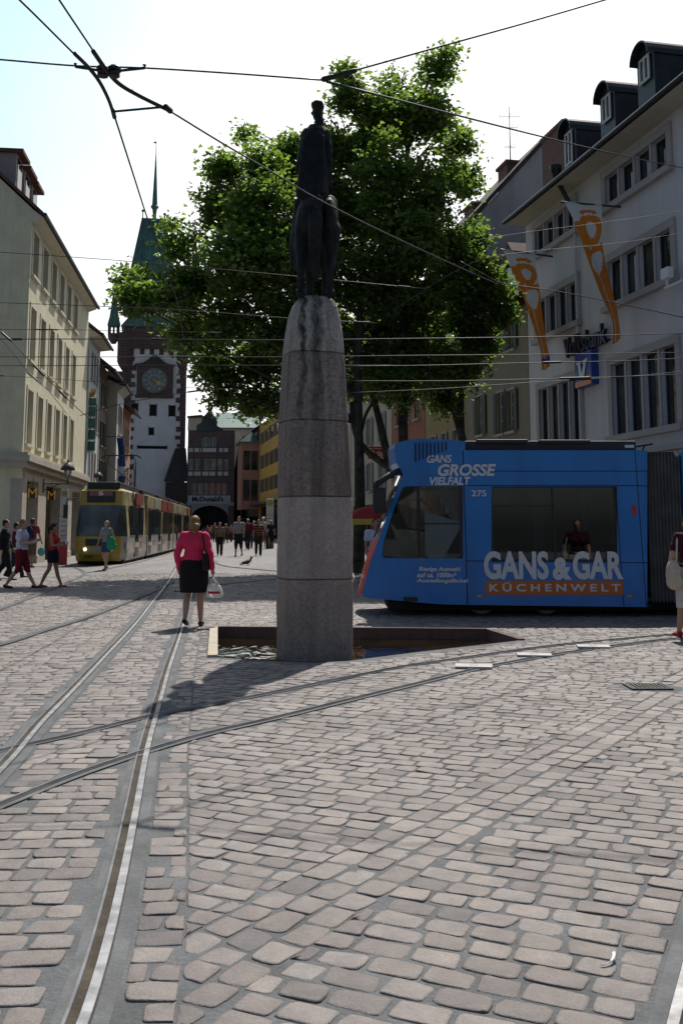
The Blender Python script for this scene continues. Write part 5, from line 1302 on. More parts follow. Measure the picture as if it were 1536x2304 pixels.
# glass
def panes(name, P, off, mt, par):
    mb = MB(); bm = bmesh.new(); vs = [bm.verts.new((p[0], p[1], 0)) for p in refine(P, .3)]; ed = [bm.edges.new((vs[i], vs[(i + 1) % len(vs)])) for i in range(len(vs))]
    bmesh.ops.triangle_fill(bm, use_beauty=True, edges=ed); bm.verts.index_update()
    v2 = [(v.co.x, v.co.y) for v in bm.verts]; fs = [tuple(v.index for v in f.verts) for f in bm.faces]; bm.free()
    mb.add([(x, yo(x, z) + off, z) for x, z in v2], fs); o1 = mb.build(name, mt, par, recalc=False)
    mb = MB(); mb.add([(x, TW - yo(x, z) - off, z) for x, z in v2], fs); mb.build(name, mt, par, recalc=False); return o1
cw = panes('cab_window', cabwin, .015, M_tglass, tram); sw_ = panes('side_window', bodywin, .015, M_tglass, tram)
def bar(mb, pa, pb, w_, y0=-.006, d=.02):
    a, b_ = tp(*pa), tp(*pb)
    if abs(a[0] - b_[0]) < abs(a[1] - b_[1]):
        for z0, z1 in (sorted((a[1], b_[1])),): mb.add([(a[0] - w_, yo(a[0], z0) + y0, z0), (a[0] + w_, yo(a[0], z0) + y0, z0), (b_[0] + w_, yo(b_[0], z1) + y0, z1), (b_[0] - w_, yo(b_[0], z1) + y0, z1)], [(0, 1, 2, 3)]); 
    else: mb.add([(a[0], yo(*a) + y0, a[1] - w_), (b_[0], yo(*b_) + y0, b_[1] - w_), (b_[0], yo(*b_) + y0, b_[1] + w_), (a[0], yo(*a) + y0, a[1] + w_)], [(0, 1, 2, 3)])
mb = MB()
for pa, pb, w_ in (((1039, 1095), (1039, 1256), .022), ((942, 1095), (942, 1256), .022), ((1034, 1099), (1034, 1254), .012), ((946, 1178), (1034, 1178), .012), ((946, 1100), (1034, 1100), .008), ((864, 1254.5), (1041, 1254.5), .02), ((908, 1096), (1041, 1096), .012)): bar(mb, pa, pb, w_, .004)
mb.build('window_frame', M_tdark, cw, recalc=False)
mb = MB()
for pa, pb, w_ in (((1245, 1096), (1245, 1264), .014), ((1107, 1138), (1245, 1138), .010), ((1107, 1261), (1385, 1261), .02), ((1107, 1096), (1385, 1096), .012), ((1107, 1096), (1107, 1264), .014), ((1385, 1096), (1385, 1264), .014)): bar(mb, pa, pb, w_, .004)
mb.build('window_frame', M_tdark, sw_, recalc=False)
mb = MB()
for pa, pb, w_ in (((1046, 1014), (1046, 1360), .009), ((1046, 1060), (1455, 1060), .007), ((1046, 1092), (1455, 1093), .008), ((880, 1298), (1046, 1300), .008), ((1046, 1262), (1455, 1266), .008), ((1393, 1094), (1393, 1364), .007), ((1440, 1014), (1440, 1364), .007)): bar(mb, pa, pb, w_, -.003)
mb.build('panel_seams', M_tgrey, tram, recalc=False)
mb = MB()
for k in range(9): x = tp(935 + k * 8.5, 1010)[0]; z0, z1 = tp(935, 1038 - k * 3)[1], tp(935, 995)[1]; mb.box(x - .012, x + .012, yo(x, 2.8) - .012, yo(x, 2.8) + .01, z0, z1)
mb.build('vent_louvres', M_tgrey, tram)
mb = MB(); a = tp(1048, 1012); b_ = tp(1436, 990); mb.box(a[0], b_[0], .18, TW - .18, zr, b_[1]); mb.box(a[0] + .2, a[0] + 1.1, .1, TW - .1, b_[1] - .05, b_[1] + .02); mb.box(a[0] + 1.3, a[0] + 2.2, .12, TW - .12, b_[1] - .05, b_[1] + .015); rb = mb.build('roof_box', M_tdark, tram, bevel=.012)
mb = MB(); q = tp(1411, 1003); mb.box(q[0], q[0] + .16, .172, .178, q[1] - .02, q[1] + .03); mb.build('maker_plate', M_twhite, rb)
mb = MB(); p_ = tp(1462, 1000); mb.tube([(p_[0], .5, zr), (p_[0] + .05, .5, p_[1] + .02)], .015, 6); mb.tube([(p_[0] - .12, .5, p_[1]), (p_[0] + .2, .5, p_[1] + .05)], .018, 6); mb.build('roof_aerial', M_tdark, tram)
# bellows and next car
bx0, bx1 = x1, tp(1532, 1013)[0]; nb_ = 10
mb = MB(); prof_b = [(.05, zb + .02), (.05, zr - .06), (.25, zr), (TW - .25, zr), (TW - .05, zr - .06), (TW - .05, zb + .02)]
rings_ = []
for k in range(nb_ * 2 + 1):
    d_ = .0 if k % 2 else .055; x = bx0 + (bx1 - bx0) * k / (nb_ * 2); rings_.append([(x, y + (d_ if y < TW / 2 else -d_), z - (d_ if z > 1 else -d_)) for y, z in prof_b])
for A_, B_ in zip(rings_, rings_[1:]):
    for i in range(5): mb.quad(A_[i], A_[i + 1], B_[i + 1], B_[i])
mb.build('bellows', M_bellow, tram, recalc=False)
mb = MB(); side_face(mb, [(bx1, zb - .03), (bx1 + 4.6, zb - .03), (bx1 + 4.6, zr), (bx1, zr)], [[(bx1 + .5, 1.25), (bx1 + 4.2, 1.25), (bx1 + 4.2, 2.3), (bx1 + .5, 2.3)]])
mb.quad((bx1, 0, zr), (bx1 + 4.6, 0, zr), (bx1 + 4.6, TW, zr), (bx1, TW, zr)); mb.quad((bx1, 0, zb), (bx1, 0, zr), (bx1, TW, zr), (bx1, TW, zb)); mb.quad((bx1 + 4.6, 0, zb), (bx1 + 4.6, 0, zr), (bx1 + 4.6, TW, zr), (bx1 + 4.6, TW, zb))
mb.build('second_car', M_tblue, tram, recalc=False)
mb = MB(); mb.box(bx1 + .5, bx1 + 4.2, .015, .02, 1.25, 2.3); mb.build('side_window', M_tglass, tram)
# interior and running gear
mb = MB(); mb.box(.75, bx1 - .1, .12, TW - .12, zb + .05, zb + .12); mb.box(XS - .6, bx1 - .1, .1, TW - .1, zr - .06, zr - .02); mb.box(XS - .02, XS + .02, .15, TW - .15, zb, 1.2)
for k in range(5):
    x = XS + .75 + k * .62
    for y in (.35, TW - .75): mb.box(x, x + .4, y, y + .42, .55, .63); mb.box(x + .36, x + .43, y, y + .42, .6, 1.22)
mb.tube([(XS + .5, .9, .3), (XS + .5, .9, zr)], .02, 6); mb.tube([(XS + 2.2, 1.4, .3), (XS + 2.2, 1.4, zr)], .02, 6); mb.box(.9, 1.25, .7, 1.2, .35, 1.35)
mb.build('interior', M_tdark, tram)
mb = MB(); mb.box(.5, x1 - .1, .25, TW - .25, .10, zb + .03); mb.box(x1 - .3, bx1 + 4.4, .3, TW - .3, .10, zb + .03); mb.build('underframe', M_dark, tram)
for x in (tp(1090, 1361)[0], tp(1240, 1361)[0]):
    for y in (.5, TW - .6): mb = MB(); mb.lathe([(.05, 0), (.28, 0), (.3, .04), (.27, .1), (.05, .1)], (x, y, .3), 20, 0, Matrix.Rotation(rad(90), 4, 'X')); mb.build('wheel', M_raild, tram, autosmooth=40)
# mirror arm
mb = MB(); q0, q1, q2, q3 = tp(915, 1052), tp(880, 1066), tp(848, 1088), tp(842, 1100)
mb.tube([(q0[0], .35, q0[1]), (q1[0], .12, q1[1]), (q2[0], 0, q2[1]), (q3[0], -.02, q3[1])], [.07, .055, .06, .05], 8)
q4 = tp(909, 1058); mb.ell((q4[0], .33, q4[1]), (.1, .1, .11)); ma = mb.build('mirror_arm', M_tdark, tram, smooth=True)
mb = MB(); z0 = q3[1]; mb.box(q3[0] - .03, q3[0] + .20, -.10, .06, z0 - .42, z0 + .02); mb.build('mirror', M_tdark, ma, bevel=.025)
# lights and lettering
mb = MB()
for px in (1078, 1415): a = tp(px - 5.5, 1344); mb.box(a[0], a[0] + .085, -.014, 0, a[1] + .0, a[1] + .035)
mb.build('side_marker', M_amber, tram)
a = tp(1421, 1159); mb = MB(); mb.box(a[0], a[0] + .075, -.01, 0, a[1], tp(1421, 1137)[1]); mb.build('door_light', M_tred, tram)
mb = MB(); a, b_ = tp(1092, 1338), tp(1400, 1307); mb.box(a[0], b_[0], -.006, 0, a[1], b_[1]); band = mb.build('orange_band', M_torange, tram)
def tt(txt, xa, xb, ya, yb, name='lettering', **k):
    (x0, z0), (x1_, z1) = tp(xa, yb), tp(xb, ya); return text_mesh(txt, M_twhite, tram, name, x0, x1_, z0, z1, k.pop('y', -.006) + 0, .006, **k)
xm = tp(1000, 1060)[0]
tt('GANS', 961, 1016, 1023, 1041, off=.025, shear=.22, y=-.0)
tt('GROSSE', 985, 1115, 1044, 1071, off=.032, shear=.22, y=-.003)
tt('VIELFALT', 967, 1058, 1073, 1091, off=.03, shear=.22, y=-.0)
tt('275', 1060, 1093, 1103, 1117, off=.018)
tt('Riesige Auswahl', 943, 1036, 1275.5, 1288, off=.03, shear=.2, y=-.0)
tt('auf ca. 1000m\u00b2', 939, 1026, 1288.5, 1299.5, off=.03, shear=.2, y=-.0)
tt('Ausstellungsfl\u00e4che!', 938, 1052, 1302, 1313.5, off=.03, shear=.2, y=-.0)
tt('GANS', 1088, 1232, 1240, 1304, off=.038, y=-.008)
tt('&', 1242, 1284, 1254, 1305, off=.05, y=-.008)
tt('GAR', 1288, 1399, 1240, 1304, off=.038, y=-.008)
tt('K \u00dc C H E N W E L T', 1100, 1394, 1310, 1331, off=.03, y=-.008)
# lettering over the tapered cab follows the curved side
for o in list(tram.children):
    if o.name.startswith('lettering'):
        me = o.data
        for v in me.vertices: v.co.y += yo(v.co.x, v.co.z)

# ------------------------------------------------------------------ yellow tram in the left street
M_yt = mat('tram_yellow_paint', (0.34, 0.245, 0.03), rough=0.35, var=0.15, scale=.9, coat=.3)
M_ytg = mat('tram_olive_wrap', (0.24, 0.21, 0.075), rough=0.4, var=0.55, scale=1.6, col2=(0.34, 0.29, 0.16), coat=.2)
M_yts = mat('tram_grey_wrap', (0.30, 0.29, 0.25), rough=0.4, var=0.25, scale=1.2, coat=.2)
M_ytr = mat('tram_red_wrap', (0.22, 0.05, 0.04), rough=0.4, var=0.2, coat=.2)
M_ydoor = mat('tram_maroon_door', (0.09, 0.018, 0.02), rough=0.4, var=0.2)
M_yglass = glass_dark('tram_dark_glass', (0.02, 0.026, 0.026), .05, .1)
M_display = mat('destination_display', (0.20, 0.08, 0.09), rough=.4, var=.1)
Y0 = 40.3; f0 = PG(168, 1272); f1 = PY(270, 1268, 41.0)
fl = PY(166, 1265, Y0); fr_ = PY(268, 1265, Y0 + .15)
bk = PY(421, 1232, 79); ud = Vector((bk.x - fr_.x, bk.y - fr_.y, 0)).normalized()
t2 = thing('tram', 'yellow and olive tram with number 5, coming down the left street', 'tram', (fl.x, fl.y, 0), math.atan2(ud.y, ud.x) - math.pi / 2)
W2 = 2.05                                         # local: x across 0..W2, y back along the street
ztop = PY(200, 1098, Y0).z; zbt = PY(200, 1263, Y0).z; zwl = PY(200, 1207, Y0).z; zwh = PY(200, 1136, Y0).z
segs = [(0, 7.6), (8.1, 7.0), (15.6, 7.0), (23.1, 7.4), (31.0, 7.5)]
for si, (ys, ln) in enumerate(segs):
    mb = MB()
    if si == 0:
        pl2 = [(0, .25), (.18, .03), (.5, 0), (W2 - .55, 0), (W2 - .2, .18), (W2, .75), (W2, ln), (0, ln)]
        def ring(z, ins): return [(min(max(x, ins * .5), W2 - ins * .5), max(y, ins * 1.2) if y < 1 else y, z) for x, y in pl2]
        for (za, ia), (zb2, ib) in (((zbt, .12), (zbt + .3, 0)), ((zbt + .3, 0), (zwl, .02)), ((zwh, .22), (ztop - .1, .3)), ((ztop - .1, .3), (ztop, .5))):
            A_, B_ = ring(za, ia), ring(zb2, ib)
            for i in range(len(pl2)): j = (i + 1) % len(pl2); mb.quad(A_[i], A_[j], B_[j], B_[i], 0 if i in (0, 1, 2, 3, 7) or za < 0 else (2 if za < zwl - .1 else 1))
        A_, B_ = ring(zwl, .02), ring(zwh, .22)
        for i in (5, 6, 7): j = (i + 1) % 8; mb.quad(A_[i], A_[j], B_[j], B_[i], 1)
        mb.poly(ring(ztop, .5), 0)
        car = mb.build('car_body', [M_yt, M_ytg, M_yts], t2, autosmooth=35)
        mb = MB()
        for i in (1, 2, 3): mb.quad(A_[i], A_[i + 1], B_[i + 1], B_[i])
        for i in (0,): mb.quad(A_[i], A_[i + 1], B_[i + 1], B_[i])
        mb.build('windscreen', glass_dark('windscreen_glass', (0.05, 0.055, 0.055), .05, .1), t2, recalc=False)
        mb = MB(); mb.quad(A_[4], A_[5], B_[5], B_[4]); mb.build('cab_window', M_yglass, t2, recalc=False)
        mb = MB(); mb.box(.42, W2 - .5, .22, .33, PY(200, 1130, Y0).z, PY(200, 1103, Y0).z); d_ = mb.build('display_box', M_tdark, t2, bevel=.03)
        mb = MB(); zz0, zz1 = PY(200, 1115, Y0).z, PY(200, 1104.5, Y0).z; mb.box(.52, W2 - .58, .205, .219, zz0, zz1); mb.build('display', M_display, d_)
        text_mesh('5', M_swh, d_, 'route_number', .88, 1.08, zz0 + .02, zz1 - .01, .203, .004, off=.02)
        mb = MB(); mb.box(.45, 1.3, -.03, .05, PY(200, 1228, Y0).z, PY(200, 1213, Y0).z); mb.build('bumper_panel', M_tdark, t2, bevel=.02)
        mb = MB(); mb.box(.62, 1.12, -.035, .05, PY(200, 1241, Y0).z, PY(200, 1232, Y0).z); mb.build('plate', M_yts, t2)
        mb = MB(); c = (.44, -.02, PY(200, 1236, Y0).z); mb.ell(c, (.075, .05, .075)); mb.build('headlight', mat('lit_headlight', (.9, .85, .7), emit=((1, .9, .7), 1.2)), t2, smooth=True)
        mb = MB(); mb.ell((W2 - .55, -.02, c[2]), (.09, .05, .09)); mb.build('headlight', M_swh, t2, smooth=True)
        mb = MB(); mb.box(.30, .38, -.03, .03, c[2] - .12, c[2] + .02); mb.build('tail_light', M_tred, t2)
        text_mesh('260', M_tdark, t2, 'fleet_number', .42, .72, PY(200, 1256, Y0).z, PY(200, 1249, Y0).z, .02, .01, off=.01)
        mb = MB(); mb.tube([(.12, .1, zwl + .05), (.3, -.02, zwl + .2), (.16, .05, zwl + .9)], .015, 5); mb.build('wiper', M_tdark, t2)
        mb = MB(); mb.tube([(.05, .2, zwh + .3), (-.3, -.1, zwh + .25), (-.35, -.1, zwh)], .03, 6); mb.box(-.45, -.28, -.15, -.05, zwh - .55, zwh); mb.build('mirror', M_tdark, t2)
    else:
        mb.box(0, W2, ys, ys + ln, zbt, zwl, 2); mb.box(.02, W2 - .02, ys, ys + ln, zwl, zwh, 1); mb.box(.03, W2 - .03, ys, ys + ln, zwh, ztop, 3 if si in (2,) else 1)
        car = mb.build('car_body', [M_yt, M_ytg, M_yts, M_ytr], t2, bevel=.05)
    if si < 4: mb = MB(); mb.box(.15, W2 - .12, ys + ln, ys + ln + .5, zbt, ztop - .1); mb.build('bellows', M_tdark, t2)
    # flank facing the street: windows, doors and poster panels
    ylist = [(ys + (1.6 if si == 0 else .35) + k * 1.62) for k in range(4 if si else 3)]
    for k, y in enumerate(ylist):
        if (k + si) % 3 == 1:
            mb = MB(); mb.box(W2 - .05, W2 + .012, y, y + 1.3, zbt + .1, zwh + .05); dd = mb.build('door', M_ydoor, t2)
            for q in (0, 1): mb = MB(); mb.box(W2 + .0121, W2 + .02, y + .08 + q * .62, y + .6 + q * .62, zbt + .5, zwh - .05); mb.build('door_glass', M_yglass, dd)
        else: mb = MB(); mb.box(W2 - .06, W2 + .015, y, y + 1.4, zwl + .02, zwh + .02); mb.build('side_window', M_yglass, t2, bevel=.01)
    mb = MB(); mb.box(W2 - .08, W2 + .006, ys + ln * .45, ys + ln * .8, zwh + .1, ztop - .08); mb.build('poster_panel', M_ytr if si % 2 == 0 else M_yts, car)
    for q in range(3): mb = MB(); mb.box(W2 - .05, W2 + .008, ys + .5 + q * ln * .3, ys + .5 + q * ln * .3 + .9, zbt + .45, zwl - .25); mb.build('poster_panel', (M_yts, M_ytg, M_ytr)[(q + si) % 3], car)
    mb = MB(); mb.box(.35, W2 - .35, ys + .6, ys + ln - .5, ztop, ztop + .28); mb.build('roof_box', M_tdark, t2, bevel=.03)
    mb = MB(); mb.box(.1, W2 - .1, ys + .3, ys + ln, .06, zbt + .05); mb.build('underframe', M_dark, t2)
tm = text_mesh('en', M_tdark, t2, 'lettering', .0, .75, zwh + .12, zwh + .62, 0, .006, off=.03)
tm.data.transform(Matrix.Translation((W2 + .02, 1.6, 0)) @ Matrix.Rotation(rad(90), 4, 'Z'))
# raised pantograph
zc_ = ztop + .3; mb = MB()
pz = lambda px, py: PY(px, py, 46)
base = 5.6; wp = pz(303, 1025).z
for x in (.35, W2 - .35):
    mb.tube([(x, base, zc_), (x, base + .1, wp - .3), (x * .8 + .2, base, wp)], .025, 5); mb.tube([(x, base + .8, zc_), (W2 - x, base, wp - .3)], .018, 5)
mb.tube([(.1, base, wp - .12), (.3, base, wp), (W2 - .3, base, wp), (W2 - .1, base, wp - .12)], .035, 6)
for x in (.35, W2 - .35): mb.tube([(x, base - .3, zc_ - .1), (x, base - .3, zc_ + .8)], .03, 5)
mb.build('pantograph', M_iron, t2)
# ------------------------------------------------------------------ tram stop signs
M_syel = mat('sign_yellow', (0.55, 0.45, 0.05), rough=.4, var=.05); M_sgreen = mat('sign_ring_green', (0.02, 0.12, 0.05), rough=.4, var=.05)
M_pane = mat('timetable_white', (0.50, 0.50, 0.50), rough=.4, var=.08)
def stop_sign(px, py, Y, label, wpx, redbase):
    p = PY(px, 1190, Y); p.z = gz(p.x, p.y); t = thing('tram_stop_sign', label, 'stop sign', p, 0, 'yellow tram stop signs')
    z = PY(px, py, Y).z - p.z; r_ = wpx / 2200 * Y * .62; w_ = wpx / 2200 * Y * .82
    mb = MB(); mb.box(-w_, w_, .0, .1, .95, z + r_ * 1.6); mb.build('panel', M_pane, t, bevel=.02)
    mb = MB(); mb.box(-w_ - .02, w_ + .02, -.02, .12, 0, .95); mb.build('base', M_Mred if redbase else M_zinc, t)
    mb = MB(); mb.lathe([(r_, 0), (r_, .02)], (0, -.005, z), 24, 0, Matrix.Rotation(rad(90), 4, 'X')); d_ = mb.build('disc', M_syel, t)
    mb = MB(); n_ = 24
    for k in range(n_):
        a0, a1 = 2 * math.pi * k / n_, 2 * math.pi * (k + 1) / n_; f_ = lambda a, q: (q * math.cos(a), -.031, z + q * math.sin(a)); mb.quad(f_(a0, r_ * .98), f_(a1, r_ * .98), f_(a1, r_ * .78), f_(a0, r_ * .78))
    mb.build('ring', M_sgreen, d_, recalc=False); text_mesh('H', M_sgreen, d_, 'letter', -r_ * .4, r_ * .4, z - r_ * .45, z + r_ * .45, -.027, .006, off=.02)
    mb = MB()
    for k in range(5): mb.box(-w_ * .8, w_ * (.8 - .25 * (k % 2)), -.004, 0, 1.2 + k * .2, 1.24 + k * .2)
    mb.box(-w_ * .85, w_ * .85, -.003, -.0005, 1.12, 1.14); mb.build('timetable', M_wgrey, t)
stop_sign(143, 1111, 41.5, 'tram stop sign on a white panel with red base at the arcade', 10, True)
stop_sign(607, 1132, 60.0, 'tram stop sign on a white panel beside the column, in front of the ochre office', 10, False)
# ------------------------------------------------------------------ plane trees
def leaf_mat():
    m, nt, out = _nodes('plane_leaf')
    at = N(nt, 'ShaderNodeAttribute', attribute_name='tone')
    c1 = N(nt, 'ShaderNodeValToRGB'); e = c1.color_ramp.elements
    e[0].color = (0.055, 0.085, 0.028, 1); e[1].color = (0.125, 0.165, 0.05, 1); q = e.new(.5); q.color = (0.082, 0.12, 0.042, 1)
    nt.links.new(at.outputs['Fac'], c1.inputs[0])
    d = N(nt, 'ShaderNodeBsdfPrincipled', Roughness=0.42); d.inputs['Specular IOR Level'].default_value = .45
    nt.links.new(c1.outputs[0], d.inputs['Base Color'])
    c2 = N(nt, 'ShaderNodeMix', data_type='RGBA', blend_type='MULTIPLY'); c2.inputs[0].default_value = 1; c2.inputs[7].default_value = (2.7, 3.0, 1.1, 1)
    nt.links.new(c1.outputs[0], c2.inputs[6])
    t = N(nt, 'ShaderNodeBsdfTranslucent'); nt.links.new(c2.outputs[2], t.inputs[0])
    mx = N(nt, 'ShaderNodeMixShader'); mx.inputs[0].default_value = .54
    nt.links.new(d.outputs[0], mx.inputs[1]); nt.links.new(t.outputs[0], mx.inputs[2]); nt.links.new(mx.outputs[0], out.inputs[0]); return m
M_leaf = leaf_mat()
M_bark = mat('plane_bark', (0.035, 0.030, 0.024), rough=.95, var=.45, scale=3.5, bump=.6, bscale=16, col2=(0.06, 0.054, 0.044), spec=.15)
rl = np.random.default_rng(11)
def plane_tree(label, base_px, Yb, r0, blobs, nleaf, limbs_low=(), fork=.42):
    b0 = PY(base_px, 1190, Yb); zg = gz(b0.x, b0.y); root = thing('plane_tree', label, 'tree', (b0.x, b0.y, zg), 0, 'plane trees on the square')
    O = Vector((b0.x, b0.y, zg)); B = []
    for (px, py, rx, ry, dy) in blobs:
        Y = Yb + dy; c = PY(px, py, Y) - O; s_ = Y / FPX; B.append((c, rx * s_ * .90, (rx + ry) * .45 * s_, ry * s_ * .90))
    topz = max(c.z for c, *_ in B); fz_ = topz * fork
    mb = MB(); lean = Vector((rl.normal(0, .1), rl.normal(0, .1), 0))
    trunk = [Vector((0, 0, -.3)), Vector((0, 0, .4)), Vector((.05, .03, fz_ * .4)), Vector((.0, .05, fz_)) + lean, Vector((.15, .1, topz * .72)) + lean * 2, Vector((.1, .2, topz * .92)) + lean * 2]
    tl = catmull(trunk, 5); mb.tube(tl, [r0 * (1.25 if i < 3 else 1) * (1 - .92 * (i / (len(tl) - 1)) ** 1.2) + .02 for i in range(len(tl))], 10)
    for c, rx, rd, ry in B:
        zs = min(max(c.z - .55 * abs(c.x) - .6, fz_ * .7), topz * .8); i = min(range(len(tl)), key=lambda k: abs(tl[k].z - zs)); s_ = tl[i]
        mid = s_.lerp(c, .5) + Vector((rl.normal(0, .25), rl.normal(0, .25), rl.normal(.25, .25)))
        pts = catmull([s_, mid, c, c + Vector((rl.normal(0, .3) * rx, rl.normal(0, .3) * rd, .75 * ry))], 5); rr = r0 * .42 * min(1, max(.35, rx / 2))
        mb.tube(pts, [rr * (1 - .9 * k / (len(pts) - 1)) + .008 for k in range(len(pts))], 7)
        for _ in range(5):
            k = rl.integers(4, len(pts)); e_ = c + Vector((rl.normal(0, .6) * rx, rl.normal(0, .5) * rd, rl.normal(.1, .55) * ry)); mb.tube([pts[k], pts[k].lerp(e_, .5) + Vector((0, 0, .12)), e_], [.035, .022, .008], 5, cap=False)
    for pl_, ra, rb in limbs_low:
        pts = catmull([PY(x, y, Yb + dy) - O for x, y, dy in pl_], 5); mb.tube(pts, [ra + (rb - ra) * k / (len(pts) - 1) for k in range(len(pts))], 8)
    mb.build('trunk', M_bark, root, smooth=True)
    # leaves: sprays of a dozen leaves around twig ends, thicker towards each clump's skin
    vol = np.array([rx * rd * ry for _, rx, rd, ry in B]) ** .72; cnt = (nleaf / 12 * vol / vol.sum()).astype(int)
    P = []; 
    for (c, rx, rd, ry), n_ in zip(B, cnt):
        d = rl.normal(0, 1, (n_, 3)); d /= np.linalg.norm(d, axis=1)[:, None]; r_ = rl.random(n_) ** .42; r_ = np.where(rl.random(n_) < .10, r_ * rl.uniform(1.05, 1.35, n_), r_)
        lump = 1 + .22 * np.sin(d[:, 0] * 5 + c.x * 3) * np.sin(d[:, 2] * 6 + c.z) + .15 * rl.normal(0, 1, n_)
        P.append(np.array(c) + d * (r_ * np.clip(lump, .5, 1.35))[:, None] * np.array((rx, rd, ry)))
    P = np.concatenate(P)
    hole = np.array([mnoise.noise(Vector((p[0] * .95 + 9, p[1] * .95, p[2] * .95))) for p in P]); P = P[hole > -.11]; nt_ = len(P); k = 12
    sp = rl.normal(0, 1, (nt_, k, 3)) * np.array((.24, .24, .15)); C = (P[:, None, :] + sp).reshape(-1, 3); n_ = len(C)
    tone = np.clip((rl.normal(.45, .16, (nt_, 1)) + rl.normal(0, .14, (nt_, k))).reshape(-1), 0, 1)
    size = rl.uniform(.06, .112, n_)
    nrm = rl.normal(0, .55, (n_, 3)); nrm[:, 2] += .9; nrm /= np.linalg.norm(nrm, axis=1)[:, None]
    a = np.cross(nrm, rl.normal(0, 1, (n_, 3))); a /= np.linalg.norm(a, axis=1)[:, None]; b_ = np.cross(nrm, a)
    # five-pointed folded leaf: base, left, tip, right plus shoulders
    V = np.stack([C - a * size[:, None] * .8, C - a * size[:, None] * .1 + b_ * size[:, None] * .95 + nrm * size[:, None] * .22, C + a * size[:, None] * .35 + b_ * size[:, None] * .45 + nrm * size[:, None] * .1, C + a * size[:, None] * 1.15 - nrm * size[:, None] * .12,
                  C + a * size[:, None] * .35 - b_ * size[:, None] * .45 + nrm * size[:, None] * .1, C - a * size[:, None] * .1 - b_ * size[:, None] * .95 + nrm * size[:, None] * .22], 1).reshape(-1, 3)
    F = np.array(((0, 3, 2, 1), (0, 5, 4, 3)))[None] + (np.arange(n_) * 6)[:, None, None]
    me = bpy.data.meshes.new('crown'); me.vertices.add(len(V)); me.vertices.foreach_set('co', V.reshape(-1)); L = F.reshape(-1).astype(np.int32)
    me.loops.add(len(L)); me.loops.foreach_set('vertex_index', L); me.polygons.add(n_ * 2); me.polygons.foreach_set('loop_start', (np.arange(n_ * 2) * 4).astype(np.int32)); me.update(calc_edges=True)
    at = me.attributes.new('tone', 'FLOAT', 'POINT'); at.data.foreach_set('value', np.repeat(tone, 6).astype(np.float32)); me.materials.append(M_leaf)
    o = bpy.data.objects.new('crown', me); COL.objects.link(o); o.parent = root
plane_tree('left plane tree, its broad crown covering the foot of the green tower roof', 806, 31, .21,
    [(322, 632, 58, 44, 0), (292, 668, 46, 44, -1), (412, 562, 42, 60, 1), (392, 512, 18, 30, 1), (372, 690, 60, 58, -1), (440, 620, 70, 75, 0), (455, 745, 62, 60, 1), (500, 475, 62, 62, 1), (505, 380, 44, 40, 1), (548, 300, 20, 26, 2), (570, 375, 56, 52, 0), (640, 395, 60, 72, 2), (695, 395, 46, 70, 2), (650, 345, 34, 34, 2), (715, 480, 50, 80, 2), (600, 480, 95, 85, -1), (560, 590, 100, 85, -2), (650, 570, 80, 95, -1), (530, 720, 80, 75, -1), (480, 825, 48, 46, 0), (560, 825, 75, 66, 1), (640, 740, 90, 100, 0), (590, 905, 58, 40, 1), (690, 830, 70, 80, 2), (510, 890, 38, 34, 0), (672, 320, 30, 30, 2), (425, 690, 45, 50, 2), (720, 650, 60, 90, 2), (415, 765, 35, 40, 1)], 92000)
plane_tree('tall middle plane tree with the highest crown, right of the statue', 905, 32.5, .22,
    [(868, 265, 85, 80, 0), (790, 225, 48, 50, 0), (775, 165, 22, 26, 0), (905, 185, 60, 40, 1), (985, 160, 34, 40, 0), (1005, 118, 20, 18, 0), (960, 270, 72, 78, -1), (1030, 330, 42, 48, 1), (800, 340, 70, 85, 0), (1040, 405, 46, 46, 0), (890, 400, 100, 95, -2), (985, 440, 80, 80, -1), (800, 480, 80, 100, 0), (900, 540, 110, 95, -2), (1000, 560, 72, 80, 0), (820, 640, 90, 90, -1), (930, 670, 100, 85, -1), (840, 770, 80, 75, 0), (930, 800, 80, 66, 0), (800, 860, 46, 50, 1), (905, 880, 56, 44, 0), (745, 560, 45, 80, 1), (752, 300, 34, 66, 0), (740, 420, 40, 70, 1), (870, 850, 60, 50, -1), (960, 850, 50, 50, -1), (770, 760, 46, 70, 1), (880, 720, 90, 70, 1)], 85000,
    limbs_low=[([(884, 1075, 0), (862, 985, -.2), (845, 915, -.3), (826, 850, -.4), (812, 790, -.2)], .15, .06), ([(876, 1050, 0), (845, 1030, -.1), (812, 1000, -.2), (796, 960, -.2), (790, 905, -.2)], .15, .07), ([(838, 905, -.3), (822, 935, .0), (812, 975, .1)], .05, .06)])
plane_tree('right plane tree, half hidden, its leaves reaching towards the banners', 1040, 33.5, .17,
    [(1055, 545, 36, 42, 0), (1085, 650, 56, 48, 0), (1120, 690, 28, 34, -1), (1040, 640, 60, 60, -1), (1020, 740, 75, 62, 0), (1080, 770, 36, 44, 0), (1030, 830, 60, 40, -1), (985, 860, 44, 40, 0), (1060, 860, 34, 34, 0), (1000, 905, 26, 24, 0), (1095, 610, 36, 30, -1), (1118, 655, 24, 22, -1), (1130, 718, 18, 20, -1), (960, 780, 60, 60, 0)], 28000,
    limbs_low=[([(1042, 1000, 0), (1030, 950, 0), (1012, 905, 0), (985, 865, 0), (960, 835, 0)], .16, .07)], fork=.5)
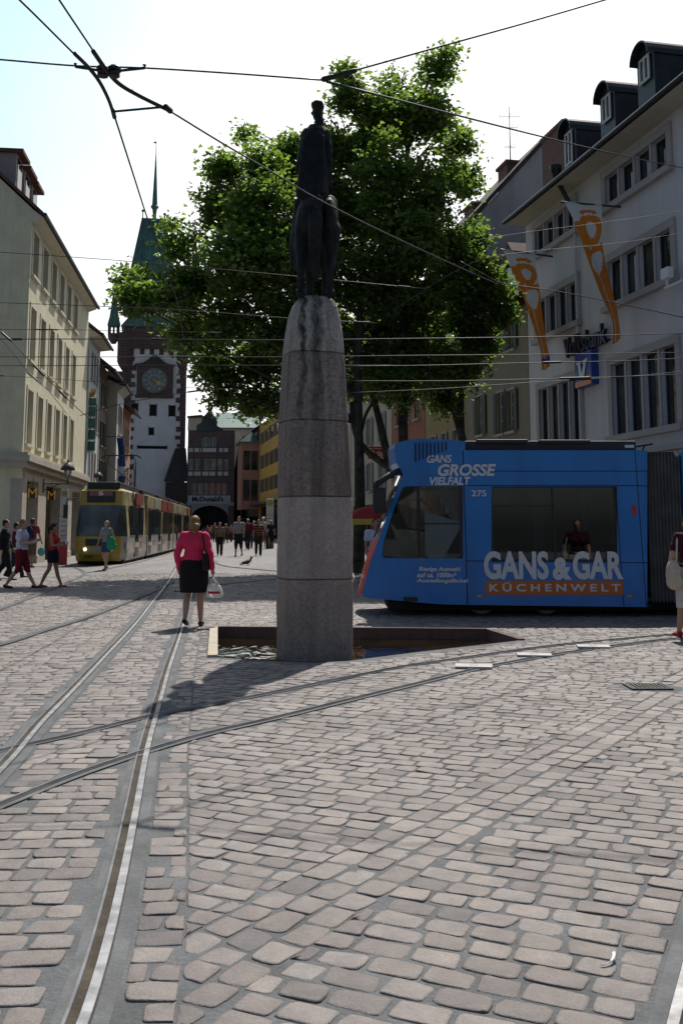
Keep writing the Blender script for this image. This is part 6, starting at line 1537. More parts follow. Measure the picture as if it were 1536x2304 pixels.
# ------------------------------------------------------------------ people
def wrinkle(o, amp=.006, hem=True):
    me = o.data; n = len(me.vertices); nr = [v.normal.copy() for v in me.vertices]
    for v, q in zip(me.vertices, nr):
        c = v.co; a = mnoise.noise(Vector((c.x * 5, c.y * 5, c.z * 17 + c.x * 9))) + .6 * mnoise.noise(Vector((c.x * 22, c.y * 22, c.z * 9 + 3)))
        v.co = c + q * (amp * a)
_mc = {}
def cloth(name, c, rough=.85, var=.12):
    if name not in _mc: _mc[name] = mat(name, c, rough=rough, var=var, scale=9, bump=.25, bscale=45, fine=.05, spec=.25)
    return _mc[name]
M_skin = mat('skin', (0.46, 0.27, 0.19), rough=.55, var=.06, scale=6, fine=.03)
M_skin2 = mat('skin_tanned', (0.34, 0.19, 0.125), rough=.55, var=.06, scale=6, fine=.03)
HAIRC = dict(blond=(0.24, 0.145, 0.06), brown=(0.07, 0.04, 0.022), black=(0.015, 0.012, 0.011), grey=(0.45, 0.44, 0.42), red=(0.16, 0.05, 0.025), fair=(0.22, 0.14, 0.07))
def hairmat(k): return cloth('hair_' + k, HAIRC[k], .5, .35)
def striped(name, c1, c2, freq):
    m, nt, out = _nodes(name); b = N(nt, 'ShaderNodeBsdfPrincipled', Roughness=.85); tc = N(nt, 'ShaderNodeTexCoord'); sp = N(nt, 'ShaderNodeSeparateXYZ'); nt.links.new(tc.outputs['Object'], sp.inputs[0])
    mm = N(nt, 'ShaderNodeMath', operation='MULTIPLY'); mm.inputs[1].default_value = freq; nt.links.new(sp.outputs[2], mm.inputs[0]); fr = N(nt, 'ShaderNodeMath', operation='FRACT'); nt.links.new(mm.outputs[0], fr.inputs[0])
    r = N(nt, 'ShaderNodeValToRGB'); r.color_ramp.interpolation = 'CONSTANT'; r.color_ramp.elements[0].color = rgb(c1); r.color_ramp.elements[1].color = rgb(c2); r.color_ramp.elements[1].position = .62
    nt.links.new(fr.outputs[0], r.inputs[0]); nt.links.new(r.outputs[0], b.inputs['Base Color']); nt.links.new(b.outputs[0], out.inputs[0]); return m
WALK = dict(l=(.10, .22, .075), r=(-.02, -.24, .13), la=((-.05, -.10, -.27), (0, .02, -.25)), ra=((.05, .08, -.27), (0, .14, -.22)))
WALK2 = dict(l=(.02, -.22, .12), r=(.12, .20, .075), la=((-.06, .08, -.27), (0, .13, -.22)), ra=((.06, -.09, -.27), (0, .02, -.25)))
STAND = dict(l=(.03, .02, .075), r=(.04, .04, .075), la=((-.06, -.03, -.28), (0, .05, -.25)), ra=((.06, -.03, -.28), (0, .05, -.25)))
HOLD = dict(l=(.10, .26, .075), r=(-.04, -.27, .12), la=((-.04, .02, -.28), (.04, .22, .05)), ra=((.04, .05, -.28), (-.04, .22, .01)))
def person(label, loc, rotz, H, pose, top, bottom, hair='brown', hairstyle='short', skin=None, shoes=(0.02, 0.018, 0.017), sleeve='short', bkind='trousers', blen=None, fem=False, vox=.014, group=None, cap=None, shoek='shoe', turn=0.0, eyes=False, girth=1.0, toplen=.93):
    root = thing('person', label, 'person', loc, rotz, group); s_ = H / 1.70; skin = skin or M_skin; root.scale = (s_, s_, s_)
    V3 = Vector; sw_ = .165 if fem else .19; g_ = girth
    J = {}
    for sd, k in ((-1, 'l'), (1, 'r')):
        ky, ay, az = pose[k]; J['hip' + k] = V3((sd * .088, 0, .90)); J['knee' + k] = V3((sd * .095, ky, .485)); J['ank' + k] = V3((sd * .09, ay, az))
        J['sh' + k] = V3((sd * sw_, -.01, 1.385)); eo, wo = pose[k + 'a' if False else ('la' if k == 'l' else 'ra')]; J['el' + k] = J['sh' + k] + V3(eo); J['wr' + k] = J['el' + k] + V3(wo)
    b = MB()
    b.ell((0, 0, .93), (.155 * g_, .115 * g_, .13)); b.ell((0, .0, 1.08), ((.125 if fem else .145) * g_, .10 * g_, .14)); b.ell((0, .005, 1.27), ((.15 if fem else .175) * g_, .115 * g_, .16)); b.cap((-sw_ + .03, -.01, 1.39), .055, (sw_ - .03, -.01, 1.39), .055)
    if fem:
        for sx in (-1, 1): b.ell((sx * .07, .09, 1.26), (.065, .06, .065))
    b.cap((0, -.01, 1.40), .055, (0, .012, 1.52), .05)
    MH = Matrix.Translation(V3((0, .02, 1.575))) @ Matrix.Rotation(turn, 4, 'Z')
    def hp(x, y, z): return MH @ V3((x, y, z))
    b.ell(hp(0, 0, .02), (.073, .092, .098), 14, 10, 0, MH.to_3x3().to_4x4()); b.ell(hp(0, .03, -.055), (.052, .058, .062), 12, 8, 0, MH.to_3x3().to_4x4())
    b.cap(hp(0, .088, .012), .010, hp(0, .108, -.022), .016); b.ell(hp(0, .08, -.062), (.024, .014, .010)); b.ell(hp(0, .075, .03), (.05, .02, .014)); b.ell(hp(0, .066, -.1), (.026, .022, .02))
    for sx in (-1, 1): b.ell(hp(sx * .074, -.008, -.012), (.012, .022, .032))
    for k in 'lr':
        sd = -1 if k == 'l' else 1
        b.cap(J['sh' + k], .052, J['el' + k], .040); b.cap(J['el' + k], .039, J['wr' + k], .026)
        d = (J['wr' + k] - J['el' + k]).normalized(); q = V3((1, 0, 0)) if abs(d.x) < .8 else V3((0, 1, 0)); nrm = d.cross(q).normalized(); q = nrm.cross(d).normalized()
        pc = J['wr' + k] + d * .055; b.cap(J['wr' + k] + d * .01, .027, pc, .034)
        for i in range(4):
            f0 = pc + nrm * (-.030 + .020 * i) + d * .025; L = (.062, .072, .068, .054)[i]; cur = q * (-sd * .018)
            b.cap(f0, .0095, f0 + d * L * .6 + cur * .5, .0085, 8); b.cap(f0 + d * L * .6 + cur * .5, .0085, f0 + d * L + cur * 1.6, .0075, 8)
        t0 = pc - nrm * .03 - d * .03; b.cap(t0, .012, t0 - nrm * .028 + d * .035, .010, 8); b.cap(t0 - nrm * .028 + d * .035, .010, t0 - nrm * .026 + d * .062, .008, 8)
        b.cap(J['hip' + k], .086 * (.5 + .5 * g_), J['knee' + k], .056); m = J['knee' + k].lerp(J['ank' + k], .38) + V3((0, -.018, 0)); b.cap(J['knee' + k], .053, m, .054); b.cap(m, .053, J['ank' + k], .034)
        tip = max(0, (J['ank' + k].z - .075)); a = J['ank' + k]; b.cap(a + V3((0, -.03, -.04)), .032, a + V3((0, .13, -.045 - tip * .75)), .026)
    b.build('body', skin, root, remesh=vox, smoothing=2)
    # hair
    h = MB(); R3 = MH.to_3x3().to_4x4()
    h.ell(hp(0, -.018, .038), (.082, .094, .092), 14, 10, 0, R3)
    if hairstyle == 'short': h.ell(hp(0, -.05, -.01), (.074, .058, .075), 12, 8, 0, R3)
    if hairstyle == 'bun': h.ell(hp(0, -.045, -.03), (.085, .068, .10), 14, 10, 0, R3); h.ell(hp(.035, -.125, -.05), (.062, .052, .06), 12, 8, 0, R3); h.cap(hp(.035, -.12, -.08), .045, hp(.03, -.11, -.125), .03)
    if hairstyle == 'tail': h.ell(hp(0, -.05, -.01), (.076, .06, .075), 12, 8, 0, R3); h.cap(hp(0, -.10, .03), .035, hp(0, -.15, -.02), .04); h.cap(hp(0, -.15, -.02), .04, hp(0, -.15, -.16), .02)
    if hairstyle == 'long': h.cap(hp(0, -.05, 0), .075, hp(0, -.06, -.17), .06); h.cap(hp(-.06, -.01, 0), .03, hp(-.065, -.02, -.15), .028); h.cap(hp(.06, -.01, 0), .03, hp(.065, -.02, -.15), .028)
    h.build('hair', hairmat(hair), root, remesh=max(.010, vox * .8), smoothing=1)
    if cap:
        c = MB(); c.lathe([(.088, .02), (.092, .05), (.08, .10), (.045, .125), (.01, .13)], hp(0, -.01, .02), 14); c.lathe([(.06, .03), (.06, .042)], hp(0, .10, .005), 12); c.build('cap', cap, root, autosmooth=50)
    if eyes:
        e = MB()
        for sx in (-1, 1): e.ell(hp(sx * .03, .088, .012), (.011, .008, .007), 8, 6)
        e.build('eyes', M_dark, root, smooth=True)
    # top
    t = MB(); e_ = .020
    t.ell((0, .0, 1.09), ((.135 if fem else .16) * g_, .118 * g_, .15)); t.ell((0, .005, 1.27), ((.165 if fem else .19) * g_, .132 * g_, .165)); t.cap((-sw_ + .03, -.01, 1.385), .072, (sw_ - .03, -.01, 1.385), .072)
    t.cap((0, 0, toplen + .10), .135 * g_, (0, 0, 1.05), .13 * g_) if False else t.ell((0, 0, toplen + .06), ((.172 if fem else .17) * g_, .132 * g_, .10))
    if fem:
        for sx in (-1, 1): t.ell((sx * .07, .09, 1.26), (.075, .07, .075))
    for k in 'lr':
        if sleeve == 'none': continue
        t.cap(J['sh' + k], .072, J['sh' + k].lerp(J['el' + k], .62), .062)
        if sleeve == 'long': t.cap(J['sh' + k].lerp(J['el' + k], .5), .062, J['el' + k], .055); t.cap(J['el' + k], .054, J['el' + k].lerp(J['wr' + k], .96), .040)
    to = t.build('top', top, root, remesh=vox, smoothing=2)
    if vox < .017: wrinkle(to, .009)
    # bottom
    q = MB(); q.ell((0, 0, .93), (.172 * g_, .132 * g_, .135))
    if bkind == 'skirt':
        zl = blen or .5; pk = [(.150 * g_, 1.03), (.178 * g_, .93), (.188 * g_, .82), (.184 * g_, zl + .1), (.180 * g_, zl), (.12, zl), (.12, .8)]
        vs = []
        MS = Matrix.Diagonal(V3((1, .82, 1, 1))); q = MB(); q.lathe(pk, (0, .0, 0), 28, 0, MS)
        for v in range(len(q.v)): x, y, z = q.v[v]; a_ = math.atan2(y, x); f_ = max(0, (.95 - z)) * .05 * math.sin(a_ * 7); q.v[v] = (x * (1 + f_), y * (1 + f_) + (.95 - z) * .04, z)
        q.build('skirt', bottom, root, autosmooth=50)
    else:
        zl = blen if blen else .09
        for k in 'lr':
            q.cap(J['hip' + k] + V3((0, 0, .02)), .103 * g_, J['knee' + k] if zl < .48 else J['hip' + k].lerp(J['knee' + k], (.9 - zl) / .415), .082 if zl < .48 else .098)
            if zl < .46: f_ = min(.97, (.485 - zl) / .40); q.cap(J['knee' + k], .082, J['knee' + k].lerp(J['ank' + k], f_), .064)
        bo = q.build('shorts' if zl > .3 else 'trousers', bottom, root, remesh=vox, smoothing=2)
        if vox < .017: wrinkle(bo, .009)
    sm = cloth('shoe_%02d%02d%02d' % tuple(int(c * 99) for c in shoes), shoes, .5)
    for k in 'lr':
        f = MB(); a = J['ank' + k]; tip = max(0, a.z - .075)
        f.cap(a + V3((0, -.035, -.045)), .036, a + V3((0, .06, -.045 - tip * .4)), .038); f.cap(a + V3((0, .06, -.045 - tip * .4)), .038, a + V3((0, .15, -.05 - tip * .8)), .028)
        if shoek == 'shoe': f.ell(a + V3((0, -.03, -.02)), (.042, .05, .03))
        if shoek == 'pump': f.cap(a + V3((0, -.06, -.03)), .024, a + V3((0, -.065, -.065)), .016)
        f.build('shoe', sm, root, remesh=max(.011, vox * .8), smoothing=1)
    return root, J, s_
def onto(root, p): return Matrix.Translation(root.location) @ Matrix.Rotation(root.rotation_euler.z, 4, 'Z') @ Matrix.Diagonal(Vector((*root.scale, 1))) @ Vector(p)
C_ = cloth
# the woman in pink, walking away
loc = PG(434, 1411); loc.z = .008
POSEW = dict(l=(.02, -.14, .14), r=(.06, .12, .085), la=((-.085, -.06, -.27), (.02, .06, -.24)), ra=((.10, -.05, -.27), (.03, .05, -.24)))
w, J, s_ = person('woman with blond knotted hair, pink jacket and black skirt walking away', loc, rad(-6), 1.70, POSEW, C_('pink_jacket', (0.68, 0.035, 0.11), .8), C_('black_skirt', (0.012, 0.011, 0.012)), 'blond', 'bun', sleeve='long', bkind='skirt', blen=.52, fem=True, vox=.009, shoek='pump', toplen=.97, girth=1.22, turn=rad(6))
hand = onto(w, J['wrr'] + Vector((0, .02, -.11)))
t = thing('plastic_bag', 'white plastic carrier bag with a red print held by the woman in pink', 'bag', hand); M_plastic = mat('white_plastic', (0.72, 0.71, 0.70), rough=.35, var=.05, scale=12, bump=.6, bscale=18); cloth_translucent(M_plastic)
mb = MB(); n_ = 20; pr = []
for z, rx, ry in ((-.12, .075, .05), (-.15, .10, .07), (-.21, .125, .085), (-.28, .135, .09), (-.315, .12, .08), (-.33, .06, .04)):
    pr.append([((rx + .006 * math.sin(5 * a + z * 30)) * math.cos(a) + .045 - (z + .33) * .12, (ry + .006 * math.sin(7 * a + z * 40)) * math.sin(a), z) for a in [2 * math.pi * k / n_ for k in range(n_)]])
for A_, B_ in zip(pr, pr[1:]):
    for k in range(n_): mb.quad(A_[k], A_[(k + 1) % n_], B_[(k + 1) % n_], B_[k])
mb.poly(pr[-1]); mb.build('bag_body', M_plastic, t, smooth=True)
mb = MB()
for y in (-.03, .03):
    mb.tube([(-.03, y, -.13), (-.015, y * .5, -.05), (0, 0, .012), (.02, y * .5, -.05), (.085, y, -.13)], [.02, .012, .007, .012, .02], 6)
mb.build('handle', M_plastic, t, smooth=True)
mb = MB()
for k in range(5): a0, a1 = rad(-130 + k * 16), rad(-130 + (k + 1) * 16); f_ = lambda a, z: ((.139) * math.cos(a) + .045 - (z + .33) * .12, .094 * math.sin(a), z); mb.quad(f_(a0, -.26), f_(a1, -.26), f_(a1, -.225), f_(a0, -.225))
mb.build('red_print', C_('print_red', (.5, .03, .03)), t)
t = thing('handbag', 'black shoulder bag hanging from the right shoulder of the woman in pink', 'bag', onto(w, (.17, -.02, 1.0)), w.rotation_euler.z)
mb = MB(); mb.ell((.035, -.02, -.01), (.06, .17, .15)); mb.box(.0, .07, -.16, .12, -.15, .1); mb.build('bag_body', C_('black_leather', (.012, .011, .012), .45), t, remesh=.012, smoothing=3)
mb = MB(); mb.tube([(.05, -.12, .08), (.015, -.12, .28), (-.02, -.09, .42), (-.035, -.0, .475), (-.02, .09, .40), (.03, .09, .1)], .013, 6); mb.build('strap', C_('black_leather', (.012, .011, .012), .45), t)
# group at the left
GL = 'pedestrians at the left by the yellow tram'
def at(px, py): return PG(px, py)
M_wst = striped('white_striped_shirt', (0.56, 0.58, 0.66), (0.40, 0.42, 0.52), 22)
m1, J1, _ = person('man in white striped shirt and dark red shorts walking right, eating', at(46, 1324), rad(-90), 1.74, dict(HOLD, l=(.12, .32, .075), r=(-.03, -.32, .10)), M_wst, C_('dark_red_shorts', (0.16, 0.012, 0.02)), 'fair', 'short', shoes=(.03, .02, .022), bkind='shorts', blen=.42, vox=.012, eyes=True, girth=1.2, group=GL, toplen=.90)
p1, J2, _ = person('woman in red tank top and black skirt walking right with her phone', at(117, 1322), rad(-90), 1.64, dict(HOLD, l=(.08, .22, .075), r=(-.06, -.26, .10)), C_('red_tank_top', (0.55, 0.03, 0.025)), C_('dark_skirt', (0.014, 0.014, 0.022)), 'black', 'tail', M_skin2, shoes=(.35, .06, .07), sleeve='none', bkind='skirt', blen=.66, fem=True, vox=.012, eyes=True, group=GL, shoek='flat')
hd = (onto(p1, J2['wrl']) + onto(p1, J2['wrr'])) / 2 + Vector((.1, 0, .05)); mb = MB(); mb.box(-.035, .035, -.006, .006, -.06, .06); o = mb.build('phone', M_swh, bevel=.004); o.location = hd; o.rotation_euler = (rad(-30), 0, rad(60)); tag(o, 'pale phone in the hands of the woman in the red tank top', 'phone')
for nm, jj in (('white paper wrapped snack in the raised hand of the striped shirt man', 'wrl'), ('white bread roll in the lower hand of the striped shirt man', 'wrr')):
    q = onto(m1, J1[jj]) + Vector((.12, 0, .03)); mb = MB(); mb.ell((0, 0, 0), (.055, .04, .04)); mb.ell((.03, 0, .02), (.035, .035, .03)); o = mb.build('snack', M_plate, remesh=.01, smoothing=1); o.location = q; tag(o, nm, 'snack')
mb = MB()
for sx in (-1, 1): mb.ell((sx * .034, .07, .09), (.03, .014, .022)); mb.cap((sx * .064, .07, .09), .005, (sx * .08, -.02, .05), .004, 6)
mb.cap((-.01, .085, .09), .005, (.01, .085, .09), .005, 6); o = mb.build('sunglasses', M_tdark, remesh=.006); o.location = onto(p1, (0, .02, 1.59)); o.rotation_euler = p1.rotation_euler; tag(o, 'dark sunglasses pushed up on the hair of the red tank top woman', 'sunglasses')
m2, J3, _ = person('man in red shirt with dark blue backpack, seen from behind by the arcade', at(70, 1278), rad(-14), 1.92, WALK, C_('dull_red_shirt', (0.20, 0.035, 0.045)), C_('khaki_shorts', (0.12, 0.09, 0.05)), 'brown', 'short', M_skin2, shoes=(.03, .02, .02), bkind='shorts', blen=.46, vox=.016, group=GL)
t = thing('backpack', 'dark blue backpack worn by the man in the red shirt', 'backpack', onto(m2, (0, -.13, 1.22)), m2.rotation_euler.z); mb = MB(); mb.ell((0, -.06, 0), (.16, .11, .24)); mb.ell((0, -.14, -.06), (.12, .06, .13)); mb.build('bag_body', C_('backpack_blue', (.02, .022, .08)), t, remesh=.016, smoothing=2)
mb = MB()
for sx in (-1, 1): mb.tube([(sx * .1, 0, .2), (sx * .12, .1, .27), (sx * .13, .24, .15), (sx * .13, .2, -.1), (sx * .1, 0, -.18)], .018, 6)
mb.build('strap', C_('backpack_blue', (.02, .022, .08)), t)
q = onto(m2, J3['wrr'] + Vector((0, .02, -.12))); t = thing('plastic_bag', 'white and teal carrier bag in the hand of the backpack man', 'bag', q)
mb = MB(); mb.ell((0, 0, -.26), (.15, .07, .17)); mb.build('bag_body', C_('bag_teal', (.12, .36, .38)), t, remesh=.015); mb = MB(); mb.tube([(-.06, 0, -.13), (0, 0, .01), (.06, 0, -.13)], .012, 6); mb.build('handle', M_plastic, t)
person('dark haired man in black jacket and trousers at the left edge', at(8, 1306), rad(-75), 1.78, WALK2, C_('black_jacket', (0.010, 0.010, 0.016)), C_('black_trousers', (0.010, 0.010, 0.013)), 'black', 'short', sleeve='long', vox=.015, girth=1.15, group=GL)
person('person in dark top half hidden behind the striped shirt man', at(33, 1300), rad(-80), 1.70, WALK, C_('dark_red_top', (0.08, 0.01, 0.02)), C_('dark_trousers', (0.02, 0.02, 0.03)), 'black', 'short', M_skin2, sleeve='long', vox=.018, group=GL)
gw, J4, _ = person('blond woman in grey top and denim shorts passing before the yellow tram', at(238, 1283), rad(165), 1.68, WALK, C_('grey_top', (0.25, 0.25, 0.27)), C_('denim_shorts', (0.05, 0.07, 0.14)), 'blond', 'long', shoes=(.06, .03, .02), sleeve='none', bkind='shorts', blen=.68, fem=True, vox=.014, group=GL, shoek='flat')
t = thing('shoulder_bag', 'bright green shoulder bag carried by the woman before the yellow tram', 'bag', onto(gw, (-.2, .06, .98))); mb = MB(); mb.ell((.02, -.04, -.05), (.15, .09, .22)); mb.ell((.04, -.04, -.16), (.18, .09, .14)); mb.build('bag_body', C_('bag_green', (.01, .28, .13), .5), t, remesh=.015, smoothing=2); mb = MB(); mb.tube([(-.08, -.04, .1), (-.04, -.06, .45), (.02, -.02, .46), (.1, -.04, .1)], .014, 6); mb.build('strap', C_('bag_green', (.01, .28, .13), .5), t)
# people strolling towards the camera in the far street
GC = 'people strolling in the far street'
crowd = [
    ('woman in tan top and black trousers walking beside the pink woman', 494, 1251, 1179, (0.17, 0.13, 0.09), (0.012, 0.012, 0.012), 'red', 'long', 'long', 'trousers', None, True, WALK, None),
    ('tall man in grey T-shirt and black knee length shorts', 537, 1252, 1163, (0.22, 0.21, 0.22), (0.012, 0.012, 0.016), 'black', 'short', 'short', 'shorts', .36, False, WALK2, None),
    ('person in dark red top and dark blue trousers beside the tall man', 557, 1237, 1168, (0.10, 0.012, 0.025), (0.016, 0.018, 0.03), 'grey', 'short', 'long', 'trousers', None, False, WALK, None),
    ('person in teal jeans walking just behind the striped shirt', 571, 1234, 1173, (0.10, 0.09, 0.08), (0.02, 0.06, 0.075), 'grey', 'short', 'short', 'trousers', None, False, WALK2, None),
    ('man in dark red and tan striped shirt with dark green trousers', 581, 1251, 1170, None, (0.02, 0.025, 0.014), 'black', 'short', 'short', 'trousers', None, False, WALK, None),
    ('man with white cap and pale shirt behind the striped shirt', 592, 1232, 1165, (0.32, 0.28, 0.26), (0.09, 0.07, 0.05), 'grey', 'short', 'short', 'shorts', .45, False, WALK, 1),
    ('white haired woman in black dress with pale bag near the column', 609, 1235, 1171, (0.014, 0.012, 0.012), (0.014, 0.012, 0.012), 'grey', 'short', 'short', 'skirt', .42, True, WALK2, None),
    ('person in pink checked shirt walking at the back of the crowd', 520, 1220, 1182, (0.26, 0.13, 0.11), (0.07, 0.015, 0.02), 'fair', 'short', 'short', 'trousers', None, False, WALK, None),
    ('grey haired person in olive jacket behind the woman in tan', 508, 1223, 1179, (0.10, 0.10, 0.07), (0.03, 0.03, 0.03), 'grey', 'short', 'long', 'trousers', None, False, WALK2, None),
    ('red haired person in brown top left of the woman in tan', 483, 1221, 1177, (0.16, 0.06, 0.04), (0.06, 0.03, 0.02), 'red', 'short', 'long', 'trousers', None, True, WALK, None),
    ('person in yellow top far down the street', 475, 1216, 1182, (0.40, 0.22, 0.05), (0.03, 0.05, 0.08), 'brown', 'short', 'short', 'trousers', None, False, WALK2, None),
    ('fair person in blue clothes far down the street by the arch', 467, 1214, 1183, (0.05, 0.10, 0.14), (0.02, 0.03, 0.05), 'blond', 'short', 'short', 'trousers', None, True, WALK, None),
    ('person in white shirt far behind the grey T-shirt man', 547, 1217, 1181, (0.40, 0.40, 0.40), (0.02, 0.02, 0.03), 'brown', 'short', 'short', 'trousers', None, False, WALK2, None),
    ('person in light blue top far behind under the arch sign', 497, 1211, 1184, (0.25, 0.32, 0.40), (0.05, 0.05, 0.06), 'brown', 'short', 'short', 'trousers', None, False, WALK2, None),
    ('person in orange top far behind between tan woman and tall man', 514, 1211, 1183, (0.42, 0.15, 0.04), (0.05, 0.05, 0.06), 'blond', 'short', 'short', 'trousers', None, True, WALK, None),
    ('person in dark green top far back beside the grey T-shirt man', 528, 1213, 1182, (0.03, 0.07, 0.04), (0.03, 0.03, 0.04), 'black', 'short', 'short', 'trousers', None, False, WALK2, None),
    ('person in white dress far back right of the striped shirt', 588, 1214, 1183, (0.42, 0.41, 0.40), (0.42, 0.41, 0.40), 'brown', 'long', 'short', 'skirt', .45, True, WALK, None),
    ('person in maroon shirt far back left of the striped shirt', 564, 1212, 1182, (0.14, 0.02, 0.03), (0.03, 0.03, 0.05), 'black', 'short', 'short', 'trousers', None, False, WALK, None),
    ('child in red shirt far down the street beside the yellow tram', 459, 1212, 1188, (0.40, 0.04, 0.04), (0.05, 0.06, 0.10), 'brown', 'short', 'short', 'shorts', .5, False, WALK2, None),
    ('person in black far behind near the tram stop sign', 600, 1218, 1180, (0.02, 0.02, 0.02), (0.02, 0.02, 0.02), 'black', 'short', 'long', 'trousers', None, False, WALK, None)]
M_rs = striped('red_tan_striped_shirt', (0.035, 0.012, 0.014), (0.26, 0.09, 0.05), 9)
for i, (lab, px, fy, hy_, tc_, bc, hr_, hs, sl_, bk_, bl, fm_, po, cp) in enumerate(crowd):
    p = at(px, fy); H = min(1.98, max(1.5, (fy - hy_) * p.y / FPX * 1.0))
    person(lab, p, rad(180 + RND.uniform(-14, 14)), H, po, C_('crowd_top_%s' % 'abcdefghijklmnopqrstuvwx'[i], tc_) if tc_ else M_rs, C_('crowd_bottom_%s' % 'abcdefghijklmnopqrstuvwx'[i], bc), hr_, hs, M_skin if i % 2 else M_skin2, sleeve=sl_, bkind=bk_, blen=bl, fem=fm_, vox=.022, group=GC, cap=M_swh if cp else None, girth=1.0 + .1 * (i % 3))
# around and behind the blue tram
GT = 'people behind the blue tram'
for lab, px, Y, H, tc_, bc, hr_, rz, fm_ in (
    ('man in white T-shirt standing past the nose of the blue tram', 844, 23.5, 1.74, (0.50, 0.50, 0.56), (0.03, 0.03, 0.04), 'black', 190, False),
    ('person in checked brown shirt and pale jeans seen through the cab window', 893, 24.5, 1.74, (0.20, 0.12, 0.10), (0.30, 0.32, 0.36), 'brown', 150, False),
    ('person in bright green shirt seen through the cab window', 955, 24.0, 1.72, (0.02, 0.42, 0.20), (0.04, 0.04, 0.05), 'brown', 200, True),
    ('person in pale grey shirt seen through the cab window', 984, 25.0, 1.80, (0.42, 0.44, 0.48), (0.05, 0.05, 0.07), 'brown', 160, False),
    ('person in cream top seen through the cab window beside the door', 1008, 24.2, 1.70, (0.50, 0.44, 0.34), (0.05, 0.05, 0.07), 'blond', 210, True)):
    p = PY(px, 1190, Y); p.z = gz(p.x, p.y); person(lab, p, rad(rz), H, STAND if Y > 24 else WALK, C_('tram_top_%d' % px, tc_), C_('tram_bottom_%d' % px, bc), hr_, 'short', M_skin2, vox=.018, fem=fm_, group=GT)
# woman cut by the right edge of the picture
re_, J5, _ = person('woman in dark red top and white skirt at the right edge by the tram', PG(1558, 1437), rad(8), 1.70, dict(WALK, la=((-.10, -.02, -.26), (-.02, .10, -.22))), C_('maroon_top', (0.05, 0.008, 0.02)), C_('white_skirt', (0.55, 0.52, 0.52)), 'brown', 'short', sleeve='short', bkind='skirt', blen=.42, fem=True, vox=.012, shoes=(.30, .015, .03), girth=1.1)
t = thing('shoulder_bag', 'cream shoulder bag on the arm of the woman at the right edge', 'bag', onto(re_, (-.25, -.02, .95)), rad(8)); mb = MB(); mb.ell((-.02, -.02, -.06), (.075, .17, .20)); mb.ell((-.01, -.02, -.17), (.09, .18, .12)); mb.build('bag_body', C_('bag_cream', (.50, .44, .33), .6), t, remesh=.013, smoothing=3); mb = MB(); mb.tube([(-.02, -.12, .08), (.02, -.08, .36), (.06, -.02, .47), (.03, .08, .36), (-.02, .1, .08)], .014, 6); mb.build('strap', C_('bag_cream', (.50, .44, .33), .6), t)
# pigeon
p = PG(557, 1272); mb = MB(); mb.ell((0, 0, .14), (.075, .16, .085), 12, 8, 0, Matrix.Rotation(rad(25), 4, 'X')); mb.cap((0, .12, .2), .05, (0, .15, .29), .035); mb.ell((0, .16, .30), (.04, .05, .042)); mb.cap((0, .2, .30), .012, (0, .235, .29), .005); mb.cap((0, -.12, .1), .05, (0, -.30, .05), .03)
for sx in (-1, 1): mb.cap((sx * .06, .05, .17), .05, (sx * .05, -.22, .12), .02); mb.cap((sx * .03, .02, .09), .012, (sx * .03, .03, .0), .01)
o = mb.build('pigeon', mat('pigeon_grey', (0.045, 0.05, 0.06), rough=.7, var=.4, scale=12), remesh=.012, smoothing=1); o.location = p; o.rotation_euler = (0, 0, rad(-60)); o.scale = (.9, .9, .9); tag(o, 'dark grey pigeon walking in the tree shade', 'bird')
# parasol stall seen past the tram nose
p = PY(838, 1190, 29); p.z = gz(p.x, p.y); t = thing('parasol', 'red parasol with a yellow valance past the nose of the blue tram', 'parasol', p)
zv = PY(838, 1168, 29).z - p.z; mb = MB(); mb.lathe([(1.0, zv), (.98, zv + .05), (.5, zv + .28), (.04, zv + .42)], (0, 0, 0), 8); mb.build('canopy', C_('parasol_red', (.38, .025, .03)), t); mb = MB(); mb.lathe([(1.0, zv - .16), (1.005, zv)], (0, 0, 0), 8); mb.build('valance', C_('parasol_yellow', (.55, .38, .06)), t); mb = MB(); mb.tube([(0, 0, 0), (0, 0, zv + .4)], .025, 8); mb.build('pole', M_wgrey, t)
x_, z_ = hc.lp(851, 1021, -.9); t = thing('shop_sign', 'red projecting shop sign with small white letters behind the tree trunk', 'sign', PY(851, 1021, 58)); mb = MB(); mb.box(-.62, .62, -.06, .06, -.3, .3); mb.box(-.62, .62, -.065, -.061, .32, .42, 0); mb.build('board', M_Mred, t); text_mesh('andela', M_swh, t, 'letters', -.5, .5, -.12, .16, -.065, .01); mb = MB(); mb.tube([(.6, 0, .25), (1.6, .3, .25)], .03, 6); mb.build('bracket', M_iron, t)
# ------------------------------------------------------------------ overhead wires
M_wire = mat('wire_dark', (0.012, 0.012, 0.013), rough=.5, var=.2)
M_wirel = mat('wire_bright', (0.045, 0.045, 0.047), rough=.5, var=.2, metal=.3)
def wire(label, pts, r, bright=False, knots=(), cat='wire', group='overhead tram wires'):
    t = thing('overhead_wire', label, cat, pts[0], 0, group); o = Vector(pts[0]); mb = MB(); L = catmull([Vector(p) - o for p in pts], 6); mb.tube(L, r, 6); mb.build('cable', M_wirel if bright else M_wire, t, smooth=True)
    for f, ln in knots:
        i = max(1, min(len(L) - 2, int(f * (len(L) - 1)))); a = L[i]; d = (L[i + 1] - L[i - 1]).normalized(); k = MB(); k.tube([a - d * ln / 2, a - d * ln * .45, a + d * ln * .45, a + d * ln / 2], [r * 1.1, r * 2.6, r * 2.6, r * 1.1], 8); k.build('insulator', M_wire, t)
    return t
def wY(px, Y): return [PY(x, y, Y) for x, y in px]
def wz(px, z): return [PZ(x, y, z) for x, y in px]
wire('span wire from the left edge to the black insulator above the statue', wY([(-160, 122), (0, 134), (170, 148), (325, 153), (520, 165), (722, 180)], 9.0), .0085)
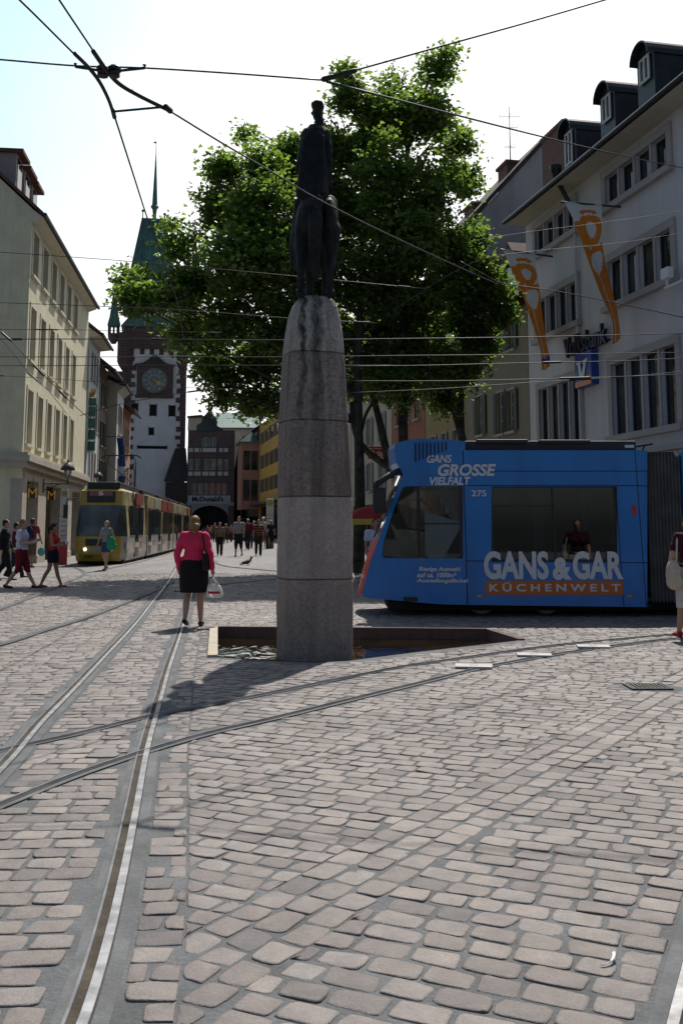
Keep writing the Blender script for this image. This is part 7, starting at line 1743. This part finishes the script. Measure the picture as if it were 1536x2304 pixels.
wire('span wire rising from the insulator above the statue to the top edge', wY([(722, 180), (800, 158), (1000, 102), (1180, 52), (1358, 0), (1560, -60)], 9.0), .0085, knots=((.10, .2),))
a = PY(735, 184, 9.0); b_ = hk.P0 + hk.u * hk.lp(1546, 380)[0] + Vector((0, 0, hk.lp(1546, 380)[1]))
wire('thin wire from the insulator above the statue across the tree to the bank', [a, a.lerp(b_, .33) + Vector((0, 0, -.05)), a.lerp(b_, .66) + Vector((0, 0, -.05)), b_], .012)
mb = MB(); p0, p1 = PY(722, 180, 9.0), PY(806, 157, 9.0); t = thing('strain_insulator', 'black strain insulator in the wires above the statue', 'insulator', p0)
for f0, f1 in ((0, .40), (.55, .97)):
    q0, q1 = (p1 - p0) * f0, (p1 - p0) * f1; mb = MB(); mb.tube([q0, q0.lerp(q1, .15), q0.lerp(q1, .85), q1], [.012, .028, .024, .012], 10); mb.build('insulator_body', M_wire, t, smooth=True)
# contact wires run level 5.6 m above the rails
ZC = 5.6
cA = [(-60, -95), (45, 0), (168, 122)]; cA2 = [(257, 258), (300, 392), (335, 500), (372, 600), (402, 690), (413, 760), (418, 860)]
cB = [(75, -90), (134, 0), (212, 117)]; cB2 = [(378, 247), (500, 322), (620, 392), (700, 440), (800, 492), (920, 550), (1040, 605), (1120, 640)]
wire('contact wire entering at the top left towards the wire crossing', wz(cA, ZC), .009)
wire('second contact wire entering at the top left corner, right of the other', wz(cB, ZC), .009)
wire('contact wire running down from the crossing past the green tower roof', wz(cA2[:6], ZC), .010)
wire('contact wire running from the crossing behind the statue rider', wz(cB2, ZC), .010)
cr0 = PZ(250, 170, ZC); t = thing('wire_crossing', 'black wire crossing fitting with curved guides at the top left', 'wire fitting', cr0)
def rel(px, z=ZC): return [PZ(x, y, z) - cr0 for x, y in px]
mb = MB(); mb.tube(catmull(rel([(168, 120), (200, 152), (225, 185), (245, 225), (257, 260)]), 6), .018, 8); mb.build('left_guide', M_wire, t, smooth=True)
mb = MB(); mb.tube(catmull(rel([(210, 115), (238, 155), (268, 188), (315, 216), (380, 248)]), 6), .021, 8); mb.build('right_guide', M_wire, t, smooth=True)
mb = MB(); mb.tube(rel([(256, 251), (365, 241)]), .012, 8); mb.build('spacer_bar', M_wire, t); mb = MB(); mb.tube(rel([(372, 240), (384, 250)]), .03, 8); mb.tube(rel([(254, 248), (258, 264)]), .022, 8); mb.build('end_clamp', M_wire, t)
for px, py in ((232, 160), (258, 160)):
    c = PZ(px, py, ZC + .03) - cr0; mb = MB(); mb.lathe([(.02, -.06), (.05, -.05), (.05, -.02), (.035, -.01), (.06, .0), (.06, .03), (.04, .05), (.02, .06)], c, 14); mb.build('bell_insulator', M_wire, t, autosmooth=40)
mb = MB(); c0, c1, c2 = rel([(170, 150)], ZC)[0], rel([(245, 162)], ZC)[0], rel([(325, 153)], ZC)[0]; mb.tube([c0 + Vector((0, 0, .03)), c0, c1, c2, c2 + Vector((0, 0, .03))], [.016, .014, .012, .014, .018], 8); mb.build('bridle', M_wire, t)
# level wires crossing the view further off
def lev(label, px, Y, r, bright=False, knots=()): wire(label, wY(px, Y), r * .62, bright, knots)
lev('level wire from the left house roof to the tree below the tower roof', [(-120, 556), (0, 567), (200, 581), (400, 597), (660, 621), (960, 650)], 21, .012, False, ((.98, .3),))
lev('level wire at the height of the top left windows crossing to the column top', [(-120, 677), (0, 681), (200, 688), (420, 698), (640, 715), (850, 727)], 19, .011, True, ((.99, .35),))
lev('short wire with a long insulator on the beige house', [(-120, 737), (0, 741), (160, 742), (310, 745), (500, 748)], 20, .009, False, ((.05, .3), (.45, .5)))
lev('long level wire across the whole picture at the column top', [(-120, 764), (0, 763), (300, 763), (620, 765), (900, 762), (1200, 758), (1536, 750), (1640, 748)], 16, .013, False, ((.18, .18), (.32, .18), (.92, .3)))
lev('long level wire crossing the dark second drum of the column', [(-120, 803), (0, 803), (300, 803), (640, 803), (900, 800), (1240, 797), (1536, 793), (1640, 792)], 18, .012, True, ((.10, .25), (.34, .3), (.92, .3)))
lev('level wire passing above the tower clock', [(-120, 823), (0, 823), (300, 822), (640, 822), (900, 822)], 22, .013, False, ((.02, .2), (.2, .25)))
lev('sagging wire over the lower window row of the beige house', [(-120, 838), (0, 845), (120, 852), (230, 860), (420, 872), (640, 880)], 24, .010, False, ((.2, .3),))
lev('bright wire right of the column over the lower tree crown', [(780, 824), (960, 822), (1160, 817), (1400, 812), (1536, 806), (1640, 802)], 15, .011, True, ((.48, .3),))
lev('bright wire right of the column below the banners', [(780, 857), (1000, 857), (1200, 853), (1380, 848), (1536, 842), (1640, 838)], 15, .011, True, ((.5, .5),))
lev('lowest bright wire right of the column above the blue tram', [(780, 884), (1000, 874), (1200, 860), (1400, 848), (1536, 836), (1640, 828)], 17, .011, True, ((.52, .4),))
lev('dark sloping wire from the tree across both banners to the right edge', [(1035, 588), (1085, 615), (1130, 637), (1250, 655), (1400, 685), (1536, 714), (1640, 736)], 22, .018)
lev('thin wire climbing right over the upper bank windows', [(880, 700), (1060, 592), (1200, 565), (1380, 548), (1536, 524), (1640, 510)], 22, .009, True)
lev('thin wire climbing right above the banners', [(1040, 545), (1200, 520), (1345, 502), (1536, 474), (1640, 458)], 23, .008)
lev('dark sloping wire with insulators in front of the left arcade house', [(-120, 670), (0, 745), (70, 815), (105, 850), (160, 905), (205, 945)], 20, .014, False, ((.25, .3), (.5, .35), (.75, .25)))
lev('second sloping wire from the left edge over the beige house windows', [(-120, 640), (0, 760), (65, 838), (110, 880), (150, 930)], 21, .010, False, ((.55, .3),))
lev('wire sloping up right across the tower windows to the hanging bracket', [(180, 935), (260, 912), (340, 896), (425, 882), (470, 876)], 40, .022, False, ((.85, .8),))
lev('thin bright wire over the tree crown behind the statue legs', [(430, 780), (480, 745), (560, 712), (600, 700), (700, 664)], 26, .010, True, ((.55, .5),))
